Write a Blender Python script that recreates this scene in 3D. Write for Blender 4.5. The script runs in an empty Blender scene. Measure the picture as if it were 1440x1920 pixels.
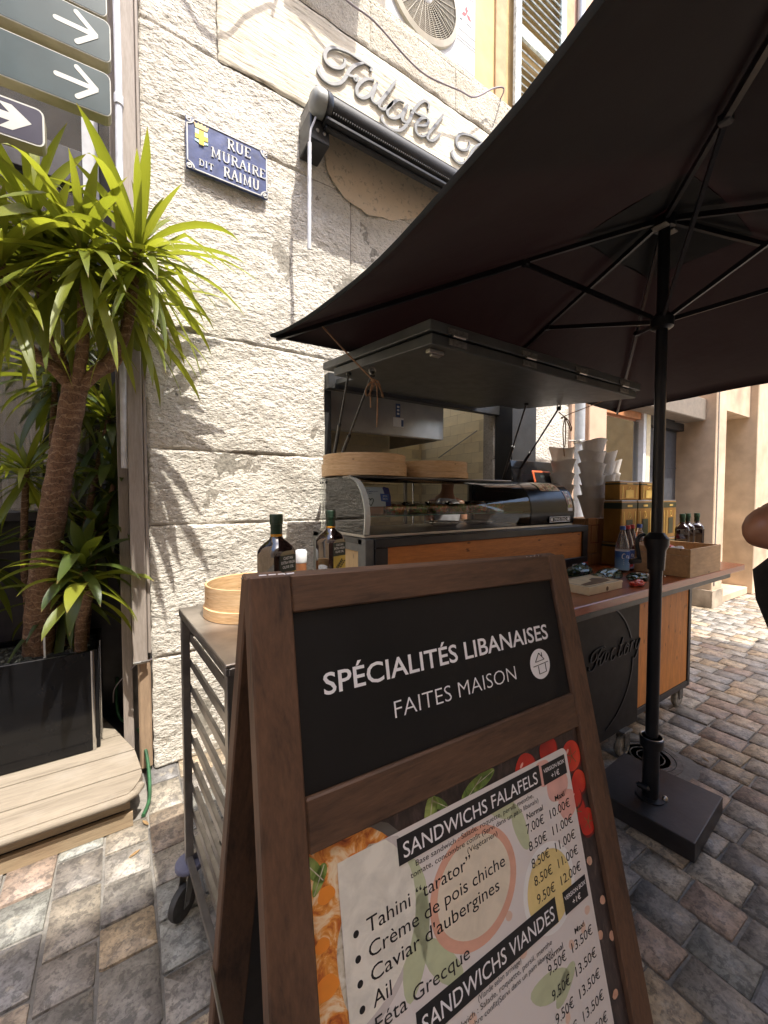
import bpy, bmesh, math, random
from mathutils import Vector, Matrix, noise
R = math.radians
random.seed(7)
SC = bpy.context.scene
COL = SC.collection

# ---------------- camera ----------------
cam = bpy.data.cameras.new('camera'); camo = bpy.data.objects.new('camera', cam); COL.objects.link(camo)
camo.location = (0, 0, 1.5)
camo.rotation_euler = (R(90 - 2.13), 0, R(57 - 90))
cam.sensor_fit = 'HORIZONTAL'; cam.sensor_width = 36; cam.lens = 18.85
cam.clip_start = .02; cam.clip_end = 400
SC.camera = camo
# ---------------- light ----------------
SUNV = Vector((.19, -1, 2.3)).normalized()
sun = bpy.data.lights.new('sun', 'SUN'); suno = bpy.data.objects.new('sun', sun); COL.objects.link(suno)
sun.energy = 2.0; sun.angle = R(.55); sun.color = (1, .95, .86)
suno.rotation_euler = SUNV.to_track_quat('Z', 'Y').to_euler()
W = bpy.data.worlds.new('World'); SC.world = W; W.use_nodes = True
wn = W.node_tree.nodes; wl = W.node_tree.links
sky = wn.new('ShaderNodeTexSky'); sky.sky_type = 'NISHITA'; sky.sun_disc = False
sky.sun_elevation = math.asin(SUNV.z); sky.sun_rotation = math.atan2(SUNV.x, SUNV.y)
sky.dust_density = 2.5; sky.ozone_density = .6
wl.new(sky.outputs[0], wn['Background'].inputs[0]); wn['Background'].inputs[1].default_value = .15
SC.view_settings.view_transform = 'Standard'; SC.view_settings.look = 'None'
SC.view_settings.gamma = 1; SC.view_settings.exposure = 2.03
SC.render.engine = 'CYCLES'
SC.cycles.max_bounces = 10; SC.cycles.transparent_max_bounces = 16

# ---------------- node helpers ----------------
def mat(name):
    m = bpy.data.materials.new(name); m.use_nodes = True
    return m, m.node_tree.nodes, m.node_tree.links, m.node_tree.nodes['Principled BSDF']
def nd(n, t, **k):
    x = n.new(t)
    for a, b in k.items():
        if a.startswith('i_'):
            x.inputs[int(a[2:])].default_value = b
        else: setattr(x, a, b)
    return x
def ramp(n, l, src, stops, interp='LINEAR'):
    r = n.new('ShaderNodeValToRGB'); l.new(src, r.inputs[0]); e = r.color_ramp.elements; r.color_ramp.interpolation = interp
    while len(e) < len(stops): e.new(.5)
    for q, (p, c) in zip(e, stops): q.position = p; q.color = tuple(c) + (1,) if len(c) == 3 else c
    return r.outputs[0]
def mix(n, l, f, a, b, mode='MIX'):
    m = n.new('ShaderNodeMix'); m.data_type = 'RGBA'; m.blend_type = mode
    for i, v in ((0, f), (6, a), (7, b)):
        if hasattr(v, 'node'): l.new(v, m.inputs[i])
        elif isinstance(v, (int, float)): m.inputs[i].default_value = v
        else: m.inputs[i].default_value = tuple(v) + (1,) if len(v) == 3 else v
    return m.outputs[2]
def coords(n, l, scale=(1, 1, 1), rot=(0, 0, 0), kind='Object'):
    t = n.new('ShaderNodeTexCoord'); m = n.new('ShaderNodeMapping'); l.new(t.outputs[kind], m.inputs[0])
    m.inputs['Scale'].default_value = scale; m.inputs['Rotation'].default_value = rot
    return m.outputs[0]
def noi(n, l, vec, scale, det=4, rough=.55, dist=0):
    x = n.new('ShaderNodeTexNoise'); l.new(vec, x.inputs['Vector']); x.inputs['Scale'].default_value = scale
    x.inputs['Detail'].default_value = det; x.inputs['Roughness'].default_value = rough; x.inputs['Distortion'].default_value = dist
    return x.outputs[0]
def vor(n, l, vec, scale, feature='F1', out=0):
    x = n.new('ShaderNodeTexVoronoi'); x.feature = feature; l.new(vec, x.inputs['Vector']); x.inputs['Scale'].default_value = scale
    return x.outputs[out]
def bump(n, l, h, strength, dist, bs, prev=None):
    b = n.new('ShaderNodeBump'); l.new(h, b.inputs['Height']); b.inputs['Strength'].default_value = strength; b.inputs['Distance'].default_value = dist
    if prev is not None: l.new(prev, b.inputs['Normal'])
    if bs is not None: l.new(b.outputs[0], bs.inputs['Normal'])
    return b.outputs[0]
MC = {}
def plain(name, c, rough=.5, metal=0, var=.12, scale=14, bmp=0, bscale=80, coat=0, spec=None):
    """one colour with gentle uneven wear"""
    if name in MC: return MC[name]
    m, n, l, b = mat(name)
    v = coords(n, l)
    f = noi(n, l, v, scale, 5)
    d = tuple(max(0, x * (1 - var * 1.6)) for x in c); e = tuple(min(1, x * (1 + var)) for x in c)
    l.new(ramp(n, l, f, [(.3, d), (.7, e)]), b.inputs['Base Color'])
    rr = n.new('ShaderNodeMapRange'); l.new(noi(n, l, v, scale * 2.3, 3), rr.inputs[0]); rr.inputs[3].default_value = max(.02, rough - .08); rr.inputs[4].default_value = min(1, rough + .1)
    l.new(rr.outputs[0], b.inputs['Roughness'])
    b.inputs['Metallic'].default_value = metal
    if coat: b.inputs['Coat Weight'].default_value = coat; b.inputs['Coat Roughness'].default_value = .06
    if spec is not None: b.inputs['Specular IOR Level'].default_value = spec
    if bmp: bump(n, l, noi(n, l, v, bscale, 4), bmp, .004, b)
    MC[name] = m; return m
def wood(name, c1, c2, axis=0, scale=9, rough=.5, coat=0, knots=False, st=12, wear=None):
    m, n, l, b = mat(name)
    s = [st, st, st]; s[axis] = 1
    v = coords(n, l, tuple(s))
    f = noi(n, l, v, scale * .35, 6, .62, .8)
    f2 = noi(n, l, v, scale * 3, 4, .6)
    c = ramp(n, l, f, [(.28, c2), (.5, c1), (.72, tuple(min(1, x * 1.25) for x in c1))])
    c = mix(n, l, .35, c, ramp(n, l, f2, [(.3, tuple(x * .6 for x in c2)), (.7, tuple(min(1, x * 1.2) for x in c1))]))
    if knots:
        kv = coords(n, l, tuple(2.2 if i == axis else 6 for i in range(3)))
        k = vor(n, l, kv, 3.1)
        c = mix(n, l, ramp(n, l, k, [(.05, (1, 1, 1)), (.13, (0, 0, 0))]), c, tuple(x * .35 for x in c2))
    if wear:
        w = noi(n, l, coords(n, l), 5, 5, .6)
        c = mix(n, l, ramp(n, l, w, [(.55, (0, 0, 0)), (.75, (.6, .6, .6))]), c, wear)
    l.new(c, b.inputs['Base Color']); b.inputs['Roughness'].default_value = rough
    if coat: b.inputs['Coat Weight'].default_value = coat; b.inputs['Coat Roughness'].default_value = .12
    bump(n, l, f2, .25, .002, b)
    return m
def glassy(name, tint=(.9, .95, .92), alpha=.12, rough=.03, spec=.5):
    """thin clear sheet: mostly see-through, fresnel reflection"""
    m, n, l, b = mat(name)
    for x in list(n): n.remove(x)
    o = n.new('ShaderNodeOutputMaterial'); t = n.new('ShaderNodeBsdfTransparent'); g = n.new('ShaderNodeBsdfGlossy')
    t.inputs[0].default_value = tint + (1,); g.inputs['Roughness'].default_value = rough
    fr = n.new('ShaderNodeFresnel'); fr.inputs[0].default_value = 1.45
    ad = nd(n, 'ShaderNodeMath', operation='ADD'); l.new(fr.outputs[0], ad.inputs[0]); ad.inputs[1].default_value = alpha
    mx = n.new('ShaderNodeMixShader'); l.new(ad.outputs[0], mx.inputs[0]); l.new(t.outputs[0], mx.inputs[1]); l.new(g.outputs[0], mx.inputs[2])
    l.new(mx.outputs[0], o.inputs[0]); return m

# ---------------- object helpers ----------------
OFF = {}
def thing(name, label, cat, loc=(0, 0, 0), group=None, kind=None):
    o = bpy.data.objects.new(name, None); COL.objects.link(o); o.location = loc; o.empty_display_size = .1
    OFF[o.name] = Vector(loc)
    o['label'] = label; o['category'] = cat
    if group: o['group'] = group
    if kind: o['kind'] = kind
    return o
def link(name, me, m, parent=None, label=None, kind=None):
    o = bpy.data.objects.new(name, me); COL.objects.link(o)
    if m is not None and not me.materials:
        for q in (m if isinstance(m, (list, tuple)) else [m]): me.materials.append(q)
    if parent is not None:
        off = OFF[parent.name]; me.transform(Matrix.Translation(-off)); o.parent = parent; OFF[o.name] = off
    else: OFF[o.name] = Vector((0, 0, 0))
    if label: o['label'] = label
    if kind: o['kind'] = kind
    return o
def smooth(me, ang=40):
    try: me.shade_auto_smooth
    except AttributeError: pass
    for p in me.polygons: p.use_smooth = True
    bm = bmesh.new(); bm.from_mesh(me)
    a = R(ang)
    for e in bm.edges:
        e.smooth = not (len(e.link_faces) == 2 and e.calc_face_angle(0) > a)
    bm.to_mesh(me); bm.free()
class B:
    """collects geometry for one mesh object"""
    def __init__(s): s.v = []; s.f = []; s.mi = []; s.m = 0
    def raw(s, vs, fs, T=None):
        k = len(s.v)
        s.v += [tuple(T(Vector(p))) if T else tuple(p) for p in vs]
        s.f += [tuple(i + k for i in f) for f in fs]; s.mi += [s.m] * len(fs); return s
    def box(s, a, b, bev=0, T=None):
        a = Vector(a); b = Vector(b)
        lo = Vector(map(min, a, b)); hi = Vector(map(max, a, b))
        bev = min(bev, (hi.x - lo.x) * .45, (hi.y - lo.y) * .45, (hi.z - lo.z) * .45)
        if bev <= 0:
            P = [(x, y, z) for x in (lo.x, hi.x) for y in (lo.y, hi.y) for z in (lo.z, hi.z)]
            F = [(0, 1, 3, 2), (4, 6, 7, 5), (0, 4, 5, 1), (2, 3, 7, 6), (0, 2, 6, 4), (1, 5, 7, 3)]
            return s.raw(P, F, T)
        bm = bmesh.new(); bmesh.ops.create_cube(bm, size=1)
        for v in bm.verts: v.co = Vector((lo.x + (v.co.x + .5) * (hi.x - lo.x), lo.y + (v.co.y + .5) * (hi.y - lo.y), lo.z + (v.co.z + .5) * (hi.z - lo.z)))
        bmesh.ops.bevel(bm, geom=bm.edges[:], offset=bev, segments=1, profile=.5, affect='EDGES')
        bm.verts.index_update()
        s.raw([v.co.copy() for v in bm.verts], [[v.index for v in f.verts] for f in bm.faces], T); bm.free(); return s
    def tube(s, pts, r, n=8, caps=True, T=None, flat=None):
        pts = [Vector(p) for p in pts]; N = len(pts); rs = r if isinstance(r, (list, tuple)) else [r] * N
        k = len(s.v); up = None
        vs = []
        for i, p in enumerate(pts):
            t = (pts[min(i + 1, N - 1)] - pts[max(i - 1, 0)]).normalized()
            if up is None:
                up = Vector((0, 0, 1)) if abs(t.z) < .9 else Vector((1, 0, 0))
            a = t.cross(up).normalized(); b = a.cross(t).normalized(); up = b
            for j in range(n):
                q = 2 * math.pi * (j + .5) / n
                vs.append(p + (a * math.cos(q) + b * math.sin(q) * (flat or 1)) * rs[i])
        fs = []
        for i in range(N - 1):
            for j in range(n):
                fs.append((i * n + j, i * n + (j + 1) % n, (i + 1) * n + (j + 1) % n, (i + 1) * n + j))
        if caps: fs.append(tuple(range(n - 1, -1, -1))); fs.append(tuple((N - 1) * n + j for j in range(n)))
        return s.raw(vs, fs, T)
    def lathe(s, prof, c=(0, 0, 0), n=24, T=None, sq=0, closed=False):
        """prof: (r, z) list; sq>0 squares the section"""
        vs = []; c = Vector(c)
        for r, z in prof:
            for j in range(n):
                q = 2 * math.pi * (j + .5) / n
                k = 1
                if sq: k = 1 / (abs(math.cos(q)) ** sq + abs(math.sin(q)) ** sq) ** (1 / sq)
                vs.append(c + Vector((math.cos(q) * r * k, math.sin(q) * r * k, z)))
        fs = []
        for i in range(len(prof) - 1):
            for j in range(n): fs.append((i * n + j, i * n + (j + 1) % n, (i + 1) * n + (j + 1) % n, (i + 1) * n + j))
        if prof[0][0] > 1e-4: fs.append(tuple(range(n - 1, -1, -1)))
        if prof[-1][0] > 1e-4: fs.append(tuple((len(prof) - 1) * n + j for j in range(n)))
        return s.raw(vs, fs, T)
    def poly(s, pts, th, T):
        """flat outline (x, y) pushed out by th, T maps (x, y, h)"""
        n = len(pts)
        vs = [(x, y, th) for x, y in pts] + ([(x, y, 0) for x, y in pts] if th else [])
        fs = [tuple(range(n))]
        if th: fs += [(i, i + n, (i + 1) % n + n, (i + 1) % n) for i in range(n)]
        return s.raw(vs, fs, T)
    def mesh(s, name):
        me = bpy.data.meshes.new(name); me.from_pydata([tuple(v) for v in s.v], [], s.f); me.update()
        if any(s.mi): me.polygons.foreach_set('material_index', s.mi)
        bm = bmesh.new(); bm.from_mesh(me); bmesh.ops.recalc_face_normals(bm, faces=bm.faces[:]); bm.to_mesh(me); bm.free()
        return me
    def put(s, name, m, parent=None, label=None, kind=None, sm=None):
        me = s.mesh(name)
        if sm: smooth(me, sm)
        return link(name, me, m, parent, label, kind)
def box(name, a, b, m, parent=None, bev=.002, label=None): return B().box(a, b, bev).put(name, m, parent, label)
def tube(name, pts, r, m, parent=None, n=8, label=None): return B().tube(pts, r, n).put(name, m, parent, label, sm=50)
def copy_tree(o, loc=None, rz=None, label=None):
    c = o.copy(); COL.objects.link(c)
    if loc is not None: c.location = loc
    if rz is not None: c.rotation_euler[2] = rz
    if label: c['label'] = label
    for ch in [x for x in bpy.data.objects if x.parent == o]:
        d = ch.copy(); COL.objects.link(d); d.parent = c
        for g in [x for x in bpy.data.objects if x.parent == ch]:
            e = g.copy(); COL.objects.link(e); e.parent = d
    return c
def smoothline(pts, k=6):
    """Catmull-Rom through points (any dimension)"""
    out = []; n = len(pts)
    P = [Vector(p) for p in pts]
    for i in range(n - 1):
        a = P[max(i - 1, 0)]; b = P[i]; c = P[i + 1]; d = P[min(i + 2, n - 1)]
        for j in range(k):
            t = j / k
            out.append(.5 * ((2 * b) + (c - a) * t + (2 * a - 5 * b + 4 * c - d) * t * t + (3 * b - a - 3 * c + d) * t ** 3))
    out.append(P[-1]); return out
def ribbon(bd, pts, w, th, T, k=6, taper=True):
    """a pen stroke with width w (swelling in the middle), thickness th"""
    P = smoothline([(x, y, 0) for x, y in pts], k); n = len(P); vs = []
    for i, p in enumerate(P):
        t = (P[min(i + 1, n - 1)] - P[max(i - 1, 0)]).normalized()
        nn = Vector((-t.y, t.x, 0)); u = i / (n - 1)
        ww = w * (.5 + .5 * abs(t.y)) * ((min(1, .55 + 3 * min(u, 1 - u))) if taper else 1)
        vs += [p + nn * ww / 2, p - nn * ww / 2, p + nn * ww / 2 + Vector((0, 0, th)), p - nn * ww / 2 + Vector((0, 0, th))]
    fs = []
    for i in range(n - 1):
        a = i * 4; b = a + 4
        fs += [(a + 2, a + 3, b + 3, b + 2), (a, b, b + 1, a + 1), (a, a + 2, b + 2, b), (a + 1, b + 1, b + 3, a + 3)]
    fs += [(0, 1, 3, 2), (4 * n - 4, 4 * n - 2, 4 * n - 1, 4 * n - 3)]
    bd.raw(vs, fs, T); return bd
def text_geo(txt, x0, x1, base, T, h=None, weight=0, th=0, slant=0, align='L', space=1):
    """lettering as outlines: from x0 to x1 with its capitals h high, standing on base; T maps (x, y, up) to the place"""
    cu = bpy.data.curves.new('t', 'FONT'); cu.body = txt; cu.size = 1; cu.offset = weight; cu.shear = slant; cu.space_character = space
    cu.resolution_u = 3
    ob = bpy.data.objects.new('t', cu); COL.objects.link(ob)
    dg = bpy.context.evaluated_depsgraph_get(); me = bpy.data.meshes.new_from_object(ob.evaluated_get(dg))
    vs = [v.co.copy() for v in me.vertices]; fs = [tuple(p.vertices) for p in me.polygons]
    bpy.data.objects.remove(ob); bpy.data.curves.remove(cu); bpy.data.meshes.remove(me)
    if not vs: return B()
    mx = max(v.x for v in vs); mn = min(v.x for v in vs)
    sy = (h or .01) / .73
    sx = (x1 - x0) / (mx - mn) if x1 is not None else sy
    o = [Vector((x0 + (v.x - mn) * sx, base + v.y * sy, th)) for v in vs]
    return B().raw(o, fs, T)

# =====================  GROUND  =====================
def mat_paver():
    m, n, l, b = mat('paving_stone')
    vc = n.new('ShaderNodeVertexColor'); vc.layer_name = 'tint'
    v = coords(n, l)
    # each stone carries its own grain: the alpha-like offset sits in the tint's own noise phase
    f1 = noi(n, l, v, 16, 8, .68, .6); f2 = noi(n, l, v, 95, 4, .6); f3 = noi(n, l, v, 24, 8, .72, .35)
    c = mix(n, l, ramp(n, l, f1, [(.42, (0, 0, 0)), (.66, (1, 1, 1))]), vc.outputs[0], mix(n, l, .60, vc.outputs[0], (.085, .078, .072)))
    c = mix(n, l, ramp(n, l, f3, [(.52, (0, 0, 0)), (.57, (.85, .85, .85)), (.66, (.5, .5, .5)), (.72, (0, 0, 0))]), c, mix(n, l, .75, vc.outputs[0], (.045, .042, .04)))
    f4 = noi(n, l, v, 13, 8, .72, .3)
    c = mix(n, l, ramp(n, l, f4, [(.56, (0, 0, 0)), (.66, (.55, .55, .55))]), c, (.44, .38, .29))
    c = mix(n, l, ramp(n, l, f2, [(.30, (.6, .6, .6)), (.5, (0, 0, 0))]), c, (.08, .075, .07))
    c = mix(n, l, ramp(n, l, f2, [(.6, (0, 0, 0)), (.85, (.6, .6, .6))]), c, (.46, .42, .36))
    l.new(c, b.inputs['Base Color'])
    l.new(ramp(n, l, f1, [(.3, (.38,) * 3), (.7, (.72,) * 3)]), b.inputs['Roughness'])
    b1 = bump(n, l, f3, .5, .004, None); bump(n, l, f2, .55, .0022, b, b1)
    return m
M_PAVE = mat_paver()
def mat_grout():
    m, n, l, b = mat('grout'); v = coords(n, l)
    f = noi(n, l, v, 60, 6, .7); g = noi(n, l, v, 2.5, 3)
    c = ramp(n, l, f, [(.3, (.15, .14, .125)), (.7, (.30, .275, .24))])
    c = mix(n, l, ramp(n, l, g, [(.4, (0, 0, 0)), (.65, (.7, .7, .7))]), c, (.10, .095, .09))
    l.new(c, b.inputs['Base Color']); b.inputs['Roughness'].default_value = .9
    bump(n, l, f, .6, .004, b); return m
M_GROUT = mat_grout()
gx = 60
B().raw([(-gx, -gx, -.009), (gx, -gx, -.009), (gx, gx, -.009), (-gx, gx, -.009)], [(0, 1, 2, 3)]).put('ground', M_GROUT, None, kind='structure')
pave = thing('pavement', 'street paved in small square sandstone and slate setts', 'pavement', (0, 0, 0), kind='structure')
del pave['category']; del pave['label']
PAL = [(.28, .26, .235), (.34, .31, .27), (.23, .22, .215), (.39, .345, .28), (.44, .345, .235), (.46, .35, .225), (.41, .32, .235), (.37, .275, .215), (.35, .32, .28), (.28, .28, .25), (.44, .38, .30), (.28, .25, .22)]
camR = camo.rotation_euler.to_matrix()
def in_view(p):
    q = camR.transposed() @ (Vector(p) - camo.location)
    if q.z > -.12: return None
    a = q.x / -q.z; b_ = q.y / -q.z
    if abs(a) > 1.0 or abs(b_) > 1.32: return None
    return -q.z, a, b_
def sett(x0, x1, y0, y1, rnd):
    g = .0042
    x0 += g; x1 -= g; y0 += g; y1 -= g
    ch = min(x1 - x0, y1 - y0) * .035
    pts = [(x0 + ch, y0), (x1 - ch, y0), (x1, y0 + ch), (x1, y1 - ch), (x1 - ch, y1), (x0 + ch, y1), (x0, y1 - ch), (x0, y0 + ch)]
    pts = [(x + rnd.uniform(-.004, .004), y + rnd.uniform(-.004, .004)) for x, y in pts]
    cx = (x0 + x1) / 2; cy = (y0 + y1) / 2; h = rnd.uniform(-.0035, .001); tx = rnd.uniform(-.02, .02); ty = rnd.uniform(-.02, .02)
    vs = [(x, y, -.012) for x, y in pts]
    for x, y in pts:
        X = cx + (x - cx) * .985; Y = cy + (y - cy) * .985
        vs.append((X, Y, h + (X - cx) * tx + (Y - cy) * ty + rnd.uniform(-.001, .001)))
    vs.append((cx, cy, h + .0012))
    fs = [(i, (i + 1) % 8, (i + 1) % 8 + 8, i + 8) for i in range(8)] + [(i + 8, (i + 1) % 8 + 8, 16) for i in range(8)]
    k = rnd.random(); c = rnd.choice(PAL)
    if cx > 3.6: c = rnd.choice(PAL[3:9] + PAL[10:11] + PAL[:2])
    t = rnd.uniform(.8, 1.2)
    return vs, fs, tuple(min(1, q * t) for q in c)
MAN = (2.52, 1.08, .17)
rnd = random.Random(11)
setts = []
x = -1.9
while x < 12.5:
    w = rnd.uniform(.150, .176); y = -1.9 + rnd.uniform(-.15, 0)
    while y < 2.6:
        d = rnd.uniform(.158, .19) if rnd.random() < .8 else rnd.uniform(.2, .25)
        cx, cy = x + w / 2, y + d / 2
        if (cx - MAN[0]) ** 2 + (cy - MAN[1]) ** 2 > (MAN[2] + .055) ** 2 and not (-1.5 < cx < .12 and cy > 2.22):
            setts.append((x, x + w, y, y + d, cx, cy))
        y += d
    x += w
def size_in_view(s):
    q = in_view((s[4], s[5], 0))
    if q is None: return 0
    px, py = 720 + 754 * q[1], 960 - 754 * q[2]
    if not (-60 < px < 1500 and py < 2000): return 0
    if 470 < px < 1130 + (py - 1400) * .2 and py > 1060: return 0      # the ones the board covers
    return 1 / q[0] ** 2 * (1.5 / q[0])
setts.sort(key=size_in_view, reverse=True)
mass = B(); mtint = []
for i, s in enumerate(setts):
    vs, fs, c = sett(*s[:4], rnd)
    if i < 290 and size_in_view(s) > 0:
        me = B().raw(vs, fs).mesh('paving_stone')
        for p in me.polygons: p.use_smooth = p.area > 1e-4 and len(p.vertices) == 3
        ca = me.color_attributes.new('tint', 'FLOAT_COLOR', 'POINT')
        ca.data.foreach_set('color', list(c + (1,)) * len(me.vertices))
        link('paving_stone', me, M_PAVE, pave)
    else:
        mass.raw(vs, fs); mtint += list(c + (1,)) * len(vs)
me = mass.mesh('paving_stone_rows'); ca = me.color_attributes.new('tint', 'FLOAT_COLOR', 'POINT'); ca.data.foreach_set('color', mtint)
link('paving_stone_rows', me, M_PAVE, pave, kind='stuff')
M_IRON = plain('cast_iron', (.13, .12, .11), .55, .6, .3, 30, .4, 120)
mh = thing('manhole_cover', 'round cast iron cover set in the paving by the umbrella base', 'manhole cover', (MAN[0], MAN[1], 0))
r0 = MAN[2]
B().lathe([(.001, .0), (r0 * .8, .0), (r0 * .8, -.006), (r0 * .83, -.006), (r0 * .83, .001), (r0, .001), (r0, -.012)], (MAN[0], MAN[1], 0), 40).put('cover_plate', M_IRON, mh, sm=30)
bb = B()
for r in (.3, .5, .68): bb.lathe([(r0 * r - .003, 0), (r0 * r - .002, .0012), (r0 * r + .002, .0012), (r0 * r + .003, 0)], (MAN[0], MAN[1], 0), 36)
bb.put('raised_ring', M_IRON, mh)
# broken mortar ring round the cover
B().lathe([(r0, -.009), (r0 + .001, -.001), (r0 + .07, -.003), (r0 + .075, -.009)], (MAN[0], MAN[1], 0), 40).put('mortar_ring', M_GROUT, mh)

# =====================  FACADE  =====================
def mat_stone(name, a, bcol, dirt, pit=.9, s=1.0, dist=.006, streak=(1, 1, 1), rot=(0, 0, 0)):
    m, n, l, b = mat(name); v = coords(n, l); vs = coords(n, l, streak, rot)
    big = noi(n, l, v, 1.6, 6, .62, .4); mid = noi(n, l, v, 9, 6, .65); fine = noi(n, l, vs, 62 * s, 5, .62, .3); ch = noi(n, l, vs, 30 * s, 3, .5)
    c = ramp(n, l, big, [(.34, bcol), (.52, a), (.75, tuple(min(1, q * 1.1) for q in a))])
    c = mix(n, l, ramp(n, l, mid, [(.50, (0, 0, 0)), (.80, (.6, .6, .6))]), c, dirt)
    c = mix(n, l, ramp(n, l, fine, [(.30, (.85, .85, .85)), (.44, (0, 0, 0))]), c, tuple(q * .48 for q in dirt))
    l.new(c, b.inputs['Base Color']); b.inputs['Roughness'].default_value = .93; b.inputs['Specular IOR Level'].default_value = .2
    h1 = bump(n, l, ch, pit, dist * 1.6, None); bump(n, l, fine, pit, dist, b, h1)
    return m
M_STONE = mat_stone('rough_limestone', (.73, .685, .605), (.62, .575, .50), (.52, .47, .385), .9, 1.0, .015, (1, 1, 1.8), (0, .6, 0))
M_PLAST = mat_stone('scored_plaster', (.72, .655, .53), (.63, .565, .45), (.52, .45, .34), .6, .8, .006, (.25, 1, 2.2), (0, .16, 0))
M_GRAN = mat_stone('granular_render', (.76, .70, .58), (.66, .59, .48), (.40, .33, .25), 1.0, 2.0, .012)
M_PATCH = mat_stone('smooth_render', (.66, .54, .40), (.60, .49, .36), (.62, .54, .43), .3, .5, .004)
M_MORT = mat_stone('mortar', (.36, .33, .28), (.28, .26, .22), (.20, .18, .15), .8, 1, .006)
def fbm(x, z, s, o, seed=0):
    return noise.fractal(Vector((x * s, (seed if seed in (4,) else seed * .013), z * s)), 1.0, 2.0, o)
def block(name, x0, x1, z0, z1, Y, m, parent, cell=.012, amp=.010, gap=.001, ragged=.006, fine=.003, seed=0, roll=.018, fs=26, dep=.0020):
    """one dressed block: a fine grid with hammered relief, its edges rolled back into the joint"""
    off = ((seed * 7) % 5 - 2) * .0007
    nx = max(2, int((x1 - x0) / cell)); nz = max(2, int((z1 - z0) / cell)); vs = []
    for j in range(nz + 1):
        for i in range(nx + 1):
            u = i / nx; w = j / nz
            x = x0 + gap + (x1 - x0 - 2 * gap) * u; z = z0 + gap + (z1 - z0 - 2 * gap) * w
            e = min(x - x0, x1 - x, z - z0, z1 - z) - gap
            k = max(0, 1 - e / roll)
            if i in (0, nx): x += ragged * fbm(3, z, 9, 3, seed)
            if j in (0, nz): z += ragged * fbm(x, 5, 9, 3, seed)
            d = amp * fbm(x, z, 3.2, 3, seed) + fine * fbm(x, z, fs, 3, 4) - dep * k * k
            if i in (0, nx) or j in (0, nz): d = -dep - .008
            vs.append((x, Y - d - .004 + off, z))
    fs_ = [(j * (nx + 1) + i, j * (nx + 1) + i + 1, (j + 1) * (nx + 1) + i + 1, (j + 1) * (nx + 1) + i) for j in range(nz) for i in range(nx)]
    me = bpy.data.meshes.new(name); me.from_pydata(vs, [], fs_); me.update()
    for p in me.polygons: p.use_smooth = True
    return link(name, me, m, parent)
fac = thing('stone_building', 'old rough limestone townhouse with a kitchen hatch and scored plaster band', 'building', (1, 2.5, 0))
# mortar body behind the blocks (left pier, above the hatch, right pier)
B().box((.118, 2.505, 0), (1.15, 2.62, 4.9)).box((1.15, 2.505, 2.32), (2.79, 2.62, 4.9)).box((2.79, 2.505, 0), (3.93, 2.62, 4.9)).box((1.15, 2.505, 0), (2.79, 2.62, .95)).put('wall_core', M_MORT, fac)
rows = [(0, .62, [.115, 1.15]), (.62, 1.345, [.115, 1.15]), (1.345, 1.765, [.115, 1.15]), (1.765, 2.42, [.115, 1.15]), (2.42, 3.56, [.115, 1.35, 2.79]), (3.56, 3.97, [.115, 1.05, 2.79])]
sd = 1
for z0, z1, xs in rows:
    for a, c in zip(xs, xs[1:]):
        sd += 1
        block('stone_block', a, c, z0, z1, 2.5, M_STONE, fac, .010 if a < 1.2 else .016, .014, .0008, .006, .0045, sd, .007)
block('stone_block', .115, .50, 3.97, 4.72, 2.5, M_STONE, fac, .011, .012, .002, .006, .004, 31)
block('plaster_panel', .50, 2.79, 3.97, 4.60, 2.492, M_PLAST, fac, .014, .006, .001, .012, .0012, 40, .02, 14)
for i, (a, c) in enumerate([(.115, .7), (.7, 1.5), (1.5, 2.3), (2.3, 3.0), (3.0, 3.93)]):
    block('ledge_block', a, c, 4.60 if a >= .5 else 4.72, 4.92, 2.485, M_GRAN, fac, .014, .010, .001, .006, .005, 50 + i, .03, 40)
rz = [0, .62, 1.30, 1.85, 2.45, 3.1, 3.9, 4.60]
for i, (a, c) in enumerate(zip(rz, rz[1:])):
    block('stone_block', 2.79, 3.93, a, c, 2.5, M_STONE, fac, .018, .012, .002, .006, .004, 60 + i)
# thin coat of smoother render left under the awning
pp = [(1.16, 3.95), (1.15, 3.72), (1.2, 3.6), (1.3, 3.52), (1.45, 3.485), (1.62, 3.50), (1.8, 3.56), (1.98, 3.66), (2.2, 3.78), (2.5, 3.80), (2.7, 3.84), (2.72, 3.95)]
vs = []; 
pq = smoothline([(a, c, 0) for a, c in pp[:-1]], 10)
pp = [(p.x + .012 * noise.noise(p * 14) + .006 * noise.noise(p * 50), p.y + .016 * noise.noise(p * 11 + Vector((3, 0, 0))) + .006 * noise.noise(p * 47)) for p in pq] + [pp[-1]]
bb = B().poly(pp, .004, lambda p: Vector((p.x, 2.487 - p.z, p.y))).put('render_patch', M_PATCH, fac)
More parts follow.
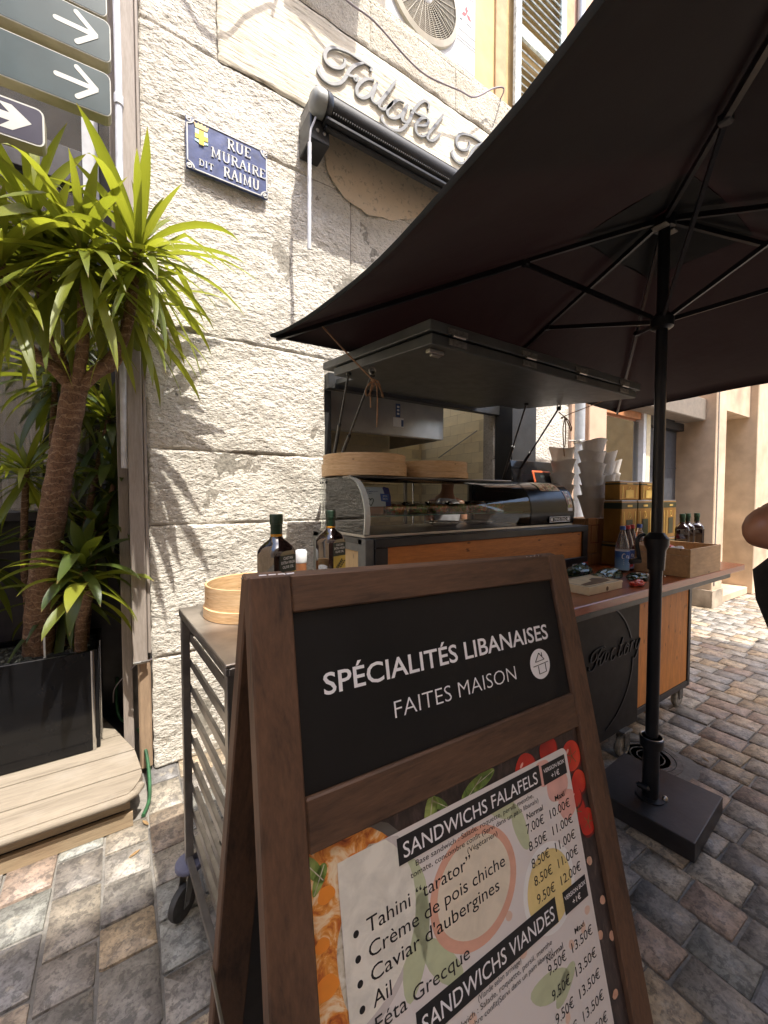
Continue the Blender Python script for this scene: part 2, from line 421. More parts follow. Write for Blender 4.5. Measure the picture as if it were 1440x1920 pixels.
# top of the ledge and the set-back upper wall
box('ledge_top', (.05, 2.49, 4.921), (3.95, 3.05, 4.96), M_GRAN, fac)
M_OCHRE = plain('ochre_render', (.62, .43, .20), .9, 0, .12, 4, .3, 60)
M_OCHRE2 = plain('ochre_trim', (.50, .33, .18), .9, 0, .15, 6, .3, 60)
rw = thing('added_bounce_wall', 'added white wall out of view, bouncing daylight into the kitchen', 'building', (2, 5.6, 0))  # unseen wall added to bounce daylight into the kitchen
box('wall', (-3, 5.6, 0), (8, 5.9, 13), plain('white_render', (.84, .80, .72), .9, 0, .05, 2), rw, 0)
up = thing('upper_storey', 'ochre rendered upper storey set back above the stone ledge', 'upper storey', (2, 3, 4.96))
box('wall', (-.3, 3.0, 4.97), (4.62, 3.12, 9.5), M_OCHRE, up, .0)
box('neighbour_wall', (4.621, 2.98, 4.97), (9.5, 3.12, 9.5), plain('salmon_render', (.62, .36, .24), .9, 0, .1, 3), up, 0)
tube('drainpipe', [(4.72, 2.93, 5.0), (4.72, 2.93, 9.4)], .045, plain('grey_downpipe', (.42, .44, .46), .45, 0, .12, 10), up, 12)
box('pilaster_band', (3.30, 2.975, 4.97), (3.46, 2.998, 9.5), M_OCHRE2, up, .004)
box('pilaster_band', (4.40, 2.96, 4.97), (4.62, 2.998, 9.5), M_OCHRE2, up, .004)
box('window_recess', (1.55, 2.97, 5.6), (1.75, 2.998, 8), M_OCHRE2, up, .004)
M_SHUT = plain('weathered_shutter_paint', (.60, .64, .60), .7, 0, .3, 22, .4, 60)
for k, (xa, xb, lab) in enumerate([(3.53, 4.40, 'weathered white louvred shutter, folded open beside the air conditioner'), (.55, 1.30, 'white louvred shutter above the hatch, mostly hidden by cables')]):
    sh = thing('window_shutter', lab, 'shutter', (xa, 2.94, 5.0), group='louvred shutters')
    for a, c in ((xa, xa + .09), (xb - .09, xb)): box('stile', (a, 2.91, 5.02), (c, 2.95, 8.2), M_SHUT, sh, .004)
    for z in (5.02, 6.35, 8.05): box('rail', (xa + .09, 2.915, z), (xb - .09, 2.945, z + .13), M_SHUT, sh, .003)
    z = 5.2
    while z < 8.0:
        if not 6.3 < z < 6.5:
            B().raw([(xa + .09, 2.91, z), (xb - .09, 2.91, z), (xb - .09, 2.95, z + .055), (xa + .09, 2.95, z + .055), (xa + .09, 2.915, z - .01), (xb - .09, 2.915, z - .01), (xb - .09, 2.955, z + .045), (xa + .09, 2.955, z + .045)], [(0, 1, 2, 3), (4, 5, 6, 7), (0, 1, 5, 4), (3, 2, 6, 7)]).put('slat', M_SHUT, sh)
        z += .085
    for z in (5.5, 7.6): box('hinge', (xa - .05, 2.90, z), (xa + .02, 2.915, z + .07), plain('rusty_iron', (.16, .09, .05), .8, .4, .4, 40), sh)
# ---- hatch frame, kitchen ----
M_BLK = plain('black_painted_steel', (.016, .016, .017), .38, 0, .2, 12)
M_BLKW = plain('black_painted_wood', (.018, .018, .018), .5, 0, .25, 9, .15, 50)
M_GREYP = plain('grey_green_paint', (.055, .058, .055), .45, 0, .2, 9, .1, 50)
M_STEEL = plain('brushed_steel', (.42, .40, .37), .34, 1, .12, 5)
hf = thing('hatch_frame', 'black painted frame around the kitchen hatch opening', 'window frame', (1.2, 2.5, .95))
box('jamb', (1.152, 2.506, .96), (1.20, 2.62, 2.22), M_BLKW, hf)
box('jamb', (2.80, 2.30, .96), (3.12, 2.49, 2.32), M_BLKW, hf)
box('lintel', (1.152, 2.44, 2.22), (3.12, 2.497, 2.32), M_BLKW, hf)
kit = thing('kitchen', 'small kitchen with cream glazed wall tiles behind the hatch', 'kitchen', (2, 3, 0))
M_TILE = plain('cream_tile', (.90, .79, .52), .35, 0, .08, 7, .05, 30)
M_TGR = plain('tile_grout', (.74, .64, .42), .9, 0, .1)
M_KDK = plain('kitchen_side_wall', (.70, .64, .50), .8, 0, .15)
box('side_wall', (2.86, 2.621, 0), (2.95, 3.70, 2.6), M_TGR, kit, 0)
box('back_wall', (1.0, 3.62, 0), (2.859, 3.70, 2.22), M_TGR, kit, 0)
box('left_wall', (.98, 2.621, 0), (1.05, 3.619, 2.6), M_KDK, kit, 0)
box('ceiling', (.98, 2.621, 2.6), (2.95, 2.66, 2.7), M_KDK, kit, 0)   # rest of roof and upper back wall left off to let skylight in
tb = B().box((-.0985, 0, -.0485), (.0985, .006, .0485), .002).mesh('tile'); tb.materials.append(M_TILE)
def tile(loc, rz):
    o = bpy.data.objects.new('tile', tb); COL.objects.link(o); o.parent = kit; o.location = Vector(loc) - OFF[kit.name]; o.rotation_euler[2] = rz
for j in range(12):
    z = 1.28 + j * .1
    for i in range(5):
        y = 2.74 + (j % 2) * .1 + i * .2
        if y < 3.56: tile((2.8595, y, z), R(-90))
    for i in range(5):
        xx = 2.72 - (j % 2) * .1 - i * .2
        tile((xx, 3.614, z), 0)
B().raw([(2.799, 2.50, .96), (2.86, 2.622, .96), (2.86, 2.622, 2.22), (2.799, 2.50, 2.22)], [(0, 1, 2, 3)]).put('reveal', M_TILE, kit)
box('kitchen_floor', (1.0, 2.63, .0), (2.86, 3.62, .03), M_TGR, kit, 0)
box('worktop', (1.05, 3.25, .86), (2.85, 3.6, .9), M_STEEL, kit)
hood = thing('extractor_hood', 'stainless steel extractor hood with slanted grease filters', 'extractor hood', (1.8, 3.1, 2.0))
B().box((1.12, 2.75, 2.01), (2.42, 2.765, 2.52), .002).box((2.405, 2.766, 2.01), (2.42, 3.6, 2.52), .002).box((1.12, 2.766, 2.01), (1.135, 3.6, 2.52), .002).put('hood_shell', M_STEEL, hood)
box('hood_lip', (1.136, 2.766, 2.005), (2.404, 2.80, 2.03), M_STEEL, hood)
B().raw([(1.14, 2.80, 2.03), (2.40, 2.80, 2.03), (2.40, 3.58, 2.25), (1.14, 3.58, 2.25)], [(0, 1, 2, 3)]).put('filter_plate', plain('grease_dark', (.03, .028, .025), .5, .5, .3), hood)
for i in range(26):
    xx = 1.2 + i * .046
    B().box((-.008, 0, -.004), (.008, .74, .004), 0, lambda p, xx=xx: Vector((xx + p.x, 2.81 + p.y, 2.03 + p.y * .28 - .012 + p.z))).put('filter_slat', M_STEEL, hood)
M_LABW = plain('label_white', (.75, .76, .76), .6, 0, .05); M_LABB = plain('label_blue', (.05, .09, .22), .5, 0, .1)
Th = lambda p: Vector((p.x, 2.7495 - p.z, p.y))
B().box((1.90, 2.16, 0), (1.945, 2.27, .002), 0, Th).put('sticker', M_LABB, hood)
B().box((1.875, 2.08, 0), (1.98, 2.155, .002), 0, Th).put('sticker', M_LABW, hood)
B().box((1.955, 2.085, .0021), (1.978, 2.14, .003), 0, Th).put('sticker', M_LABB, hood)
bb = B()
for k in range(3): bb.box((1.912, 2.18 + k * .028, .0021), (1.935, 2.196 + k * .028, .003), 0, Th)
bb.put('print', M_LABW, hood)
tube('rail', [(2.84, 2.75, 2.13), (2.84, 3.3, 1.92)], .006, M_STEEL, kit)

# ---- right-hand stretch of the street front ----
M_PINK = plain('peach_render', (.58, .40, .28), .92, 0, .12, 3, .3, 70)
M_CREAM = plain('cream_render', (.52, .385, .26), .92, 0, .22, 2.2, .35, 70)
M_RED = plain('terracotta_render', (.52, .26, .16), .92, 0, .12, 3, .3, 70)
M_SLATE = plain('slate_panel', (.055, .055, .062), .55, 0, .15)
M_FASC = plain('fascia_taupe', (.20, .165, .13), .6, 0, .12)
M_WFR = plain('white_frame', (.72, .74, .76), .4, 0, .06)
M_CFR = plain('cream_frame', (.72, .62, .42), .6, 0, .08)
M_GREEN = plain('green_shutter_paint', (.27, .34, .17), .6, 0, .15)
shop = thing('peach_shopfront', 'peach rendered shopfront with a display window and dark closed doorway', 'shopfront', (5.2, 2.5, 0))
box('pilaster', (4.14, 2.40, 0), (4.48, 2.60, 2.9), M_PINK, shop, .008)
box('wall', (3.94, 2.52, 0), (4.139, 2.62, 4.9), M_PINK, shop, 0)
box('upper_wall', (4.14, 2.46, 2.9), (6.98, 2.60, 5.0), M_PINK, shop, 0)
box('stall_riser', (4.481, 2.47, 0), (5.40, 2.55, .55), M_PINK, shop, .004)
box('interior_wall', (4.45, 3.6, 0), (5.6, 3.65, 2.9), M_RED, shop, 0)
box('header', (4.481, 2.47, 2.46), (5.40, 2.54, 2.9), plain('orange_timber', (.50, .22, .10), .5, 0, .15), shop)
box('reflection_panel', (4.49, 2.53, 2.13), (5.39, 2.536, 2.46), plain('orange_reflection', (.60, .30, .18), .7, 0, .1), shop, 0)  # orange panel put in for the reflection in the shop glass
M_GL = glassy('shop_glass', (.82, .88, .84), .22)
box('window_pane', (4.48, 2.50, .55), (5.40, 2.508, 2.43), M_GL, shop, 0)
box('window_frame', (5.401, 2.44, 0), (5.47, 2.53, 2.75), M_WFR, shop)
box('window_frame', (5.471, 2.47, 0), (5.50, 2.53, 2.75), M_BLK, shop)
box('door_jamb', (5.501, 2.45, 0), (5.60, 2.54, 2.75), M_CFR, shop)
box('door_recess', (5.60, 2.62, 0), (7.0, 2.68, 2.75), M_SLATE, shop, 0)
box('door_post', (5.601, 2.50, 0), (5.68, 2.615, 2.48), M_BLK, shop)
box('door_leaf', (5.75, 2.56, .02), (6.84, 2.60, 2.42), M_SLATE, shop, .006)
box('door_post', (6.86, 2.48, 0), (6.98, 2.61, 2.48), M_BLK, shop)
box('door_head', (5.601, 2.47, 2.42), (6.98, 2.615, 2.52), M_BLK, shop)
box('fascia_box', (5.0, 2.22, 2.53), (6.62, 2.459, 2.82), M_FASC, shop, .012)
# green poster and red dot behind the display glass
tube('door_handle', [(5.86, 2.545, 1.0), (5.86, 2.52, 1.02), (5.86, 2.52, 1.32), (5.86, 2.545, 1.34)], .012, M_STEEL, shop, 8)
box('letter_slot', (6.2, 2.552, 1.15), (6.45, 2.559, 1.20), M_STEEL, shop, .002)
for zz in (.5, 1.2, 1.9): box('door_moulding', (5.85, 2.553, zz), (6.74, 2.559, zz + .02), M_SLATE, shop, .002)
pg = thing('window_poster', 'pale green poster with a red dot behind the display window glass', 'poster', (4.95, 2.56, 1.9))
Tp = lambda p: Vector((p.x, 2.56 - p.z, p.y))
B().box((4.5, 1.2, 0), (5.38, 2.12, .004), 0, Tp).put('sheet', plain('poster_green', (.42, .52, .42), .5, 0, .1), pg)
B().poly([(5.12 + .13 * math.cos(a * .3), 1.90 + .10 * math.sin(a * .3)) for a in range(21)], .002, lambda p: Vector((p.x, 2.555 - p.z, p.y))).put('dot', plain('poster_red', (.75, .10, .05), .5, 0, .05), pg)
# downpipe at the joint
M_PVC = plain('grey_downpipe', (.42, .44, .46), .45, 0, .12, 10)
dp = thing('downpipe', 'grey metal downpipe between stone wall and peach shopfront', 'downpipe', (3.98, 2.42, 0))
tube('pipe', [(3.98, 2.41, 0), (3.98, 2.41, 6)], .05, M_PVC, dp, 14)
for z in (1.0, 2.05, 3.2): B().lathe([(.053, z), (.058, z + .005), (.058, z + .03), (.053, z + .035)], (3.98, 2.41, 0), 16).put('pipe_bracket', M_STEEL, dp)
tube('bracket_arm', [(3.86, 2.46, 2.08), (3.97, 2.40, 2.08)], .008, M_STEEL, dp)
# cream house: pier, recessed green door, pier
ch = thing('cream_house', 'cream rendered house with projecting piers and a recessed green shutter', 'building', (7.5, 2.2, 0))
box('pier', (6.62, 2.10, 0), (6.97, 2.59, 6), M_CREAM, ch, .01)
box('wall_above', (6.981, 2.16, 2.72), (8.10, 2.6, 6), M_CREAM, ch, 0)
box('recess_wall', (6.98, 2.62, 0), (8.1, 2.7, 2.8), M_CREAM, ch, 0)
box('shutter_leaf', (6.975, 2.16, .3), (7.03, 2.55, 2.45), M_GREEN, ch, .006)
box('shutter_cap', (6.975, 2.13, 2.45), (7.06, 2.57, 2.49), M_GREEN, ch, .006)
box('step', (6.98, 2.12, 0), (8.1, 2.6, .11), M_CREAM, ch, .01)
box('pier', (8.10, 2.06, 0), (8.72, 2.7, 6), M_CREAM, ch, .01)
rh = thing('terracotta_house', 'terracotta rendered house front beyond the cream piers', 'building', (10, 2.2, 0))
box('wall', (8.73, 2.12, 0), (13.5, 2.7, 6), M_RED, rh, 0)
box('pipe_channel', (8.74, 2.07, 0), (8.80, 2.11, 6), M_CREAM, rh, .004)
box('plinth', (8.82, 2.08, 0), (13.5, 2.115, .9), M_CREAM, rh, .006)
tube('wall_cable', smoothline([(6.66, 2.092, 5.5), (6.67, 2.092, 3.8), (6.66, 2.09, 2.7), (6.68, 2.092, 1.6), (6.67, 2.092, .3)], 4), .007, plain('grey_cable', (.30, .28, .26), .7), ch, 6)
box('meter_box', (8.2, 2.03, .9), (8.5, 2.059, 1.35), M_CREAM, ch, .006)
box('base_course', (6.6, 2.085, 0), (6.975, 2.0995, .24), plain('damp_render', (.36, .29, .21), .95, 0, .3, 6), ch, .004)
box('base_course', (6.6, 2.1005, 0), (6.6195, 2.585, .24), plain('damp_render', (.36, .29, .21)), ch, .004)
for zz, nm in ((1.0, 'window'), (3.4, 'window')):
    f_ = box(nm, (9.6, 2.09, zz), (10.5, 2.119, zz + 1.5), M_GREEN, rh, .01)
    for k in range(12): B().box((9.66, 2.075, zz + .08 + k * .115), (10.44, 2.089, zz + .16 + k * .115)).put('slat', M_GREEN, f_)
# bicycle-like clutter seen far off beside the wall: a chair with a bag
fc = thing('cafe_chair', 'small far metal chair by the terracotta wall', 'chair', (9.3, 1.9, 0))
for dx, dy in ((0, 0), (.4, 0), (0, .4), (.4, .4)): tube('leg', [(9.1 + dx, 1.62 + dy, 0), (9.12 + dx * .9, 1.64 + dy * .9, .45)], .012, M_STEEL, fc, 6)
box('seat', (9.1, 1.62, .45), (9.5, 2.02, .48), M_BLK, fc)
box('backrest', (9.48, 1.64, .6), (9.5, 2.0, .88), M_BLK, fc)
bg = thing('handbag', 'small brown bag on the far metal chair', 'bag', (9.28, 1.8, .48))
B().lathe([(.001, 0), (.13, 0), (.16, .08), (.13, .2), (.05, .25), (.001, .25)], (9.28, 1.8, .482), 12).put('bag_body', plain('bag_leather', (.25, .10, .07), .6, 0, .2), bg, sm=50)
tube('strap', smoothline([(9.2, 1.8, .72), (9.22, 1.8, .86), (9.34, 1.8, .86), (9.36, 1.8, .72)]), .008, M_BLK, bg, 6)

# ---- left side: storefront set back, door casing, pipe ----
sf = thing('dark_storefront', 'dark framed storefront window set back behind the planter', 'storefront', (-.8, 3.1, 0))
M_DKF = plain('dark_timber_frame', (.035, .03, .035), .4, 0, .2)
box('side_return', (.02, 2.64, 0), (.117, 3.2, 5), plain('grey_timber', (.19, .175, .16), .7, 0, .2), sf, 0)
box('sill_panel', (-2.5, 3.06, 0), (.01, 3.18, 1.36), M_DKF, sf, .004)
box('sill', (-2.5, 2.98, 1.361), (.01, 3.18, 1.42), M_DKF, sf, .006)
box('transom', (-2.5, 3.05, 3.35), (.01, 3.18, 3.55), M_DKF, sf, .004)
for xx in (-1.5, -.34, -.06): box('mullion', (xx, 3.06, 1.421), (xx + .06, 3.16, 3.349), M_DKF, sf, .004)
box('window_pane', (-2.5, 3.10, 1.421), (.01, 3.106, 3.349), glassy('storefront_glass', (.75, .78, .8), .12), sf, 0)
box('window_pane', (-2.5, 3.10, 3.551), (.01, 3.106, 4.9), glassy('storefront_glass_upper', (.6, .62, .65), .12), sf, 0)
box('pale_post', (-.16, 3.02, 3.2), (-.08, 3.05, 4.9), plain('pale_grey_frame', (.50, .50, .52), .5, 0, .1), sf)
cw = thing('window_reflection', 'pale panels standing in for the reflection in the storefront glass', 'curtain', (-1, 3.3, 1.4))  # pale panels put the glass reflection into colour
for k in range(9):
    x0 = -2.3 + k * .24
    vs = []; N = 12
    for i in range(N + 1):
        xx = x0 + .2 * i / N
        for z in (1.43, 3.3): vs.append((xx, 3.34 + .018 * math.sin(i * 1.9 + k), z))
    B().raw(vs, [(2 * i, 2 * i + 1, 2 * i + 3, 2 * i + 2) for i in range(N)]).put('panel', plain('pale_reflection' + str(k % 3), [(.80, .75, .68), (.60, .58, .60), (.85, .80, .72)][k % 3], .9, 0, .1), cw)
box('room_back', (-2.6, 3.9, 0), (.1, 3.95, 5), plain('shop_interior', (.06, .055, .06), .8, 0, .2), sf, 0)
# timber casing strip against the stone
cs = thing('door_casing', 'weathered taupe timber strip running up the corner of the stone wall', 'casing', (.06, 2.5, 0))
M_TAUPE = wood('taupe_timber', (.34, .29, .25), (.24, .20, .17), 2, 7, .7)
box('board', (.028, 2.47, .62), (.095, 2.50, 5), M_TAUPE, cs, .004)
box('board', (.098, 2.478, .66), (.113, 2.52, 5), M_TAUPE, cs, .003)
box('weathered_foot', (.05, 2.50, .02), (.110, 2.56, .615), wood('bare_timber', (.36, .25, .16), (.22, .15, .10), 2, 7, .8), cs, .008)
box('backing', (-.02, 2.60, 0), (.028, 2.64, 5), M_TAUPE, cs, .003)
B().tube([(.03, 2.462, .625), (.062, 2.452, .628), (.10, 2.47, .622)], .008, 8).put('curled_edge', M_STEEL, cs)
wp = thing('white_pipe', 'chipped white pipe running down the dark corner behind the signs', 'pipe', (-.0, 2.5, 1.6))
M_WP = plain('white_pvc', (.66, .67, .72), .5, 0, .18, 12)
tube('pipe', smoothline([(.022, 2.47, 4.9), (.022, 2.468, 4.2), (.024, 2.466, 3.6), (.02, 2.468, 3.2), (.016, 2.47, 2.4), (.012, 2.50, 1.65)]), .0165, M_WP, wp, 12)
B().lathe([(.0175, 0), (.021, .004), (.021, .05), (.0175, .055)], (.023, 2.4665, 3.45), 14).put('collar', M_WP, wp)
# opposite building: shades the near half of the street
ob = thing('opposite_building', 'pale rendered building on the other side of the street', 'building', (0, -2.5, 0))
box('wall', (-9, -3.5, 0), (5.9, -1.9, 8.4), plain('pale_render', (.74, .68, .58), .9, 0, .15, 2), ob, 0)
for k in range(6):
    xx = -7 + k * 2.1
    for z in (.95, 4.2):
        f = box('window', (xx, -1.899, z), (xx + 1.0, -1.86, z + 1.7), M_WFR, ob, .01)
        ob_pane = B().box((xx + .08, -1.859, z + .08), (xx + .92, -1.855, z + 1.62)).put('pane', M_SLATE, f)
# low end of the street
eb = thing('street_end_building', 'ochre building closing the far end of the street', 'building', (16, 0, 0))
box('wall', (14.5, -9, 0), (17, 2.7, 7), M_OCHRE, eb, 0)
wb = thing('street_start_building', 'pale building closing the near end of the street', 'building', (-9, 0, 0))
box('wall', (-11, -6, 0), (-9, 6, 8), plain('pale_render', (.56, .50, .42)), wb, 0)
box('left_house_wall', (-9, 3.2, 0), (-2.5, 3.6, 8), M_CREAM, wb, 0)
box('upper_wall', (-2.5, 3.0, 5), (-.3, 3.6, 9.5), M_OCHRE, up, 0)
# deck with bullnosed front edge
dk = thing('wooden_deck', 'low weathered plank deck with a rounded corner under the planter', 'deck', (-.7, 2.3, 0))
M_DECK = wood('deck_board', (.28, .235, .18), (.19, .155, .115), 0, 5, .85, wear=(.33, .29, .24))
M_DECKF = wood('deck_riser', (.36, .27, .17), (.22, .15, .09), 0, 6, .7)
def deck_right(y):   # rounded outer corner
    if y < 2.24: return .0 + .055 * math.sin(min(1, (y - 2.10) / .14) * math.pi / 2)
    if y < 2.45: return .055 - (y - 2.24) * .12
    return .03 - (y - 2.45) * .32
ys = [2.095, 2.262, 2.455, 2.65, 2.84, 3.0]
for i, (a, c) in enumerate(zip(ys, ys[1:])):
    T = B(); z0, z1 = .135, .17
    ring = []
    N = 5
    left = -2.6
    outline = [(left, a + .002)] + [(deck_right(a + .002 + (c - a - .004) * k / N), a + .002 + (c - a - .004) * k / N) for k in range(N + 1)] + [(left, c - .002)]
    vs = [(x, y, z0) for x, y in outline] + [(x if q in (0, len(outline) - 1) else x - .003, y + (.003 if q <= 1 else (-.003 if q >= len(outline) - 2 else 0)), z1) for q, (x, y) in enumerate(outline)]
    n = len(outline)
    T.raw(vs, [tuple(range(n, 2 * n)), tuple(range(n - 1, -1, -1))] + [(k, (k + 1) % n, (k + 1) % n + n, k + n) for k in range(n)])
    T.put('deck_plank', M_DECK, dk)
tube('nosing', [(-2.6, 2.095, .150), (-.02, 2.095, .150), (.02, 2.115, .150), (.045, 2.16, .152)], .0175, M_DECK, dk, 10)
B().box((-2.6, 2.135, .075), (.0, 2.15, .134)).put('riser_board', M_DECKF, dk)
B().box((-2.6, 2.12, 0.0), (.01, 2.14, .066)).put('riser_board', M_DECKF, dk)
box('joist', (-2.6, 2.16, 0), (-.02, 3.0, .13), M_DKF, dk, 0)
# shallow kerb of grout and stones at the wall foot
M_SILV = plain('polished_steel', (.62, .62, .62), .16, 1, .05)

# =====================  ON THE FACADE  =====================
M_LET = plain('brushed_grey_letters', (.23, .23, .225), .5, .1, .1, 20)
GL = {
 'F': [[(1.294,4.407),(1.296,4.375),(1.26,4.329),(1.201,4.303),(1.163,4.312),(1.151,4.349),(1.172,4.398),(1.225,4.437),(1.315,4.463),(1.402,4.466),(1.499,4.467),(1.492,4.440)],
       [(1.44,4.462),(1.377,4.412),(1.329,4.352),(1.296,4.283),(1.254,4.229),(1.194,4.193),(1.142,4.192),(1.105,4.222),(1.112,4.256)],
       [(1.302,4.31),(1.358,4.325),(1.376,4.312),(1.399,4.348)]],
 'a': [[(1.525,4.393),(1.472,4.375),(1.421,4.328),(1.386,4.267),(1.395,4.223),(1.44,4.231),(1.492,4.282),(1.529,4.354),(1.552,4.393)],[(1.552,4.393),(1.511,4.29),(1.511,4.252),(1.545,4.25),(1.585,4.293),(1.613,4.343)]],
 'l': [[(1.711,4.496),(1.654,4.404),(1.579,4.281),(1.565,4.241),(1.599,4.238),(1.654,4.292),(1.682,4.335)]],
 'a2': [[(1.783,4.377),(1.725,4.366),(1.666,4.303),(1.633,4.242),(1.652,4.212),(1.704,4.23),(1.761,4.284),(1.798,4.354),(1.816,4.38)],[(1.816,4.38),(1.769,4.282),(1.769,4.242),(1.813,4.254),(1.85,4.311)]],
 'f': [[(2.004,4.444),(2.012,4.481),(1.972,4.487),(1.918,4.439),(1.865,4.359),(1.828,4.277),(1.776,4.194),(1.718,4.149),(1.647,4.137),(1.588,4.158),(1.596,4.196)],[(1.842,4.362),(1.888,4.359),(1.934,4.364),(1.973,4.376)]],
 'e': [[(1.903,4.275),(1.973,4.309),(2.009,4.351),(1.989,4.371),(1.934,4.337),(1.891,4.273),(1.896,4.222),(1.942,4.215),(1.997,4.253)]],
 'l2': [[(2.159,4.483),(2.093,4.383),(2.005,4.256),(2.013,4.224),(2.061,4.243),(2.13,4.324)]],
 # the letters of the second word that the first does not have, drawn where 'F' stands as origin of the word
 'c': [[(1.800,4.375),(1.770,4.392),(1.720,4.366),(1.676,4.296),(1.680,4.232),(1.735,4.226),(1.790,4.275)]],
 't': [[(2.010,4.50),(1.940,4.38),(1.890,4.28),(1.900,4.232),(1.950,4.24),(1.995,4.29)],[(1.900,4.40),(1.970,4.405),(2.020,4.41)]],
 'o': [[(2.130,4.385),(2.080,4.36),(2.045,4.29),(2.055,4.235),(2.100,4.232),(2.155,4.28),(2.175,4.345),(2.140,4.387),(2.110,4.36),(2.160,4.33),(2.210,4.36)]],
 'r': [[(2.270,4.39),(2.245,4.33),(2.215,4.235)],[(2.235,4.30),(2.280,4.365),(2.325,4.392),(2.342,4.365)]],
 'y': [[(2.420,4.39),(2.385,4.31),(2.395,4.25),(2.440,4.26),(2.500,4.34),(2.525,4.39),(2.480,4.27),(2.420,4.16),(2.350,4.11),(2.310,4.14)]],
}
def letter(name, strokes, T, w, th, m, parent):
    b = B()
    for i, s in enumerate(strokes): ribbon(b, s, w, th + .0007 * i, T)
    return b.put(name, m, parent)
fs = thing('raised_sign_lettering', 'grey metal script letters on the plaster above the awning', 'sign', (1.8, 2.49, 4.3))
Tw = lambda p: Vector((p.x, 2.483 - p.z, p.y))
for k in ('F', 'a', 'l', 'a2', 'f', 'e', 'l2'): letter('letter', GL[k], Tw, .0245, .013, M_LET, fs)
dxF = 1.145
for k in ('F', 'a', 'c', 't', 'o', 'r', 'y'): letter('letter', GL[k], lambda p: Vector((p.x + dxF, 2.483 - p.z, p.y)), .0245, .013, M_LET, fs)
for xx, zz in ((1.2, 4.31), (1.4, 4.26), (1.6, 4.27), (1.75, 4.2), (1.95, 4.24), (2.03, 4.25), (2.4, 4.26)):
    tube('stand_off', [(xx, 2.478, zz), (xx, 2.497, zz)], .004, M_LET, fs, 6)
# awning
aw = thing('rolled_awning', 'rolled up black awning cassette on the wall below the script letters', 'awning', (2, 2.3, 3.8))
M_AWN = plain('black_awning_fabric', (.011, .011, .012), .55, 0, .2, 20, .2, 120)
M_AWG = plain('grey_end_cap', (.27, .275, .26), .45, 0, .1)
YA, ZA = 2.27, 3.818
rot = lambda p: Vector((p.z, YA + p.y, ZA + p.x))
B().lathe([(.062, 1.085), (.062, 3.0)], (0, 0, 0), 28, rot).put('fabric_roll', M_AWN, aw, sm=40)
B().lathe([(.001, .965), (.04, .966), (.064, .982), (.073, 1.02), (.070, 1.045)], (0, 0, 0), 24, rot).put('end_cap', M_AWG, aw, sm=45)
B().lathe([(.064, 1.046), (.075, 1.048), (.072, 1.075), (.064, 1.084)], (0, 0, 0), 24, rot).put('end_ring', M_BLK, aw, sm=45)
B().box((1.05, YA - .035, ZA - .098), (3.0, YA + .045, ZA - .072), .006).put('front_bar', M_BLK, aw)
B().box((1.06, YA - .005, ZA - .118), (3.0, YA + .03, ZA - .099), .004).put('drip_rail', M_BLK, aw)
bb = B()
for k in range(120):
    xx = 1.09 + k * .0158
    bb.box((xx, YA - .044, ZA - .053), (xx + .006, YA - .036, ZA - .045))
bb.put('seam', M_AWG, aw, kind='stuff')
B().raw([(.985, 2.486, ZA + .075), (3.0, 2.486, ZA + .075), (3.0, YA - .03, ZA + .066), (.985, YA - .03, ZA + .066), (.985, 2.486, ZA + .071), (3.0, 2.486, ZA + .071), (3.0, YA - .03, ZA + .0635), (.985, YA - .03, ZA + .0635)], [(0, 1, 2, 3), (4, 5, 6, 7), (0, 1, 5, 4), (2, 3, 7, 6), (1, 2, 6, 5), (0, 3, 7, 4)]).put('cassette_cover', M_AWG, aw)
B().box((.985, YA + .02, ZA - .02), (1.05, 2.485, ZA + .065), .004).put('wall_bracket', plain('zinc_bracket', (.25, .24, .22), .5, .4, .2), aw)
B().box((.975, YA + .03, ZA - .19), (1.10, 2.485, ZA - .0201), .006).put('gear_box', M_BLK, aw)
for dx in (.0, .045): B().lathe([(.011, 0), (.009, .006), (.001, .007)], (0, 0, 0), 10, lambda p, dx=dx: Vector((1.02 + dx + p.x, YA + .03 - p.z, ZA - .13 + p.y))).put('bolt', M_STEEL, aw)
tube('crank_hook', smoothline([(1.0, YA + .01, ZA - .08), (.985, YA, ZA - .12), (.968, YA + .01, ZA - .17), (.965, YA + .02, ZA - .235)]), .006, M_WP, aw, 8)
tube('crank_rod', [(.965, YA + .02, ZA - .235), (.962, YA + .03, 2.975)], .0115, M_WP, aw, 10)
# air conditioner
ac = thing('air_conditioner', 'white outdoor air conditioning unit standing on the stone ledge', 'air conditioner', (2.1, 2.55, 4.96))
M_ACW = plain('ac_white', (.66, .65, .62), .5, 0, .07, 5)
M_ACB = plain('ac_beige', (.55, .49, .38), .5, 0, .08)
B().box((1.70, 2.585, 5.03), (2.62, 2.90, 5.80), .015).put('casing', M_ACW, ac, sm=30)
CX, CZ, RR = 2.045, 5.415, .315
Tf = lambda p: Vector((CX + p.x, 2.584 - p.z, CZ + p.y))
B().lathe([(RR + .045, 0), (RR + .04, .02), (RR, .03), (RR, .006), (RR + .045, .0)], (0, 0, 0), 56, Tf).put('fan_rim', M_ACB, ac, sm=40)
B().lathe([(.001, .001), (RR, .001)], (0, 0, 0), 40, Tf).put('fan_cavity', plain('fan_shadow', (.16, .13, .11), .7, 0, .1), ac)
bb = B()
k = 0
r = .085
while r < RR - .005:
    bb.tube([(r * math.cos(a * math.pi / 20), r * math.sin(a * math.pi / 20), .018) for a in range(41)], .0022, 4, False, Tf); r += .0135
bb.put('grille_ring', M_ACB, ac, kind='stuff')
for a in range(32):
    q = a * math.pi / 16
    tube('grille_spoke', [Tf(Vector((.07 * math.cos(q), .07 * math.sin(q), .022))), Tf(Vector((RR * math.cos(q), RR * math.sin(q), .022)))], .0022, M_ACB, ac, 4)
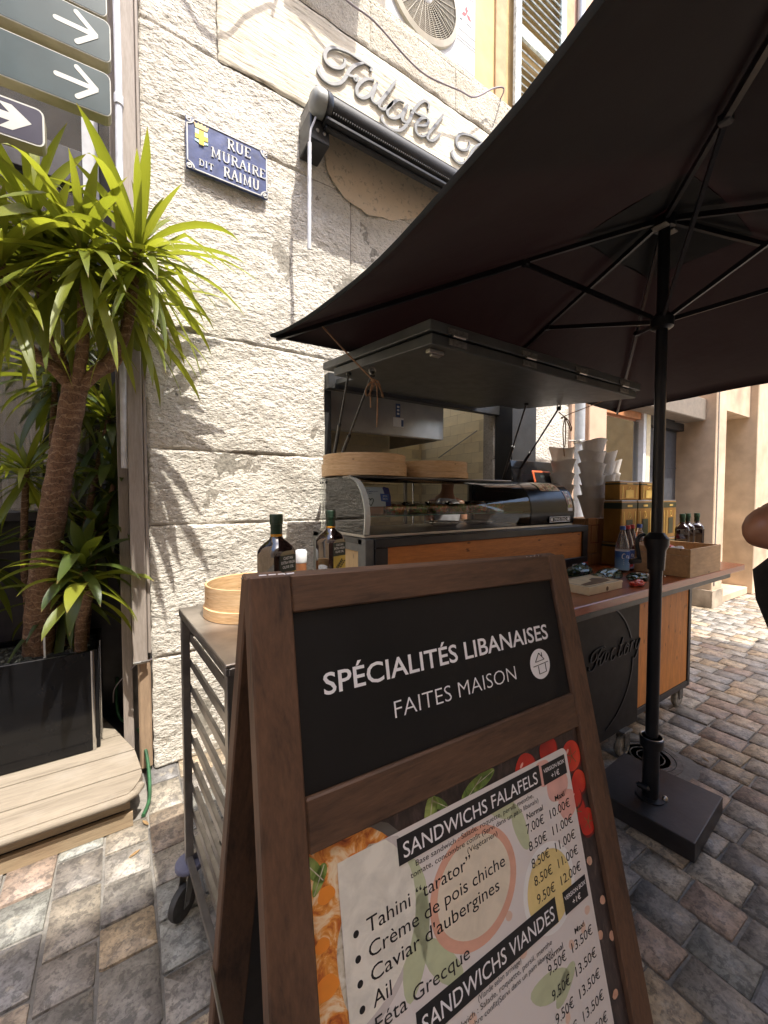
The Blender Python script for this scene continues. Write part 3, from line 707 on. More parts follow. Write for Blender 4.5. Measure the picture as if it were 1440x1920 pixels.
B().lathe([(.001, .032), (.06, .031), (.075, .022), (.075, .01)], (0, 0, 0), 24, Tf).put('hub_cap', M_ACW, ac, sm=40)
M_PR = plain('print_red', (.60, .05, .05), .5, 0, .05); M_PG = plain('print_grey', (.10, .10, .11), .5, 0, .05)
Ta = lambda p: Vector((p.x, 2.5835 - p.z, p.y))
text_geo('INVERTER', 2.42, 2.585, 5.685, Ta, .022).put('print', M_PR, ac)
bb = B()
for ang in (90, 210, 330):
    q = R(ang); u = Vector((math.cos(q), math.sin(q))); w = Vector((-u.y, u.x)); c0 = Vector((2.505, 5.555))
    s_ = .036
    p1 = c0; p2 = c0 + u * s_ * .866 + w * s_ * .5; p3 = c0 + u * s_ * 1.73; p4 = c0 + u * s_ * .866 - w * s_ * .5
    bb.poly([tuple(p1), tuple(p4), tuple(p3), tuple(p2)], 0, Ta)
bb.put('emblem', M_PR, ac)
text_geo('MITSUBISHI', 2.43, 2.58, 5.47, Ta, .02, .01).put('print', M_PG, ac)
text_geo('ELECTRIC', 2.44, 2.57, 5.44, Ta, .016, .005).put('print', M_PG, ac)
bb = B()
for z in (5.10, 5.30, 5.325, 5.39, 5.75): bb.box((2.40, z, 0), (2.61, z + .003, .001), 0, Ta)
bb.put('vent_line', M_PG, ac)
for xx in (1.74, 2.46):
    B().box((xx, 2.54, 4.961), (xx + .07, 2.88, 5.029), .006).put('foot', plain('rubber_foot', (.20, .20, .18), .8), ac)
B().box((1.68, 2.535, 4.985), (2.64, 2.575, 5.025), .006).put('support_rail', plain('grey_rail', (.30, .31, .28), .5, .3, .1), ac)
# loose cables
M_CAB = plain('dull_purple_cable', (.26, .22, .24), .6, 0, .1)
tag = lambda o, lab, cat, grp=None: (o.__setitem__('label', lab), o.__setitem__('category', cat), grp and o.__setitem__('group', grp))
o = tube('cable', smoothline([(1.0, 2.36, 4.80), (1.224, 2.37, 4.66), (1.461, 2.37, 4.650), (1.724, 2.37, 4.571), (1.915, 2.37, 4.55), (2.23, 2.37, 4.615), (2.402, 2.38, 4.665), (2.644, 2.39, 4.872), (2.78, 2.42, 4.93), (3.1, 2.95, 5.2)]), .006, M_CAB)
tag(o, 'thin sagging cable strung below the air conditioner across the stone ledge', 'cable')
o = tube('cable', smoothline([(.1, 2.27, 4.5), (.192, 2.28, 4.58), (.3, 2.28, 4.72), (.385, 2.28, 4.66), (.44, 2.28, 4.60), (.566, 2.28, 4.59), (.626, 2.28, 4.65), (.719, 2.28, 4.80), (.85, 2.28, 4.93), (.855, 2.28, 4.88), (.917, 2.28, 5.07), (1.2, 2.4, 5.3)], 5), .009, M_CAB)
tag(o, 'wavy cable held off the wall above the plaster panel corner', 'cable')
gu = thing('shadow_caster', 'added rusty box out of view, casting a shadow on the ledge', 'shadow caster', (1.2, 2.25, 5.2))  # made-up box above the view, only there to shadow the ledge face
B().box((.95, 2.14, 5.28), (1.45, 2.34, 5.45), .01).put('caster_box', plain('rusty_iron', (.16, .09, .05)), gu)
for xx in (1.0, 1.2, 1.38): tube('caster_rod', [(xx, 2.3, 5.28), (xx, 2.32, 5.1)], .008, plain('rusty_iron', (.16, .09, .05)), gu, 6)
# street plate
sp = thing('street_name_plate', 'blue enamel street plate with town crest and white raised border', 'street sign', (.548, 2.48, 3.42))
PX0, PX1, PZ0, PZ1 = .325, .768, 3.286, 3.562
M_ENB = plain('blue_enamel', (.060, .085, .22), .32, 0, .25, 16, .15, 40, .3)
M_ENW = plain('white_enamel', (.62, .62, .60), .35, 0, .1, 30)
M_YEL = plain('yellow_enamel', (.80, .52, .03), .4, 0, .08); M_SKY = plain('sky_enamel', (.45, .68, .72), .4, 0, .08); M_GOLD = plain('gold_enamel', (.72, .50, .22), .4, 0, .15)
Ts = lambda p: Vector((PX0 + p.x, 2.468 - p.z, PZ0 + p.y))
PW, PH = PX1 - PX0, PZ1 - PZ0
B().box((0, 0, -.012), (PW, PH, .003), .002, Ts).put('plate', M_ENB, sp)
bb = B(); cr = .036
for a, c in (((cr, .003), (PW - cr, .010)), ((cr, PH - .010), (PW - cr, PH - .003)), ((.003, cr), (.010, PH - cr)), ((PW - .010, cr), (PW - .003, PH - cr))):
    bb.box((a[0], a[1], .003), (c[0], c[1], .0065), .001, Ts)
for cx, cy, a0 in ((.004, .004, 0), (PW - .004, .004, 90), (PW - .004, PH - .004, 180), (.004, PH - .004, 270)):
    ribbon(bb, [(cx + cr * math.cos(R(a0 + k * 15)), cy + cr * math.sin(R(a0 + k * 15))) for k in range(7)], .008, .0065, Ts, 2, False)
    ccx = cx + (.011 if a0 in (0, 270) else -.011); ccy = cy + (.011 if a0 in (0, 90) else -.011)
    bb.lathe([(.014, .003), (.014, .0065), (.009, .0065), (.009, .003)], (ccx, ccy, 0), 16, Ts)
bb.put('raised_border', M_ENW, sp)
for cx, cy in ((.015, .015), (PW - .015, .015), (PW - .015, PH - .015), (.015, PH - .015)):
    B().lathe([(.005, .003), (.005, .007), (.001, .008)], (cx, cy, 0), 10, Ts).put('screw', M_STEEL, sp)
SER = {  # stroke letters in a unit box: (points, weight)
 'R': (.78, [([(.2, 0), (.2, 1)], 1), ([(.2, .97), (.48, .97), (.62, .87), (.62, .64), (.48, .53), (.2, .53)], .7), ([(.40, .53), (.72, 0)], 1)], [(.06, .34, 0), (.06, .3, 1), (.6, .86, 0)]),
 'U': (.86, [([(.2, 1), (.2, .3), (.3, .08), (.45, .02), (.6, .08), (.7, .3), (.7, 1)], .9)], [(.06, .34, 1), (.57, .83, 1)]),
 'E': (.72, [([(.2, 0), (.2, 1)], 1), ([(.2, .97), (.64, .97), (.64, .82)], .65), ([(.2, .52), (.5, .52)], .65), ([(.2, .03), (.66, .03), (.66, .2)], .65)], [(.06, .3, 0), (.06, .3, 1)]),
 'M': (1.05, [([(.18, 0), (.2, 1)], .6), ([(.2, 1), (.52, .08), (.84, 1)], .9), ([(.84, 1), (.86, 0)], 1)], [(.06, .32, 0), (.72, 1.0, 0), (.06, .24, 1), (.82, 1.0, 1)]),
 'A': (.86, [([(.14, 0), (.44, 1)], .6), ([(.44, 1), (.76, 0)], 1), ([(.25, .34), (.65, .34)], .6)], [(.02, .28, 0), (.62, .9, 0)]),
 'I': (.42, [([(.2, 0), (.2, 1)], 1)], [(.06, .34, 0), (.06, .34, 1)]),
 'D': (.84, [([(.2, 0), (.2, 1)], 1), ([(.2, .97), (.45, .95), (.66, .78), (.7, .5), (.66, .22), (.45, .05), (.2, .03)], .8)], [(.06, .3, 0), (.06, .3, 1)]),
 'T': (.80, [([(.4, 0), (.4, 1)], 1), ([(.08, .80), (.08, .97), (.72, .97), (.72, .80)], .65)], [(.26, .54, 0)]),
}
def serif(word, x0, x1, y0, h, T, m, parent):
    tot = sum(SER[c][0] for c in word) + .06 * (len(word) - 1); s = (x1 - x0) / tot; x = x0
    for c in word:
        wd, st, sf_ = SER[c]; b = B()
        for i, (pts, wt) in enumerate(st): ribbon(b, [(x + p[0] * s, y0 + p[1] * h) for p in pts], .0085 * wt * h / .052, .0068 + i * .0003, T, 1 if len(pts) < 5 else 4, False)
        for a, c2, e in sf_: b.box((x + a * s, y0 + e * h - (.0022 if e else 0), .003), (x + c2 * s, y0 + e * h + (0 if e else .0022) + .001, .0072), 0, T)
        b.put('letter', m, parent); x += (wd + .06) * s
serif('RUE', .212, .345, .192, .056, Ts, M_ENW, sp)
serif('MURAIRE', .125, .430, .110, .053, Ts, M_ENW, sp)
serif('DIT', .062, .140, .036, .034, Ts, M_ENW, sp)
serif('RAIMU', .190, .392, .030, .056, Ts, M_ENW, sp)
c0 = (.078, .186)
B().poly([(c0[0] - .032, c0[1] + .038), (c0[0] + .032, c0[1] + .038), (c0[0] + .034, c0[1] - .025), (c0[0] + .014, c0[1] - .032), (c0[0], c0[1] - .044), (c0[0] - .014, c0[1] - .032), (c0[0] - .034, c0[1] - .025)], .006, Ts).put('crest_shield', M_SKY, sp)
B().box((c0[0] - .033, c0[1] - .012, .0061), (c0[0] + .033, c0[1] + .014, .0085), .001, Ts).box((c0[0] - .013, c0[1] - .040, .0085), (c0[0] + .013, c0[1] + .036, .0095), .001, Ts).put('crest_cross', M_YEL, sp)
B().poly([(c0[0] - .030, c0[1] + .044), (c0[0] + .030, c0[1] + .044), (c0[0] + .038, c0[1] + .070), (c0[0] + .024, c0[1] + .064), (c0[0] + .022, c0[1] + .073), (c0[0] + .008, c0[1] + .066), (c0[0] + .004, c0[1] + .076), (c0[0] - .010, c0[1] + .067), (c0[0] - .014, c0[1] + .075), (c0[0] - .024, c0[1] + .064), (c0[0] - .038, c0[1] + .070)], .007, Ts).put('crest_crown', M_GOLD, sp)
# direction signs
M_TEAL = plain('teal_sign_face', (.026, .052, .060), .42, 0, .18, 5)
M_VIO = plain('dark_violet_sign_face', (.040, .035, .065), .42, 0, .18, 5)
M_BGE = plain('beige_sign_back', (.40, .36, .26), .6, 0, .12)
M_SW = plain('sign_white', (.60, .60, .56), .45, 0, .06)
def rsign(name, label, xr, z0, z1, face, arrow, edge=.0035):
    t = thing(name, label, 'sign', (xr, 1.9, z0), group='direction signs on the street post')
    xl = -1.15; c = .022
    T = lambda p: Vector((xr + p.x * .9962, 1.889 - p.z + (-p.x) * .05, z0 + p.y))
    h = z1 - z0; L = xl - xr
    def outline(d): return [(L, d), (-c, d)] + [(-c + (c - d) * math.sin(R(k)), c - (c - d) * math.cos(R(k))) for k in (30, 60)] + [(-d, c), (-d, h - c)] + [(-c + (c - d) * math.cos(R(k)), h - c + (c - d) * math.sin(R(k))) for k in (30, 60)] + [(-c, h - d), (L, h - d)]
    B().poly(outline(0), .048, lambda p: T(Vector((p.x, p.y, p.z - .048)))).put('sign_body', M_BGE, t)
    B().poly(outline(.0005), .0015, T).put('border', M_SW, t)
    B().poly(outline(edge), .0025, T).put('face', face, t)
    b = B(); my = h * .52
    if arrow == 1:
        tx = -.045
        for i, pts in enumerate(([(tx - .118, my), (tx - .004, my)], [(tx - .058, my + .052), (tx, my)], [(tx - .058, my - .052), (tx, my)])):
            d = Vector((pts[1][0] - pts[0][0], pts[1][1] - pts[0][1])).normalized(); nn = Vector((-d.y, d.x)) * .0085
            p0, p1 = Vector(pts[0]), Vector(pts[1])
            out = [tuple(p0 + nn), ] + [tuple(p0 + nn * math.cos(R(q)) - d * .0085 * math.sin(R(q))) for q in (30, 60, 90, 120, 150)] + [tuple(p0 - nn), tuple(p1 - nn), tuple(p1 + d * .008), tuple(p1 + nn)]
            b.poly(out, .0031 + i * .0003, T)
    else:
        tx = -.035
        b.poly([(tx, my), (tx - .052, my + .042), (tx - .088, my + .042), (tx - .058, my + .013), (tx - .25, my + .013), (tx - .25, my - .013), (tx - .058, my - .013), (tx - .088, my - .042), (tx - .052, my - .042)], .0031, T)
    b.put('arrow', M_SW, t)
rsign('direction_sign', 'top teal direction sign, only its lower arrow tip in view', -.012, 3.292, 3.445, M_TEAL, 1)
rsign('direction_sign', 'middle teal direction sign with a white arrow', -.003, 3.132, 3.284, M_TEAL, 1)
rsign('direction_sign', 'lowest of the teal direction signs with a white arrow', -.006, 2.935, 3.092, M_TEAL, 1)
rsign('direction_sign', 'small dark violet direction sign with a thick white arrow below the teal ones', -.205, 2.732, 2.862, M_VIO, 2, .006)
ps = thing('sign_post', 'grey post carrying the direction signs', 'post', (-1.05, 2.02, 0))
tube('pole', [(-1.05, 2.02, 0), (-1.05, 2.02, 3.6)], .04, M_PVC, ps, 14)
B().box((-.86, 1.955, 2.72), (-.80, 1.99, 3.5), .004).put('clamp_rail', M_PVC, ps)

# =====================  PLANTS  =====================
pl = thing('black_planter', 'glossy black square planter on the wooden deck', 'planter', (-.6, 2.8, .17))
M_GLB = plain('glossy_black_panel', (.007, .007, .008), .12, 0, .2, 6, spec=.28)
PA, PB, PC, PD = -1.15, -.125, 2.56, 2.97
zt = .70
B().box((PA, PC, .172), (PB - .03, PC + .02, zt), .004).put('front_panel', M_GLB, pl)
B().box((PB - .02, PC + .015, .172), (PB, PD, zt), .004).put('side_panel', M_GLB, pl)
B().box((PA, PC + .021, .172), (PA + .02, PD, zt)).put('side_panel', M_GLB, pl)
B().box((PA, PD + .001, .172), (PB, PD + .02, zt)).put('back_panel', M_GLB, pl)
tube('corner_post', [(PB - .026, PC + .008, .172), (PB - .026, PC + .008, zt)], .010, M_SILV, pl, 8)
tube('edge_rod', [(PB + .004, PC + .10, .172), (PB + .004, PC + .10, zt + .02)], .0035, M_SILV, pl, 6)
tube('edge_rod', [(PB + .003, PC + .16, .172), (PB + .003, PC + .16, zt - .08)], .003, M_SILV, pl, 6)
B().box((PA + .02, PC + .02, .172), (PB - .02, PD, zt - .03)).put('soil', plain('dark_soil', (.02, .018, .015), .95, 0, .4, 40, .6, 90), pl)
bb = B(); rs = random.Random(3)
for k in range(420):
    x = rs.uniform(PA + .03, PB - .03); y = rs.uniform(PC + .03, PD - .02); s = rs.uniform(.006, .017)
    bm = bmesh.new(); bmesh.ops.create_icosphere(bm, subdivisions=1, radius=s)
    M_ = Matrix.Translation((x, y, zt - .028)) @ Matrix.Rotation(rs.random() * 6, 4, 'Z') @ Matrix.Diagonal((1, .7, .5, 1))
    bb.raw([M_ @ v.co for v in bm.verts], [[v.index for v in f.verts] for f in bm.faces]); bm.free()
bb.put('pebble_layer', plain('dark_pebbles', (.09, .095, .08), .6, 0, .6, 70), pl, kind='stuff')
tube('plant_label_stick', [(-.35, 2.64, .66), (-.35, 2.64, .80)], .006, M_LABW, pl, 4)

def mat_leaf(name, c_lo, c_hi, trans=.45):
    m, n, l, b = mat(name)
    oi = n.new('ShaderNodeObjectInfo'); v = coords(n, l, (1, 1, 1)); 
    uvs = coords(n, l, (60, 3, 3), kind='Generated')
    f = noi(n, l, coords(n, l), 5, 3); st = noi(n, l, coords(n, l, (1.4, 60, 1.4), kind='UV'), 1, 3)
    c = ramp(n, l, oi.outputs['Random'], [(0, c_lo), (.55, tuple((a + d) / 2 for a, d in zip(c_lo, c_hi))), (1, c_hi)])
    c = mix(n, l, .3, c, ramp(n, l, st, [(.3, tuple(q * .7 for q in c_lo)), (.7, tuple(min(1, q * 1.35) for q in c_hi))]))
    tx = n.new('ShaderNodeTexCoord'); sx = n.new('ShaderNodeSeparateXYZ'); l.new(tx.outputs['UV'], sx.inputs[0])
    c = mix(n, l, ramp(n, l, sx.outputs[0], [(.93, (0, 0, 0)), (.99, (.8, .8, .8))]), c, (.25, .15, .06))
    l.new(c, b.inputs['Base Color']); b.inputs['Roughness'].default_value = .33
    tr = n.new('ShaderNodeBsdfTranslucent'); l.new(mix(n, l, .45, c, (.50, .52, .02)), tr.inputs[0])
    ms = n.new('ShaderNodeMixShader'); ms.inputs[0].default_value = trans; out = n['Material Output']
    l.new(b.outputs[0], ms.inputs[1]); l.new(tr.outputs[0], ms.inputs[2]); l.new(ms.outputs[0], out.inputs[0])
    bump(n, l, st, .3, .002, b)
    return m
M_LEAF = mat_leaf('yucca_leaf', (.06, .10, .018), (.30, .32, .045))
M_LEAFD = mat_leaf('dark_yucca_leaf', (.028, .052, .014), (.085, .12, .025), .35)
def leaf_mesh(name, L, w, e0, droop, m, seed, kink=None):
    r_ = random.Random(seed); N = 9; vs = []; fs_ = []; uv = []
    p = Vector((0, 0, 0)); e = R(e0); yaw = 0; tw = r_.uniform(-.5, .5)
    for i in range(N + 1):
        u = i / N
        ww = w * (.32 + .68 * min(1, u * 3.2) ** .8) * (1 - max(0, (u - .55) / .45) ** 1.7)
        t = Vector((math.cos(e) * math.cos(yaw), math.cos(e) * math.sin(yaw), math.sin(e)))
        side = Vector((-math.sin(yaw), math.cos(yaw), 0)); up = side.cross(t) * -1
        a = tw * u; sd_ = side * math.cos(a) + up * math.sin(a); un = up * math.cos(a) - side * math.sin(a)
        vs += [p - sd_ * ww / 2 + un * ww * .14, p.copy(), p + sd_ * ww / 2 + un * ww * .14]
        p = p + t * (L / N)
        e -= R(droop) / N * (.5 + 1.1 * u)
        if kink and abs(u - kink) < .5 / N: e -= R(62)
        e = max(e, R(-88)); yaw += r_.uniform(-.05, .05)
    for i in range(N):
        for j in (0, 1): a = i * 3 + j; fs_.append((a, a + 1, a + 4, a + 3))
    me = bpy.data.meshes.new(name); me.from_pydata(vs, [], fs_); me.update()
    ul = me.uv_layers.new(name='UVMap')
    for lp in me.loops:
        i, j = divmod(lp.vertex_index, 3); ul.data[lp.index].uv = (i / N, j / 2)
    for q in me.polygons: q.use_smooth = True
    me.materials.append(m); return me
def leaf_set(L, w, m, seed):
    out = []
    for k, (e0, dr, kk) in enumerate([(82, 6, None), (70, 14, None), (58, 24, None), (45, 36, None), (32, 50, None), (20, 60, None), (5, 62, None), (-12, 55, None), (-32, 40, None), (-52, 30, None), (36, 10, .38), (25, 12, .3), (38, 95, None)]):
        out.append((e0, leaf_mesh('leaf_blade', L * (.62 if e0 > 55 else (.82 if e0 > 40 else 1)), w, e0, dr, m, seed * 20 + k, kk)))
    return out
def rosette(parent, c, sets, n, s, rs, emin=-50, emax=85):
    ga = rs.random() * 6.28
    for k in range(n):
        u = (k + .5) / n
        e = emax + (emin - emax) * u ** .85 + rs.uniform(-9, 9)
        lm = min(sets[:10], key=lambda q: abs(q[0] - e))[1]
        if rs.random() < .2: lm = sets[rs.choice((10, 11, 12))][1]
        o = bpy.data.objects.new('leaf', lm); COL.objects.link(o); o.parent = parent
        o.location = Vector(c) + Vector((0, 0, -.10 * u * s)) - OFF[parent.name]
        o.rotation_euler = (rs.uniform(-.15, .15), rs.uniform(-.1, .1), ga + k * 2.39996 + rs.uniform(-.2, .2))
        q = s * rs.uniform(.72, 1.12); o.scale = (q, q * rs.uniform(.85, 1.2), q)
def mat_trunk():
    m, n, l, b = mat('yucca_bark'); v = coords(n, l)
    w = nd(n, 'ShaderNodeTexWave', wave_type='BANDS', bands_direction='Z'); l.new(coords(n, l, (1, 1, 1)), w.inputs[0])
    w.inputs['Scale'].default_value = 9; w.inputs['Distortion'].default_value = 7; w.inputs['Detail'].default_value = 3; w.inputs['Detail Scale'].default_value = 2
    vw = vor(n, l, coords(n, l, (1, 1, .75)), 62, 'DISTANCE_TO_EDGE'); f = noi(n, l, v, 26, 6, .65)
    c = ramp(n, l, f, [(.3, (.10, .052, .032)), (.6, (.23, .13, .075)), (.8, (.33, .21, .13))])
    c = mix(n, l, ramp(n, l, vw, [(.0, (.9, .9, .9)), (.06, (0, 0, 0))]), c, (.055, .028, .02))
    c = mix(n, l, ramp(n, l, w.outputs[0], [(.94, (0, 0, 0)), (1, (.55, .55, .55))]), c, (.42, .30, .20))
    l.new(c, b.inputs['Base Color']); b.inputs['Roughness'].default_value = .85
    h = bump(n, l, vw, .7, .006, None); h = bump(n, l, w.outputs[0], .22, .005, None, h); bump(n, l, f, .5, .004, b, h)
    return m
M_TRUNK = mat_trunk()
def trunk(name, pts, r0, r1, parent, n=16):
    P = smoothline(pts, 9); N = len(P); rs = random.Random(len(P))
    rr = [(r0 + (r1 - r0) * i / (N - 1)) * (1 + .035 * math.sin(i * 1.9) + rs.uniform(-.02, .02)) for i in range(N)]
    return B().tube(P, rr, n).put(name, M_TRUNK, parent, sm=80)
rs = random.Random(21)
L1 = leaf_set(.56, .041, M_LEAF, 1); L2 = leaf_set(.42, .045, M_LEAFD, 2)
y1 = thing('tall_yucca', 'tall yucca with sunlit sword leaves above a thick ringed trunk', 'yucca plant', (-.4, 2.76, .67))
trunk('trunk', [(-.395, 2.78, .64), (-.37, 2.72, .95), (-.315, 2.62, 1.3), (-.25, 2.52, 1.65), (-.185, 2.42, 1.98), (-.178, 2.405, 2.04)], .068, .046, y1, 20)
heads = [(-.30, 2.32, 2.74), (-.12, 2.14, 2.56), (.085, 2.13, 2.62), (.05, 2.32, 2.46), (-.27, 2.34, 2.56), (-.40, 2.22, 2.46)]
fork = (-.178, 2.405, 2.0)
for k, h in enumerate(heads):
    mid = Vector(fork).lerp(Vector(h), .45) + Vector(((h[0] - fork[0]) * .3, 0, -.03))
    trunk('branch', [fork, (fork[0] + (h[0] - fork[0]) * .3, fork[1] + (h[1] - fork[1]) * .2, fork[2] + .08), mid, h], .030, .020, y1, 12)
for k, (h, n) in enumerate(zip(heads, (46, 54, 60, 46, 44, 44))): rosette(y1, h, L1, n, [1, .92, .95, .9, 1, 1][k], rs, -62, 84)
y2 = thing('young_yucca', 'small yucca with broad drooping leaves at the planter front', 'yucca plant', (-.2, 2.68, .67), group='smaller yuccas in the planter')
trunk('trunk', [(-.205, 2.68, .65), (-.20, 2.66, .82), (-.165, 2.60, .98), (-.175, 2.55, 1.13)], .030, .018, y2, 10)
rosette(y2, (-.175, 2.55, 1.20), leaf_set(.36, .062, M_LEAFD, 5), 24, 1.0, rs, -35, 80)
rosette(y2, (-.165, 2.52, 1.10), leaf_set(.34, .066, M_LEAF, 6), 10, 1.0, rs, -30, 30)
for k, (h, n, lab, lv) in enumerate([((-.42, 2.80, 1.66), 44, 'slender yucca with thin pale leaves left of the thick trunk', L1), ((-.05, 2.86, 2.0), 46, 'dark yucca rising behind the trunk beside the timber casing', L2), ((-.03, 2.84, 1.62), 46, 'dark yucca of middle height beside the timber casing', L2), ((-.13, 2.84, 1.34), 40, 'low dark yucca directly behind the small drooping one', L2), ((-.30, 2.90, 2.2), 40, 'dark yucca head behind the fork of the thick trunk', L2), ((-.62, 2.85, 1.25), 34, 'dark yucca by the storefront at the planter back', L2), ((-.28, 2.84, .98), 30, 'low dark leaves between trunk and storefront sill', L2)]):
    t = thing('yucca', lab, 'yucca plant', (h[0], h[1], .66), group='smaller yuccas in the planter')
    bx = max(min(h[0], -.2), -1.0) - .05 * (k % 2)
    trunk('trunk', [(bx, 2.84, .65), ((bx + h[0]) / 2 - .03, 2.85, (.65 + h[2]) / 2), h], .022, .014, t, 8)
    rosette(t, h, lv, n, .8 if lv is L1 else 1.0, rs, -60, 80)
# hose and cable on the deck corner
o = tube('garden_hose', smoothline([(-.05, 2.92, .40), (-.055, 2.86, .28), (-.04, 2.80, .20), (.01, 2.72, .186), (.06, 2.60, .17), (.082, 2.46, .10), (.086, 2.34, .04), (.078, 2.24, .009), (.05, 2.15, .009)]), .0085, plain('green_hose', (.03, .11, .045), .5, 0, .3)); tag(o, 'green garden hose curling down beside the deck corner', 'hose')
o = tube('thin_wire', smoothline([(.115, 2.49, .62), (.06, 2.55, .60), (0, 2.62, .52), (-.06, 2.7, .42), (-.07, 2.8, .3)]), .003, M_CAB); tag(o, 'thin wire hanging from the foot of the timber casing', 'wire')

# =====================  UMBRELLA  =====================
def mat_fabric():
    m, n, l, b = mat('umbrella_fabric'); v = coords(n, l)
    w = noi(n, l, coords(n, l, (1, 1, 1)), 3, 4); f = noi(n, l, v, 420, 2)
    l.new(ramp(n, l, w, [(.3, (.0165, .0172, .0168)), (.7, (.025, .026, .025))]), b.inputs['Base Color']); b.inputs['Roughness'].default_value = .75
    b.inputs['Specular IOR Level'].default_value = .25
    tr = n.new('ShaderNodeBsdfTranslucent'); tr.inputs[0].default_value = (.0014, .0004, .0004, 1)
    a = n.new('ShaderNodeAddShader'); out = n['Material Output']; l.new(b.outputs[0], a.inputs[0]); l.new(tr.outputs[0], a.inputs[1]); l.new(a.outputs[0], out.inputs[0])
    h = bump(n, l, w, .5, .02, None); bump(n, l, f, .2, .0005, b, h); return m
M_FAB = mat_fabric()
um = thing('patio_umbrella', 'large black rectangular parasol on a black pole beside the food counter', 'umbrella', (2.06, .865, .0))
HUB = Vector((2.06, .865, 2.755)); RUN = Vector((2.058, .867, 2.29))
TIP = [Vector((.60, 1.93, 2.255)), Vector((2.06, 1.93, 2.27)), Vector((3.51, 1.80, 2.20)), Vector((3.53, -.2, 2.22)), Vector((2.06, -.22, 2.28)), Vector((.47, -.14, 2.25))]
PULL = [.06, .09, .14, .07, .07, .15]
JF = [.337, .55, .42, .42, .45, .42]
for i in range(6):
    A, Bp = TIP[i], TIP[(i + 1) % 6]; c = (HUB.xy - (A.xy + Bp.xy) / 2).normalized()
    N, Mm = 16, 22; vs = []
    for a in range(N + 1):
        s = .03 + .97 * a / N
        for k in range(Mm + 1):
            t = k / Mm; e = A.lerp(Bp, t); q = 4 * t * (1 - t)
            e = e + Vector((c.x, c.y, 0)) * PULL[i] * q ** .8 + Vector((0, 0, -.0))
            p = HUB.lerp(e, s)
            p.z += .018 + .025 * math.sin(s * math.pi) * q - .012 * q * s + .010 * noise.noise(p * 3.1) * q + .0025 * noise.noise(p * 11)
            vs.append(p)
    # turned hem
    for k in range(Mm + 1):
        p = vs[N * (Mm + 1) + k].copy(); p.z -= .016; p += (HUB - p) * .006; vs.append(p)
    fs_ = [(a * (Mm + 1) + k, a * (Mm + 1) + k + 1, (a + 1) * (Mm + 1) + k + 1, (a + 1) * (Mm + 1) + k) for a in range(N + 1) for k in range(Mm)]
    me = B().raw(vs, fs_).mesh('canopy_panel')
    for q in me.polygons: q.use_smooth = True
    link('canopy_panel', me, M_FAB, um)
# vent cap
vs = [HUB + Vector((0, 0, .10))]; 
for t in TIP: vs.append(HUB.lerp(t, .20) + Vector((0, 0, .055)))
for t in TIP: vs.append(HUB.lerp(t, .21) + Vector((0, 0, .02)))
B().raw(vs, [(0, i + 1, (i + 1) % 6 + 1) for i in range(6)] + [(i + 1, i + 7, (i + 1) % 6 + 7, (i + 1) % 6 + 1) for i in range(6)]).put('vent_cap', M_FAB, um)
M_BM = plain('black_metal_tube', (.016, .016, .018), .32, .3, .15, 18)
for t, jf in zip(TIP, JF):
    d = (t - HUB)
    P = [HUB + d * .012, HUB + d * jf, HUB + d * .98 + Vector((0, 0, -.004))]
    rb = B(); side = Vector((-d.y, d.x, 0)).normalized()
    for a, c in zip(P, P[1:]):
        rb.raw([a + side * .008, a - side * .008, a - side * .008 - Vector((0, 0, .024)), a + side * .008 - Vector((0, 0, .024)), c + side * .007, c - side * .007, c - side * .007 - Vector((0, 0, .018)), c + side * .007 - Vector((0, 0, .018))], [(0, 1, 2, 3), (4, 5, 6, 7), (0, 1, 5, 4), (2, 3, 7, 6), (1, 2, 6, 5), (0, 3, 7, 4)])
    rb.put('rib', M_BM, um)
    j = HUB + d * jf + Vector((0, 0, -.02)); r0 = RUN + (j - RUN).normalized() * .03
    sb = B(); u = (j - r0)
    sb.raw([r0 + side * .006 + Vector((0, 0, .01)), r0 - side * .006 + Vector((0, 0, .01)), r0 - side * .006 - Vector((0, 0, .01)), r0 + side * .006 - Vector((0, 0, .01)), j + side * .006 + Vector((0, 0, .01)), j - side * .006 + Vector((0, 0, .01)), j - side * .006 - Vector((0, 0, .01)), j + side * .006 - Vector((0, 0, .01))], [(0, 1, 2, 3), (4, 5, 6, 7), (0, 1, 5, 4), (2, 3, 7, 6), (1, 2, 6, 5), (0, 3, 7, 4)])
    sb.put('strut', M_BM, um)
    B().box(j - Vector((.016, .016, .012)), j + Vector((.016, .016, .014)), .004).put('joint', M_BM, um)
ux, uy = 2.06, .865
B().lathe([(.023, 0), (.023, 1.55)], (ux, uy, 1.20), 20).put('upper_pole', M_BM, um, sm=40)
B().lathe([(.0265, 0), (.0265, .76), (.0275, .762), (.0275, .80)], (ux, uy, .38), 20).put('lower_pole', M_BM, um, sm=40)
B().lathe([(.032, 0), (.045, .01), (.047, .05), (.03, .07), (.024, .07)], (ux, uy, 2.255), 20).put('runner', M_BM, um, sm=40)
B().lathe([(.024, 0), (.04, .0), (.044, .02), (.04, .05), (.001, .055)], (ux, uy, 2.70), 20).put('top_hub', M_BM, um, sm=40)
for dx in (-.04, .04): B().box((ux + dx - .02, uy - .03, 2.692), (ux + dx + .02, uy + .03, 2.699), .002).put('fabric_tab', plain('pale_tab', (.34, .31, .25), .8), um)
B().lathe([(.0285, 0), (.034, .0), (.038, .09), (.0495, .115), (.051, .145), (.045, .152), (.030, .172), (.0235, .173)], (ux, uy, 1.165), 24).put('crank_housing', M_BM, um, sm=35)
hx = ux - .034
tube('crank_handle', smoothline([(ux - .02, uy + .045, 1.325), (ux - .05, uy + .05, 1.318), (ux - .062, uy + .055, 1.29), (ux - .055, uy + .052, 1.24), (ux - .045, uy + .05, 1.205)]), .009, M_BM, um, 8)
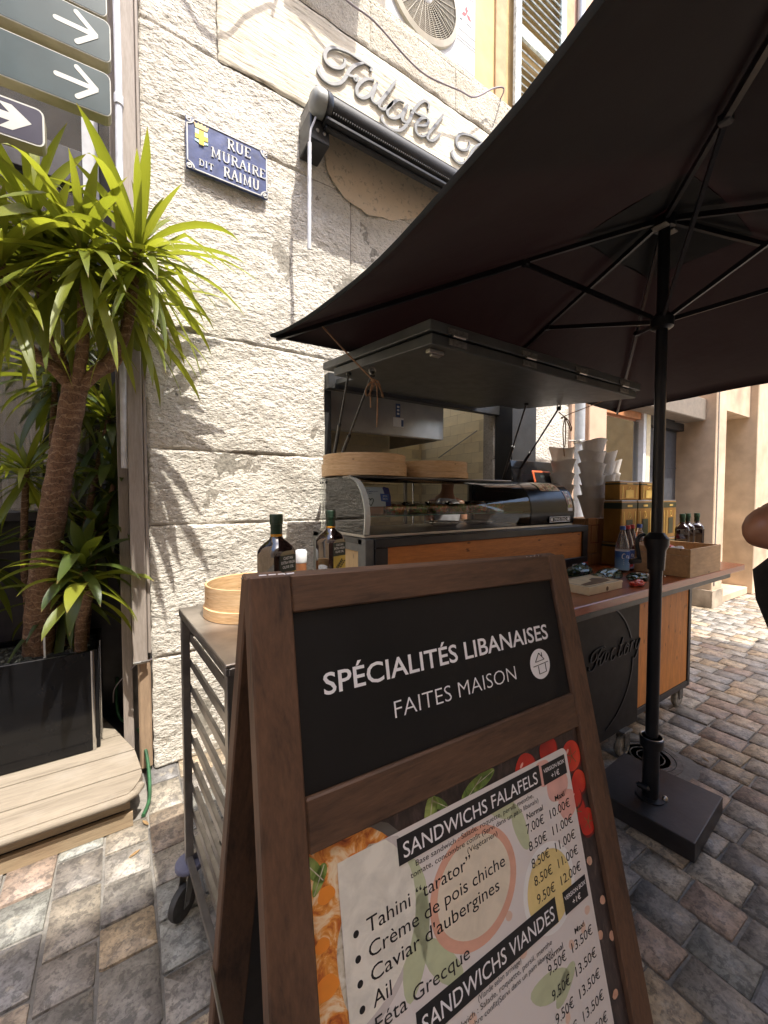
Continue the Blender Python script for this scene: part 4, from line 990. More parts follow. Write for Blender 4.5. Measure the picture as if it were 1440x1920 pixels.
tube('handle_grip', [(ux - .045, uy + .05, 1.205), (ux - .085, uy + .07, 1.20)], .014, M_BM, um, 10)
for z in (1.225, 1.275, 1.14): B().lathe([(.0045, 0), (.003, .003), (.001, .003)], (0, 0, 0), 8, lambda p, z=z: Vector((ux + p.x - .0, uy - .036 - p.z, z + p.y))).put('screw', M_STEEL, um)
ba = thing('umbrella_base', 'flat black rectangular parasol base with a steel socket tube', 'umbrella base', (2.1, .87, 0))
M_BASE = plain('base_black_enamel', (.030, .026, .027), .42, .1, .55, 3.2, .2, 60)
C4 = [(2.30, 1.10), (2.345, .676), (1.925, .640), (1.885, 1.075)]
vs = [(x, y, .004) for x, y in C4] + [(x, y, .088) for x, y in C4]
bm = bmesh.new(); V = [bm.verts.new(v) for v in vs]
for f in ((3, 2, 1, 0), (4, 5, 6, 7), (0, 1, 5, 4), (1, 2, 6, 5), (2, 3, 7, 6), (3, 0, 4, 7)): bm.faces.new([V[i] for i in f])
bmesh.ops.recalc_face_normals(bm, faces=bm.faces[:]); bmesh.ops.bevel(bm, geom=bm.edges[:], offset=.004, segments=2, profile=.5, affect='EDGES')
me = bpy.data.meshes.new('base_plate'); bm.to_mesh(me); bm.free(); link('base_plate', me, M_BASE, ba)
B().lathe([(.034, .0885), (.034, .33), (.047, .332), (.049, .375), (.043, .378), (.039, .372), (.030, .372)], (ux, uy, 0), 24).put('socket_tube', M_BM, ba, sm=35)
B().lathe([(.046, .3785), (.0435, .3805), (.041, .3785)], (ux, uy, 0), 24).put('socket_rim', M_STEEL, ba)
B().lathe([(.06, .0885), (.06, .094), (.035, .096)], (ux, uy, 0), 24).put('socket_flange', M_BM, ba, sm=35)
B().lathe([(.013, .0885), (.012, .10), (.006, .108), (.001, .109)], (ux + .03, uy - .05, 0), 12).put('wing_bolt', M_STEEL, ba, sm=50)
B().lathe([(.001, -.03), (.014, -.02), (.014, .02), (.001, .03)], (0, 0, 0), 10, lambda p: Vector((ux - .05 + p.x, uy + .01 + p.z, .15 + p.y))).put('clamp_knob', M_BM, ba, sm=50)

# =====================  HATCH ROOF BOARDS  =====================
hr = thing('hatch_roof', 'dark green-grey double folding board propped up as a roof over the hatch', 'folding roof', (1.7, 2.4, 2.25))
RZ = lambda x, y, top: 2.153 + .105 * (y - 1.165) - top + .0 * x
def rboard(name, x0, x1, y0, y1, a, b_, m, bev=.003):
    bm = bmesh.new()
    V = [bm.verts.new((x, y, RZ(x, y, o))) for o in (b_, a) for x, y in ((x0, y0), (x1, y0), (x1, y1), (x0, y1))]
    for f in ((3, 2, 1, 0), (4, 5, 6, 7), (0, 1, 5, 4), (1, 2, 6, 5), (2, 3, 7, 6), (3, 0, 4, 7)): bm.faces.new([V[i] for i in f])
    bmesh.ops.recalc_face_normals(bm, faces=bm.faces[:]); bmesh.ops.bevel(bm, geom=bm.edges[:], offset=bev, segments=1, profile=.5, affect='EDGES')
    me = bpy.data.meshes.new(name); bm.to_mesh(me); bm.free(); return link(name, me, m, hr)
rboard('upper_board', .955, 2.52, 1.160, 2.10, 0, .040, M_GREYP)
rboard('sun_block_board', 1.20, 2.52, 2.103, 2.43, .004, .040, M_GREYP)  # board added to keep the sun off the lintel and kitchen
rboard('lower_board', .965, 2.475, 1.163, 1.98, .048, .088, M_GREYP)
for xx in (1.09, 1.52, 1.92, 2.33):
    for dz, w in ((.028, .052), (.068, .046)):
        box('hinge_leaf', (xx - w, 1.1545, 2.153 - dz - .010), (xx + w, 1.1598, 2.153 - dz + .012), plain('worn_zinc', (.20, .19, .175), .45, .7, .3, 60), hr, .001)
    tube('hinge_pin', [(xx - .032, 1.152, 2.109), (xx + .032, 1.152, 2.109)], .006, M_STEEL, hr, 8)
B().box((.985, 1.20, 2.050), (1.06, 1.225, 2.064), .002).box((1.0, 1.205, 2.040), (1.045, 1.22, 2.050), .002).put('barrel_bolt', M_STEEL, hr)
for xx, yy in ((1.0, 1.64), (2.40, 1.60)):
    B().tube([(xx + .018 * math.cos(a * .5236), yy, RZ(0, yy, .088) - .02 + .018 * math.sin(a * .5236)) for a in range(13)], .004, 6).put('hook_ring', M_STEEL, hr, sm=60)
for a, c in (((.985, 1.85, RZ(0, 1.85, .09)), (1.172, 2.43, 1.72)), ((1.01, 1.66, RZ(0, 1.66, .12)), (1.176, 2.433, 1.62)), ((2.28, 1.76, RZ(0, 1.76, .09)), (2.805, 2.40, 1.66)), ((2.40, 1.60, RZ(0, 1.6, .12)), (2.84, 2.36, 1.60))):
    a = Vector(a); c = Vector(c); md = a.lerp(c, .5)
    B().tube([a, md], .006, 8).tube([md, c], .011, 8).put('gas_strut', M_BLK, hr, sm=50)
    B().lathe([(.001, -.012), (.014, -.012), (.014, .012), (.001, .012)], a, 10).put('strut_end', M_BLK, hr)
# tying cords
M_CORD = plain('tan_cord', (.30, .17, .09), .8, 0, .2, 60)
t0 = HUB.lerp(TIP[0], .86) + Vector((0, 0, -.015)); k0 = Vector((1.005, 1.64, 2.05))
cd = thing('tying_cord', 'tan cord tied in a bow from the parasol corner to the hatch roof hook', 'cord', k0)
tube('cord_line', [t0, t0.lerp(k0, .5) + Vector((.004, 0, -.006)), k0], .004, M_CORD, cd, 6)
for pts in ([(0, 0, 0), (-.035, 0, -.03), (-.055, 0, -.075), (-.04, 0, -.095), (-.015, 0, -.06), (.005, 0, -.02)], [(0, 0, 0), (.03, 0, .002), (.05, 0, -.03), (.062, 0, -.085)], [(0, 0, 0), (-.02, 0, -.06), (-.018, 0, -.16)], [(0, 0, 0), (.022, 0, -.03), (.028, 0, -.12), (.024, 0, -.27)], [(0, 0, 0), (.03, 0, -.02), (.055, 0, -.05), (.07, 0, -.09), (.06, 0, -.055), (.03, 0, -.01)]):
    tube('cord_loop', smoothline([k0 + Vector(p) * .8 for p in pts], 5), .0038, M_CORD, cd, 6)
B().lathe([(.001, -.012), (.010, -.006), (.012, .004), (.001, .012)], k0, 8).put('knot', M_CORD, cd, sm=60)
k1 = Vector((2.47, 1.60, 2.03)); cd2 = thing('tying_cord', 'tan cord looped under the far corner of the hatch roof by the downpipe', 'cord', k1)
t1 = HUB.lerp(TIP[2], .80)
tube('cord_line', smoothline([(2.40, 1.60, 2.055), k1, (2.66, 1.72, 2.08), t1 + Vector((0, 0, -.02))]), .0035, M_CORD, cd2, 6)
for pts in ([(0, 0, 0), (.04, 0, -.02), (.075, 0, -.06), (.07, 0, -.085), (.045, 0, -.05), (.01, 0, -.01)], [(0, 0, 0), (-.02, 0, -.08), (-.012, 0, -.18), (.0, 0, -.26)], [(0, 0, 0), (.01, 0, -.09), (.004, 0, -.2)]):
    tube('cord_loop', smoothline([k1 + Vector(p) for p in pts], 5), .0035, M_CORD, cd2, 6)

# =====================  FOOD CART  =====================
M_WOODP = wood('orange_pine_panel', (.66, .25, .045), (.46, .155, .028), 2, 5, .55, knots=True, st=9)
M_WOODH = wood('orange_pine_rail', (.54, .20, .045), (.34, .115, .024), 0, 5, .55, knots=True, st=9)
M_VARN = wood('varnished_red_wood', (.32, .070, .016), (.17, .034, .008), 0, 6, .3, coat=.25, st=9)
M_LPINE = wood('light_pine', (.55, .37, .17), (.42, .26, .11), 2, 5, .5, knots=True, st=9)
M_BOARD = plain('black_board_panel', (.016, .014, .0135), .6, 0, .12, 8, spec=.3)
ct = thing('food_cart', 'wheeled black and pine serving cart with a varnished counter and dark lettered panel', 'food cart', (2.2, 1.7, 0))
X0, X1, Y0, Y1 = 1.0, 3.355, 1.175, 2.19
for xx in (X0, X1 - .04):
    for yy in (Y0, Y1 - .04): box('frame_post', (xx, yy, .165), (xx + .04, yy + .04, .914), M_BLK, ct, .003)
for z in (.165, .874):
    box('frame_rail', (X0 + .041, Y0 + .001, z), (X1 - .041, Y0 + .039, z + .04), M_BLK, ct)
    box('frame_rail', (X1 - .039, Y0 + .041, z), (X1 - .001, Y1 - .041, z + .04), M_BLK, ct)
    box('frame_rail', (X0 + .001, Y0 + .041, z), (X0 + .039, Y1 - .041, z + .04), M_BLK, ct)
box('pine_panel', (2.583, Y0 + .008, .206), (X1 - .041, Y0 + .03, .873), M_WOODP, ct)
box('lettered_panel', (1.041, Y0 - .012, .15), (2.578, Y0 + .0005, .905), M_BOARD, ct)
box('side_panel', (X1 - .03, Y0 + .041, .206), (X1 - .01, Y1 - .041, .873), M_WOODP, ct)
box('side_panel', (X0 + .01, Y0 + .041, .206), (X0 + .03, Y1 - .041, .873), M_WOODP, ct)
box('floor_board', (X0 + .04, Y0 + .04, .17), (X1 - .04, Y1 - .04, .19), M_BLK, ct)
M_EMB = plain('embossed_black', (.008, .008, .008), .3, 0, .1)
Tc = lambda p: Vector((p.x, Y0 - .0122 - p.z, p.y))
S_ = .385
def cartT(ox): return lambda p: Vector((ox + (p.x - 1.10) * S_, Y0 - .0122 - p.z, .60 + (p.y - 4.24) * S_))
for k in ('F', 'a', 'l', 'a2', 'f', 'e', 'l2'): letter('letter', GL[k], cartT(1.52), .024, .007, M_EMB, ct)
for k in ('F', 'a', 'c', 't', 'o', 'r', 'y'): letter('letter', GL[k], cartT(2.03), .024, .007, M_EMB, ct)
rc = (2.02, .56); rr_ = .48
def ring_arc(a0, a1):
    rb = B(); ribbon(rb, [(rc[0] + rr_ * math.cos(R(a)), rc[1] + rr_ * .80 * math.sin(R(a))) for a in range(a0, a1 + 1, 6)], .010, .005, Tc, 1, False); rb.put('ring_emblem', M_EMB, ct)
ring_arc(18, 70); ring_arc(-66, 4); ring_arc(110, 172)
box('counter_rail', (.96, 1.065, .915), (3.70, 1.10, .957), M_BLK, ct)
box('counter_rail', (3.62, 1.101, .915), (3.66, 2.1, .957), M_BLK, ct)
box('counter_rail', (.96, 1.101, .915), (1.0, 2.1, .957), M_BLK, ct)
box('counter_top', (.95, 1.035, .9575), (3.88, 2.2, 1.0), M_VARN, ct, .004)
for xx, yy in ((1.10, 1.24), (2.40, 1.16), (3.31, 1.235), (3.31, 2.1), (1.1, 2.1)):
    ca = B().lathe([(.001, -.016), (.055, -.016), (.062, -.008), (.062, .008), (.055, .016), (.001, .016)], (0, 0, 0), 24, lambda p: Vector((xx + p.x, yy + p.z, .062 + p.y)))
    w = ca.put('caster_wheel', plain('worn_grey_rubber', (.28, .25, .20), .7, 0, .3, 30), ct, sm=35)
    B().lathe([(.001, -.019), (.032, -.018), (.034, -.0165)], (0, 0, 0), 16, lambda p: Vector((xx + p.x, yy + p.z, .062 + p.y))).put('wheel_hub', M_STEEL, w)
    B().box((xx - .02, yy - .026, .06), (xx + .035, yy - .021, .15), .002).box((xx - .02, yy + .021, .06), (xx + .035, yy + .026, .15), .002).box((xx - .035, yy - .03, .15), (xx + .05, yy + .03, .158), .002).box((xx + .035, yy - .018, .128), (xx + .085, yy + .018, .136), .002).put('caster_fork', plain('worn_zinc', (.2, .19, .175)), ct)
# upper box that carries the display case
M_GRF = plain('weathered_grey_frame', (.115, .115, .105), .5, 0, .2, 12)
sb_ = thing('display_stand', 'low black framed box with orange pine panels under the glass display case', 'stand', (1.9, 1.9, 1.0))
box('end_frame', (.952, 1.625, 1.001), (1.0, 1.70, 1.299), M_GRF, sb_, .003)
box('end_frame', (.952, 2.17, 1.001), (1.0, 2.245, 1.299), M_GRF, sb_, .003)
box('end_rail', (.953, 1.701, 1.235), (.999, 2.169, 1.298), M_GRF, sb_, .002)
box('end_panel', (.965, 1.701, 1.002), (.985, 2.169, 1.234), M_LPINE, sb_, 0)
box('front_top_rail', (1.001, 1.617, 1.255), (2.80, 1.66, 1.298), M_BLK, sb_, .003)
box('front_bottom_rail', (1.001, 1.617, 1.001), (2.80, 1.66, 1.075), M_BLK, sb_, .003)
box('front_post', (2.74, 1.618, 1.0755), (2.799, 1.66, 1.2545), M_BLK, sb_, .002)
box('front_post', (1.0015, 1.618, 1.0755), (1.075, 1.66, 1.2545), M_BLK, sb_, .002)
box('front_panel', (1.0755, 1.632, 1.0755), (2.7395, 1.65, 1.2545), M_WOODH, sb_, 0)
box('top_plate', (.952, 1.661, 1.27), (2.80, 2.245, 1.2995), M_BLK, sb_, .002)
# display case
vc_ = thing('glass_display_case', 'curved glass refrigerated countertop display with a glossy black motor end', 'display case', (1.8, 1.9, 1.3))
PROF = [(1.665, 1.318), (1.655, 1.40), (1.662, 1.455), (1.682, 1.508), (1.715, 1.552), (1.755, 1.583), (1.81, 1.602)]
PROFs = [(p.x, p.y) for p in smoothline([(y, z, 0) for y, z in PROF], 3)]
def extrude(name, x0, x1, prof, m, close=None, cap=True, sm=30, parent=vc_):
    pr = list(prof) + (close or []); n = len(pr)
    vs = [(x0, y, z) for y, z in pr] + [(x1, y, z) for y, z in pr]
    lim = n if close else n - 1
    fs_ = [(i, (i + 1) % n, (i + 1) % n + n, i + n) for i in range(lim)]
    if cap and close: fs_ += [tuple(range(n)), tuple(range(2 * n - 1, n - 1, -1))]
    return B().raw(vs, fs_).put(name, m, parent, sm=sm)
M_VG = glassy('display_glass', (.95, .97, .96), .015, .02)
M_GEDGE = plain('pale_glass_edge', (.55, .56, .50), .25, 0, .05)
M_GREDGE = plain('green_glass_edge', (.10, .20, .15), .2, 0, .1)
box('base_tray', (.972, 1.668, 1.3), (2.68, 2.20, 1.316), M_STEEL, vc_)
extrude('front_glass', .985, 2.20, PROFs, M_VG, None)
extrude('end_glass', .972, .980, PROFs, M_VG, [(2.19, 1.606), (2.19, 1.318)])
bb = B(); n_ = len(PROFs)
for i in range(n_ - 1):
    (a, b_), (c, d) = PROFs[i], PROFs[i + 1]
    bb.raw([(.966, a - .003, b_), (.996, a - .003, b_), (.996, c - .003, d), (.966, c - .003, d), (.966, a + .006, b_), (.996, a + .006, b_), (.996, c + .006, d), (.966, c + .006, d)], [(0, 1, 2, 3), (4, 5, 6, 7), (0, 3, 7, 4), (1, 2, 6, 5)])
bb.put('edge_trim', M_GEDGE, vc_)
extrude('motor_housing', 2.205, 2.68, [(y - .004, z) for y, z in PROFs], plain('black_gloss_plastic', (.006, .006, .007), .2, 0, .2, 6, spec=.25), [(2.19, 1.606), (2.19, 1.318)], sm=35)
box('lid', (.972, 1.90, 1.603), (2.204, 2.20, 1.612), M_VG, vc_, .003)
box('lid_front_rail', (.972, 1.812, 1.600), (2.204, 1.8995, 1.612), M_STEEL, vc_, .003)
box('lid_edge', (.985, 1.80, 1.578), (2.204, 1.811, 1.6065), M_BLK, vc_, .001)
box('rear_frame', (.985, 2.175, 1.318), (1.01, 2.195, 1.598), M_STEEL, vc_); box('rear_frame', (1.58, 2.175, 1.318), (1.60, 2.195, 1.598), M_STEEL, vc_); box('rear_frame', (2.17, 2.175, 1.318), (2.20, 2.195, 1.598), M_STEEL, vc_)
box('glass_shelf', (.99, 1.72, 1.400), (2.20, 2.12, 1.406), M_VG, vc_, 0)
box('shelf_edge', (.99, 1.716, 1.400), (2.20, 1.7198, 1.406), M_GREDGE, vc_, 0)
for xx in (1.0, 1.59): tube('shelf_post', [(xx, 2.10, 1.317), (xx, 2.10, 1.598)], .006, M_SILV, vc_, 8)
for yy in (2.10, 2.14, 2.17): B().lathe([(.006, 0), (.006, .004), (.001, .005)], (0, 0, 0), 8, lambda p, yy=yy: Vector((.971 - p.z, yy + p.x, 1.583 + p.y))).put('hinge_screw', M_BLK, vc_)
Tv = lambda p: Vector((p.x, 1.6502 - p.z, p.y))
B().box((2.39, 1.330, .002), (2.62, 1.368, .004), .0005, Tv).put('brand_plate', M_LABW, vc_)
B().box((2.394, 1.334, .0041), (2.616, 1.364, .0045), 0, Tv).put('brand_plate_field', M_GLB, vc_)
text_geo('MASTRO', 2.44, 2.575, 1.342, lambda p: Tv(Vector((p.x, p.y, .0052))), .018, .01).put('brand_lettering', M_LABW, vc_)
bb = B()
for xx in (2.400, 2.586): bb.box((xx, 1.339, .0046), (xx + .024, 1.359, .0052), 0, Tv).box((xx, 1.339, .0046), (xx, 1.339, .0046), 0, Tv)
bb.box((2.435, 1.3355, .0046), (2.58, 1.3385, .0052), 0, Tv)
bb.put('brand_symbol', M_LABW, vc_)
def mat_photo(name, stops, s):
    m, n, l, b = mat(name); f = vor(n, l, coords(n, l), s, 'F1', 1); g = noi(n, l, coords(n, l), s, 4)
    c = mix(n, l, .55, f, (.5, .5, .5), 'MIX'); sp_ = n.new('ShaderNodeSeparateColor'); l.new(f, sp_.inputs[0])
    l.new(ramp(n, l, sp_.outputs[0], stops, 'CONSTANT'), b.inputs['Base Color']); b.inputs['Roughness'].default_value = .35; return m
M_FOODP = mat_photo('printed_food_picture', [(0, (.45, .22, .08)), (.25, (.62, .45, .25)), (.45, (.20, .09, .04)), (.65, (.70, .58, .40)), (.85, (.30, .35, .10))], 60)
def on_prof(x0, x1, i0, i1, m, name, off=.006):
    pr = [(y - off, z + off * .4) for y, z in PROFs[i0:i1]]
    extrude(name, x0, x1, pr, m, None)
on_prof(2.36, 2.58, 11, 18, M_FOODP, 'sticker')
on_prof(2.595, 2.655, 3, 12, M_FOODP, 'sticker')
on_prof(2.600, 2.650, 3, 5, M_LABW, 'sticker_foot', .0075)
# things in the case
cdn = thing('notice_card', 'white and blue printed card with a heart behind the display glass corner', 'card', (1.08, 1.70, 1.45))
Tn = lambda p: Vector((1.00 + p.x, 1.705 - p.z + p.y * .12, 1.452 + p.y))
B().box((0, 0, 0), (.118, .098, .001), 0, Tn).put('card', plain('card_white', (.62, .68, .72), .4, 0, .03), cdn)
B().poly([(.118, 0), (.150, .004), (.152, .05), (.142, .094), (.112, .100), (.104, .095), (.118, .05)], .0012, Tn).put('card_blue_side', plain('card_navy', (.045, .05, .22), .4, 0, .1), cdn)
B().poly([(.092, .028), (.135, .022), (.14, .062), (.088, .066)], .0022, Tn).put('card_blue_square', plain('card_blue', (.04, .12, .42), .4, 0, .1), cdn)
for t_, y_, m_, h_, x_ in (('NOUS', .083, M_LABB, .006, .028), ('COMMERCANTS', .073, M_LABB, .006, .075), ('ET MOI', .064, M_LABB, .006, .04)):
    text_geo(t_, .01, x_, y_, lambda p: Tn(Vector((p.x, p.y, .0018))), h_, .01).put('lettering', m_, cdn)
for t_, y_ in (('JETON', .048), ('ICI', .034)): text_geo(t_, .102, .128, y_, lambda p: Tn(Vector((p.x, p.y, .0030))), .009, .01).put('lettering', M_LABW, cdn)
hb = B(); ribbon(hb, [(.030, .004), (.018, .020), (.014, .032), (.019, .040), (.026, .040), (.030, .032), (.035, .041), (.043, .040), (.046, .030), (.040, .018), (.030, .004)], .0045, .002, Tn, 3, False)
hb.put('heart_print', plain('print_dark_green', (.05, .10, .09), .5), cdn)
kb = thing('kraft_box', 'kraft cardboard box on the glass shelf at the case end', 'box', (1.08, 1.9, 1.407))
box('box_body', (1.01, 1.80, 1.407), (1.17, 1.98, 1.49), plain('kraft_card', (.38, .20, .11), .8, 0, .12), kb, .003)
box('box_rim', (1.006, 1.796, 1.490), (1.174, 1.984, 1.497), plain('kraft_pale', (.50, .33, .20), .8), kb, .001)
M_TUB = glassy('clear_tub_plastic', (.93, .92, .90), .06, .05)
M_FOODA = mat_photo('mixed_salad', [(0, (.78, .26, .08)), (.3, (.85, .50, .18)), (.5, (.36, .44, .10)), (.7, (.90, .70, .36)), (.9, (.60, .18, .08))], 95)
M_FOODB = mat_photo('herb_salad', [(0, (.32, .42, .10)), (.4, (.55, .56, .20)), (.7, (.80, .46, .22)), (.9, (.85, .78, .52))], 95)
for k, (x, y, c_, lab) in enumerate([(1.27, 1.86, 0, 'clear tub of orange salad nearest the blue card'), (1.44, 1.86, 1, 'clear tub of green herb salad second on the shelf'), (1.60, 1.87, 0, 'clear tub of orange and green salad in the middle of the shelf'), (1.76, 1.87, 1, 'clear tub of chopped green salad fourth on the shelf'), (1.95, 1.88, 0, 'clear tub of orange salad next to the last one'), (2.11, 1.88, 0, 'clear tub of orange salad nearest the black motor end')]):
    t = thing('salad_tub', lab, 'tub', (x, y, 1.407), group='salad tubs on the glass shelf')
    B().lathe([(.058, 0), (.072, .06), (.075, .061)], (x, y, 1.407), 20).put('tub_wall', M_TUB, t, sm=50)
    B().lathe([(.056, .002), (.069, .040), (.05, .052), (.02, .05), (.001, .056)], (x, y, 1.407), 20).put('food', M_FOODB if c_ else M_FOODA, t, sm=50)
    B().lathe([(.077, .060), (.077, .067), (.001, .069)], (x, y, 1.407), 20).put('tub_lid', M_TUB, t)
for k, (x, lab) in enumerate([(1.70, 'round steel dish on the case floor near the middle'), (2.0, 'round steel dish on the case floor by the motor end')]):
    t = thing('steel_dish', lab, 'dish', (x, 1.9, 1.317), group='steel dishes in the case')
    B().lathe([(.07, 0), (.10, .022), (.125, .026), (.125, .029), (.10, .026), (.068, .004)], (x, 1.92, 1.317), 28).put('dish_bowl', M_SILV, t, sm=50)
    B().lathe([(.001, .003), (.09, .018)], (x, 1.92, 1.317), 20).put('food', M_FOODB, t)
# steamers on the case
M_BAM = wood('bamboo_band', (.62, .36, .17), (.48, .25, .10), 2, 2, .55, st=1.0, knots=True)
def mat_bamboo():
    m, n, l, b = mat('steamer_bamboo'); v = coords(n, l, (1.2, 1.2, 16)); f = noi(n, l, v, 5, 6, .6, .6); g = noi(n, l, coords(n, l, (4, 4, 60)), 8, 3)
    k = vor(n, l, coords(n, l, (5, 5, 12)), 2.3)
    c = ramp(n, l, f, [(.3, (.62, .38, .18)), (.5, (.74, .49, .26)), (.72, (.82, .60, .36))])
    c = mix(n, l, ramp(n, l, g, [(.35, (.4, .4, .4)), (.6, (0, 0, 0))]), c, (.36, .17, .06))
    c = mix(n, l, ramp(n, l, k, [(.05, (.9, .9, .9)), (.10, (0, 0, 0))]), c, (.20, .08, .03))
    l.new(c, b.inputs['Base Color']); b.inputs['Roughness'].default_value = .5; bump(n, l, g, .25, .002, b); return m
M_BAM = mat_bamboo()
def steamer(label, x, y, z, r, h, low, lid=True, group='bamboo steamers on the display case'):
    t = thing('bamboo_steamer', label, 'steamer basket', (x, y, z), group=group)
    B().lathe([(r * .985, 0), (r, .002), (r, low), (r * .985, low + .002), (r * .93, low + .002), (r * .93, 0)], (x, y, z), 56).put('lower_band', M_BAM, t, sm=30)
    B().lathe([(r * .965, low + .0025), (r * .965, h), (r * .955, h + .002), (r * .92, h), (r * .92, low + .0025)], (x, y, z), 56).put('upper_band', M_BAM, t, sm=30)
    if lid:
        B().lathe([(.001, h + .006), (r * .6, h + .004), (r * .91, h - .004)], (x, y, z), 40).put('woven_lid', M_BAM, t)
    else: B().lathe([(.001, .02), (r * .91, .02)], (x, y, z), 40).put('woven_floor', M_BAM, t)
    return t
steamer('wide pale bamboo steamer on the near end of the display case', 1.165, 2.0, 1.613, .243, .117, .068)
steamer('lower bamboo steamer with stepped rim beside the wide one', 1.66, 2.0, 1.613, .232, .100, .036)
# payment tablet
pt = thing('payment_tablet', 'black tablet screen tilted on a stand behind the display case', 'tablet', (2.85, 2.15, 1.3))
Tt = lambda p: Vector((2.60 + p.x, 2.10 - p.z + p.y * .25, 1.565 + p.y))
B().box((0, 0, -.012), (.56, .235, 0), .006, Tt).put('screen_body', M_GLB, pt)
B().box((.2, -.26, -.06), (.34, 0.02, -.013), .006, Tt).put('stand', M_BLK, pt)
cr_ = thing('card_reader', 'small black device with an orange frame leaning before the tablet', 'card reader', (2.9, 2.05, 1.56))
Tr = lambda p: Vector((2.775 + p.x, 2.045 - p.z + p.y * .3, 1.565 + p.y))
B().box((0, 0, 0), (.235, .150, .012), .005, Tr).put('orange_case', plain('orange_plastic', (.62, .12, .04), .4, 0, .1), cr_)
B().box((.016, -.002, .0122), (.220, .136, .015), .004, Tr).put('black_face', M_BLK, cr_)
B().box((.08, .095, .0152), (.155, .112, .016), 0, Tr).put('display', plain('lcd', (.05, .06, .06), .2), cr_)

# =====================  GOODS ON THE COUNTER  =====================
M_CRATE = wood('crate_wood', (.40, .205, .085), (.25, .115, .04), 2, 4, .6, knots=True, st=6)
cr2 = thing('wooden_crate', 'worn brown wooden crate with dark red printed frames behind the soda bottles', 'crate', (3.15, 1.8, 1.0))
for k in range(6): box('stave', (2.86 + k * .108, 1.655 - .012 * math.sin((k + .5) / 6 * 3.14), 1.08), (2.86 + (k + 1) * .108 - .004, 1.675, 1.345 - .004 * (k % 3)), M_CRATE, cr2, .003)
for k in range(3): box('stave', (2.86, 1.68 + k * .10, 1.08), (2.875, 1.775 + k * .10, 1.34), M_CRATE, cr2, .003)
for k in range(3): box('stave', (3.49, 1.68 + k * .10, 1.08), (3.505, 1.775 + k * .10, 1.34), M_CRATE, cr2, .003)
box('bottom_rail', (2.85, 1.64, 1.001), (3.51, 1.98, 1.078), M_CRATE, cr2, .004)
box('crate_lid', (2.88, 1.678, 1.315), (3.485, 1.975, 1.33), M_CRATE, cr2, 0)
M_DKR = plain('print_dark_red', (.20, .04, .02), .7, 0, .2)
bb = B(); Tk = lambda p: Vector((p.x, 1.6385 - p.z, p.y))
for x0, x1 in ((2.87, 2.98), (3.12, 3.34)):
    for a, c in (((x0, 1.29), (x1, 1.296)), ((x0, 1.16), (x1, 1.166)), ((x0, 1.166), (x0 + .006, 1.29)), ((x1 - .006, 1.166), (x1, 1.29))): bb.box((a[0], a[1], .0), (c[0], c[1], .002), 0, Tk)
for k in range(4): bb.box((3.14, 1.185 + k * .025, 0), (3.32, 1.195 + k * .025, .002), 0, Tk)
bb.put('printed_frame', M_DKR, cr2)
# stacks of paper cups
def mat_paper():
    m, n, l, b = mat('waxed_paper'); v = coords(n, l); f = noi(n, l, v, 9, 4); g = noi(n, l, v, 30, 3, .5, 1.5)
    l.new(ramp(n, l, f, [(.3, (.78, .74, .68)), (.7, (.90, .87, .82))]), b.inputs['Base Color']); b.inputs['Roughness'].default_value = .6
    tr = n.new('ShaderNodeBsdfTranslucent'); tr.inputs[0].default_value = (.6, .5, .38, 1); ms = n.new('ShaderNodeMixShader'); ms.inputs[0].default_value = .25
    l.new(b.outputs[0], ms.inputs[1]); l.new(tr.outputs[0], ms.inputs[2]); l.new(ms.outputs[0], n['Material Output'].inputs[0])
    bump(n, l, g, .5, .006, b); return m
M_PAP = mat_paper()
def cup(x, y, z, r, h, tilt, rs, label, grp):
    t = B(); n = 22; ph = rs.random() * 6; sq = rs.uniform(.86, 1.0); lx, ly = math.cos(ph) * tilt, math.sin(ph) * tilt; vs = []
    prof = [(.60, 0), (.68, .22), (.80, .52), (.94, .85), (1.02, .97), (1.04, 1.0), (.98, .985), (.62, .03)]
    for q, (k, u) in enumerate(prof):
        for j in range(n):
            a = 2 * math.pi * j / n; dent = 1 + .035 * math.sin(3 * a + ph) * u + .02 * math.sin(7 * a + ph * 2) * u
            rim = .012 * math.sin(2 * a + ph) * (u > .9)
            vs.append((x + math.cos(a) * r * k * dent + lx * u * h, y + math.sin(a) * r * k * dent * sq + ly * u * h, z + u * h + rim))
    fs_ = [(i * n + j, i * n + (j + 1) % n, (i + 1) * n + (j + 1) % n, (i + 1) * n + j) for i in range(len(prof) - 1) for j in range(n)] + [tuple(range(n - 1, -1, -1))]
    o = t.raw(vs, fs_).put('paper_cup', M_PAP, None, sm=60)
    o['label'] = label; o['category'] = 'paper cup'; o['group'] = grp
    return lx * h, ly * h
rs2 = random.Random(9)
for (x, y, z0, z1, r, cn, nc) in ((3.02, 1.98, 1.32, 1.90, .100, 'tall stack by the tablet', 5), (3.10, 1.76, 1.335, 1.94, .100, 'tallest front stack', 6), (3.27, 1.77, 1.335, 1.86, .092, 'middle stack', 5), (3.42, 1.79, 1.335, 1.80, .078, 'narrow end stack', 4)):
    H = .17; dx = dy = 0
    for k in range(nc):
        pos = (', topmost', ', just under the topmost', ', third from the top', ', fourth from the top', ', fifth from the top', ', sixth from the top', ', lowest on the crate')[nc - 1 - k]
        z = z0 + (z1 - z0 - H) * k / (nc - 1)
        a, c = cup(x + dx, y + dy, z, r * (1 + .03 * rs2.uniform(-1, 1)), H, rs2.uniform(.02, .06), rs2, 'white paper cup, ' + cn + pos, 'cups in the ' + cn)
        dx += a * .35; dy += c * .35
        dx = max(-.02, min(.02, dx)); dy = max(-.02, min(.02, dy))
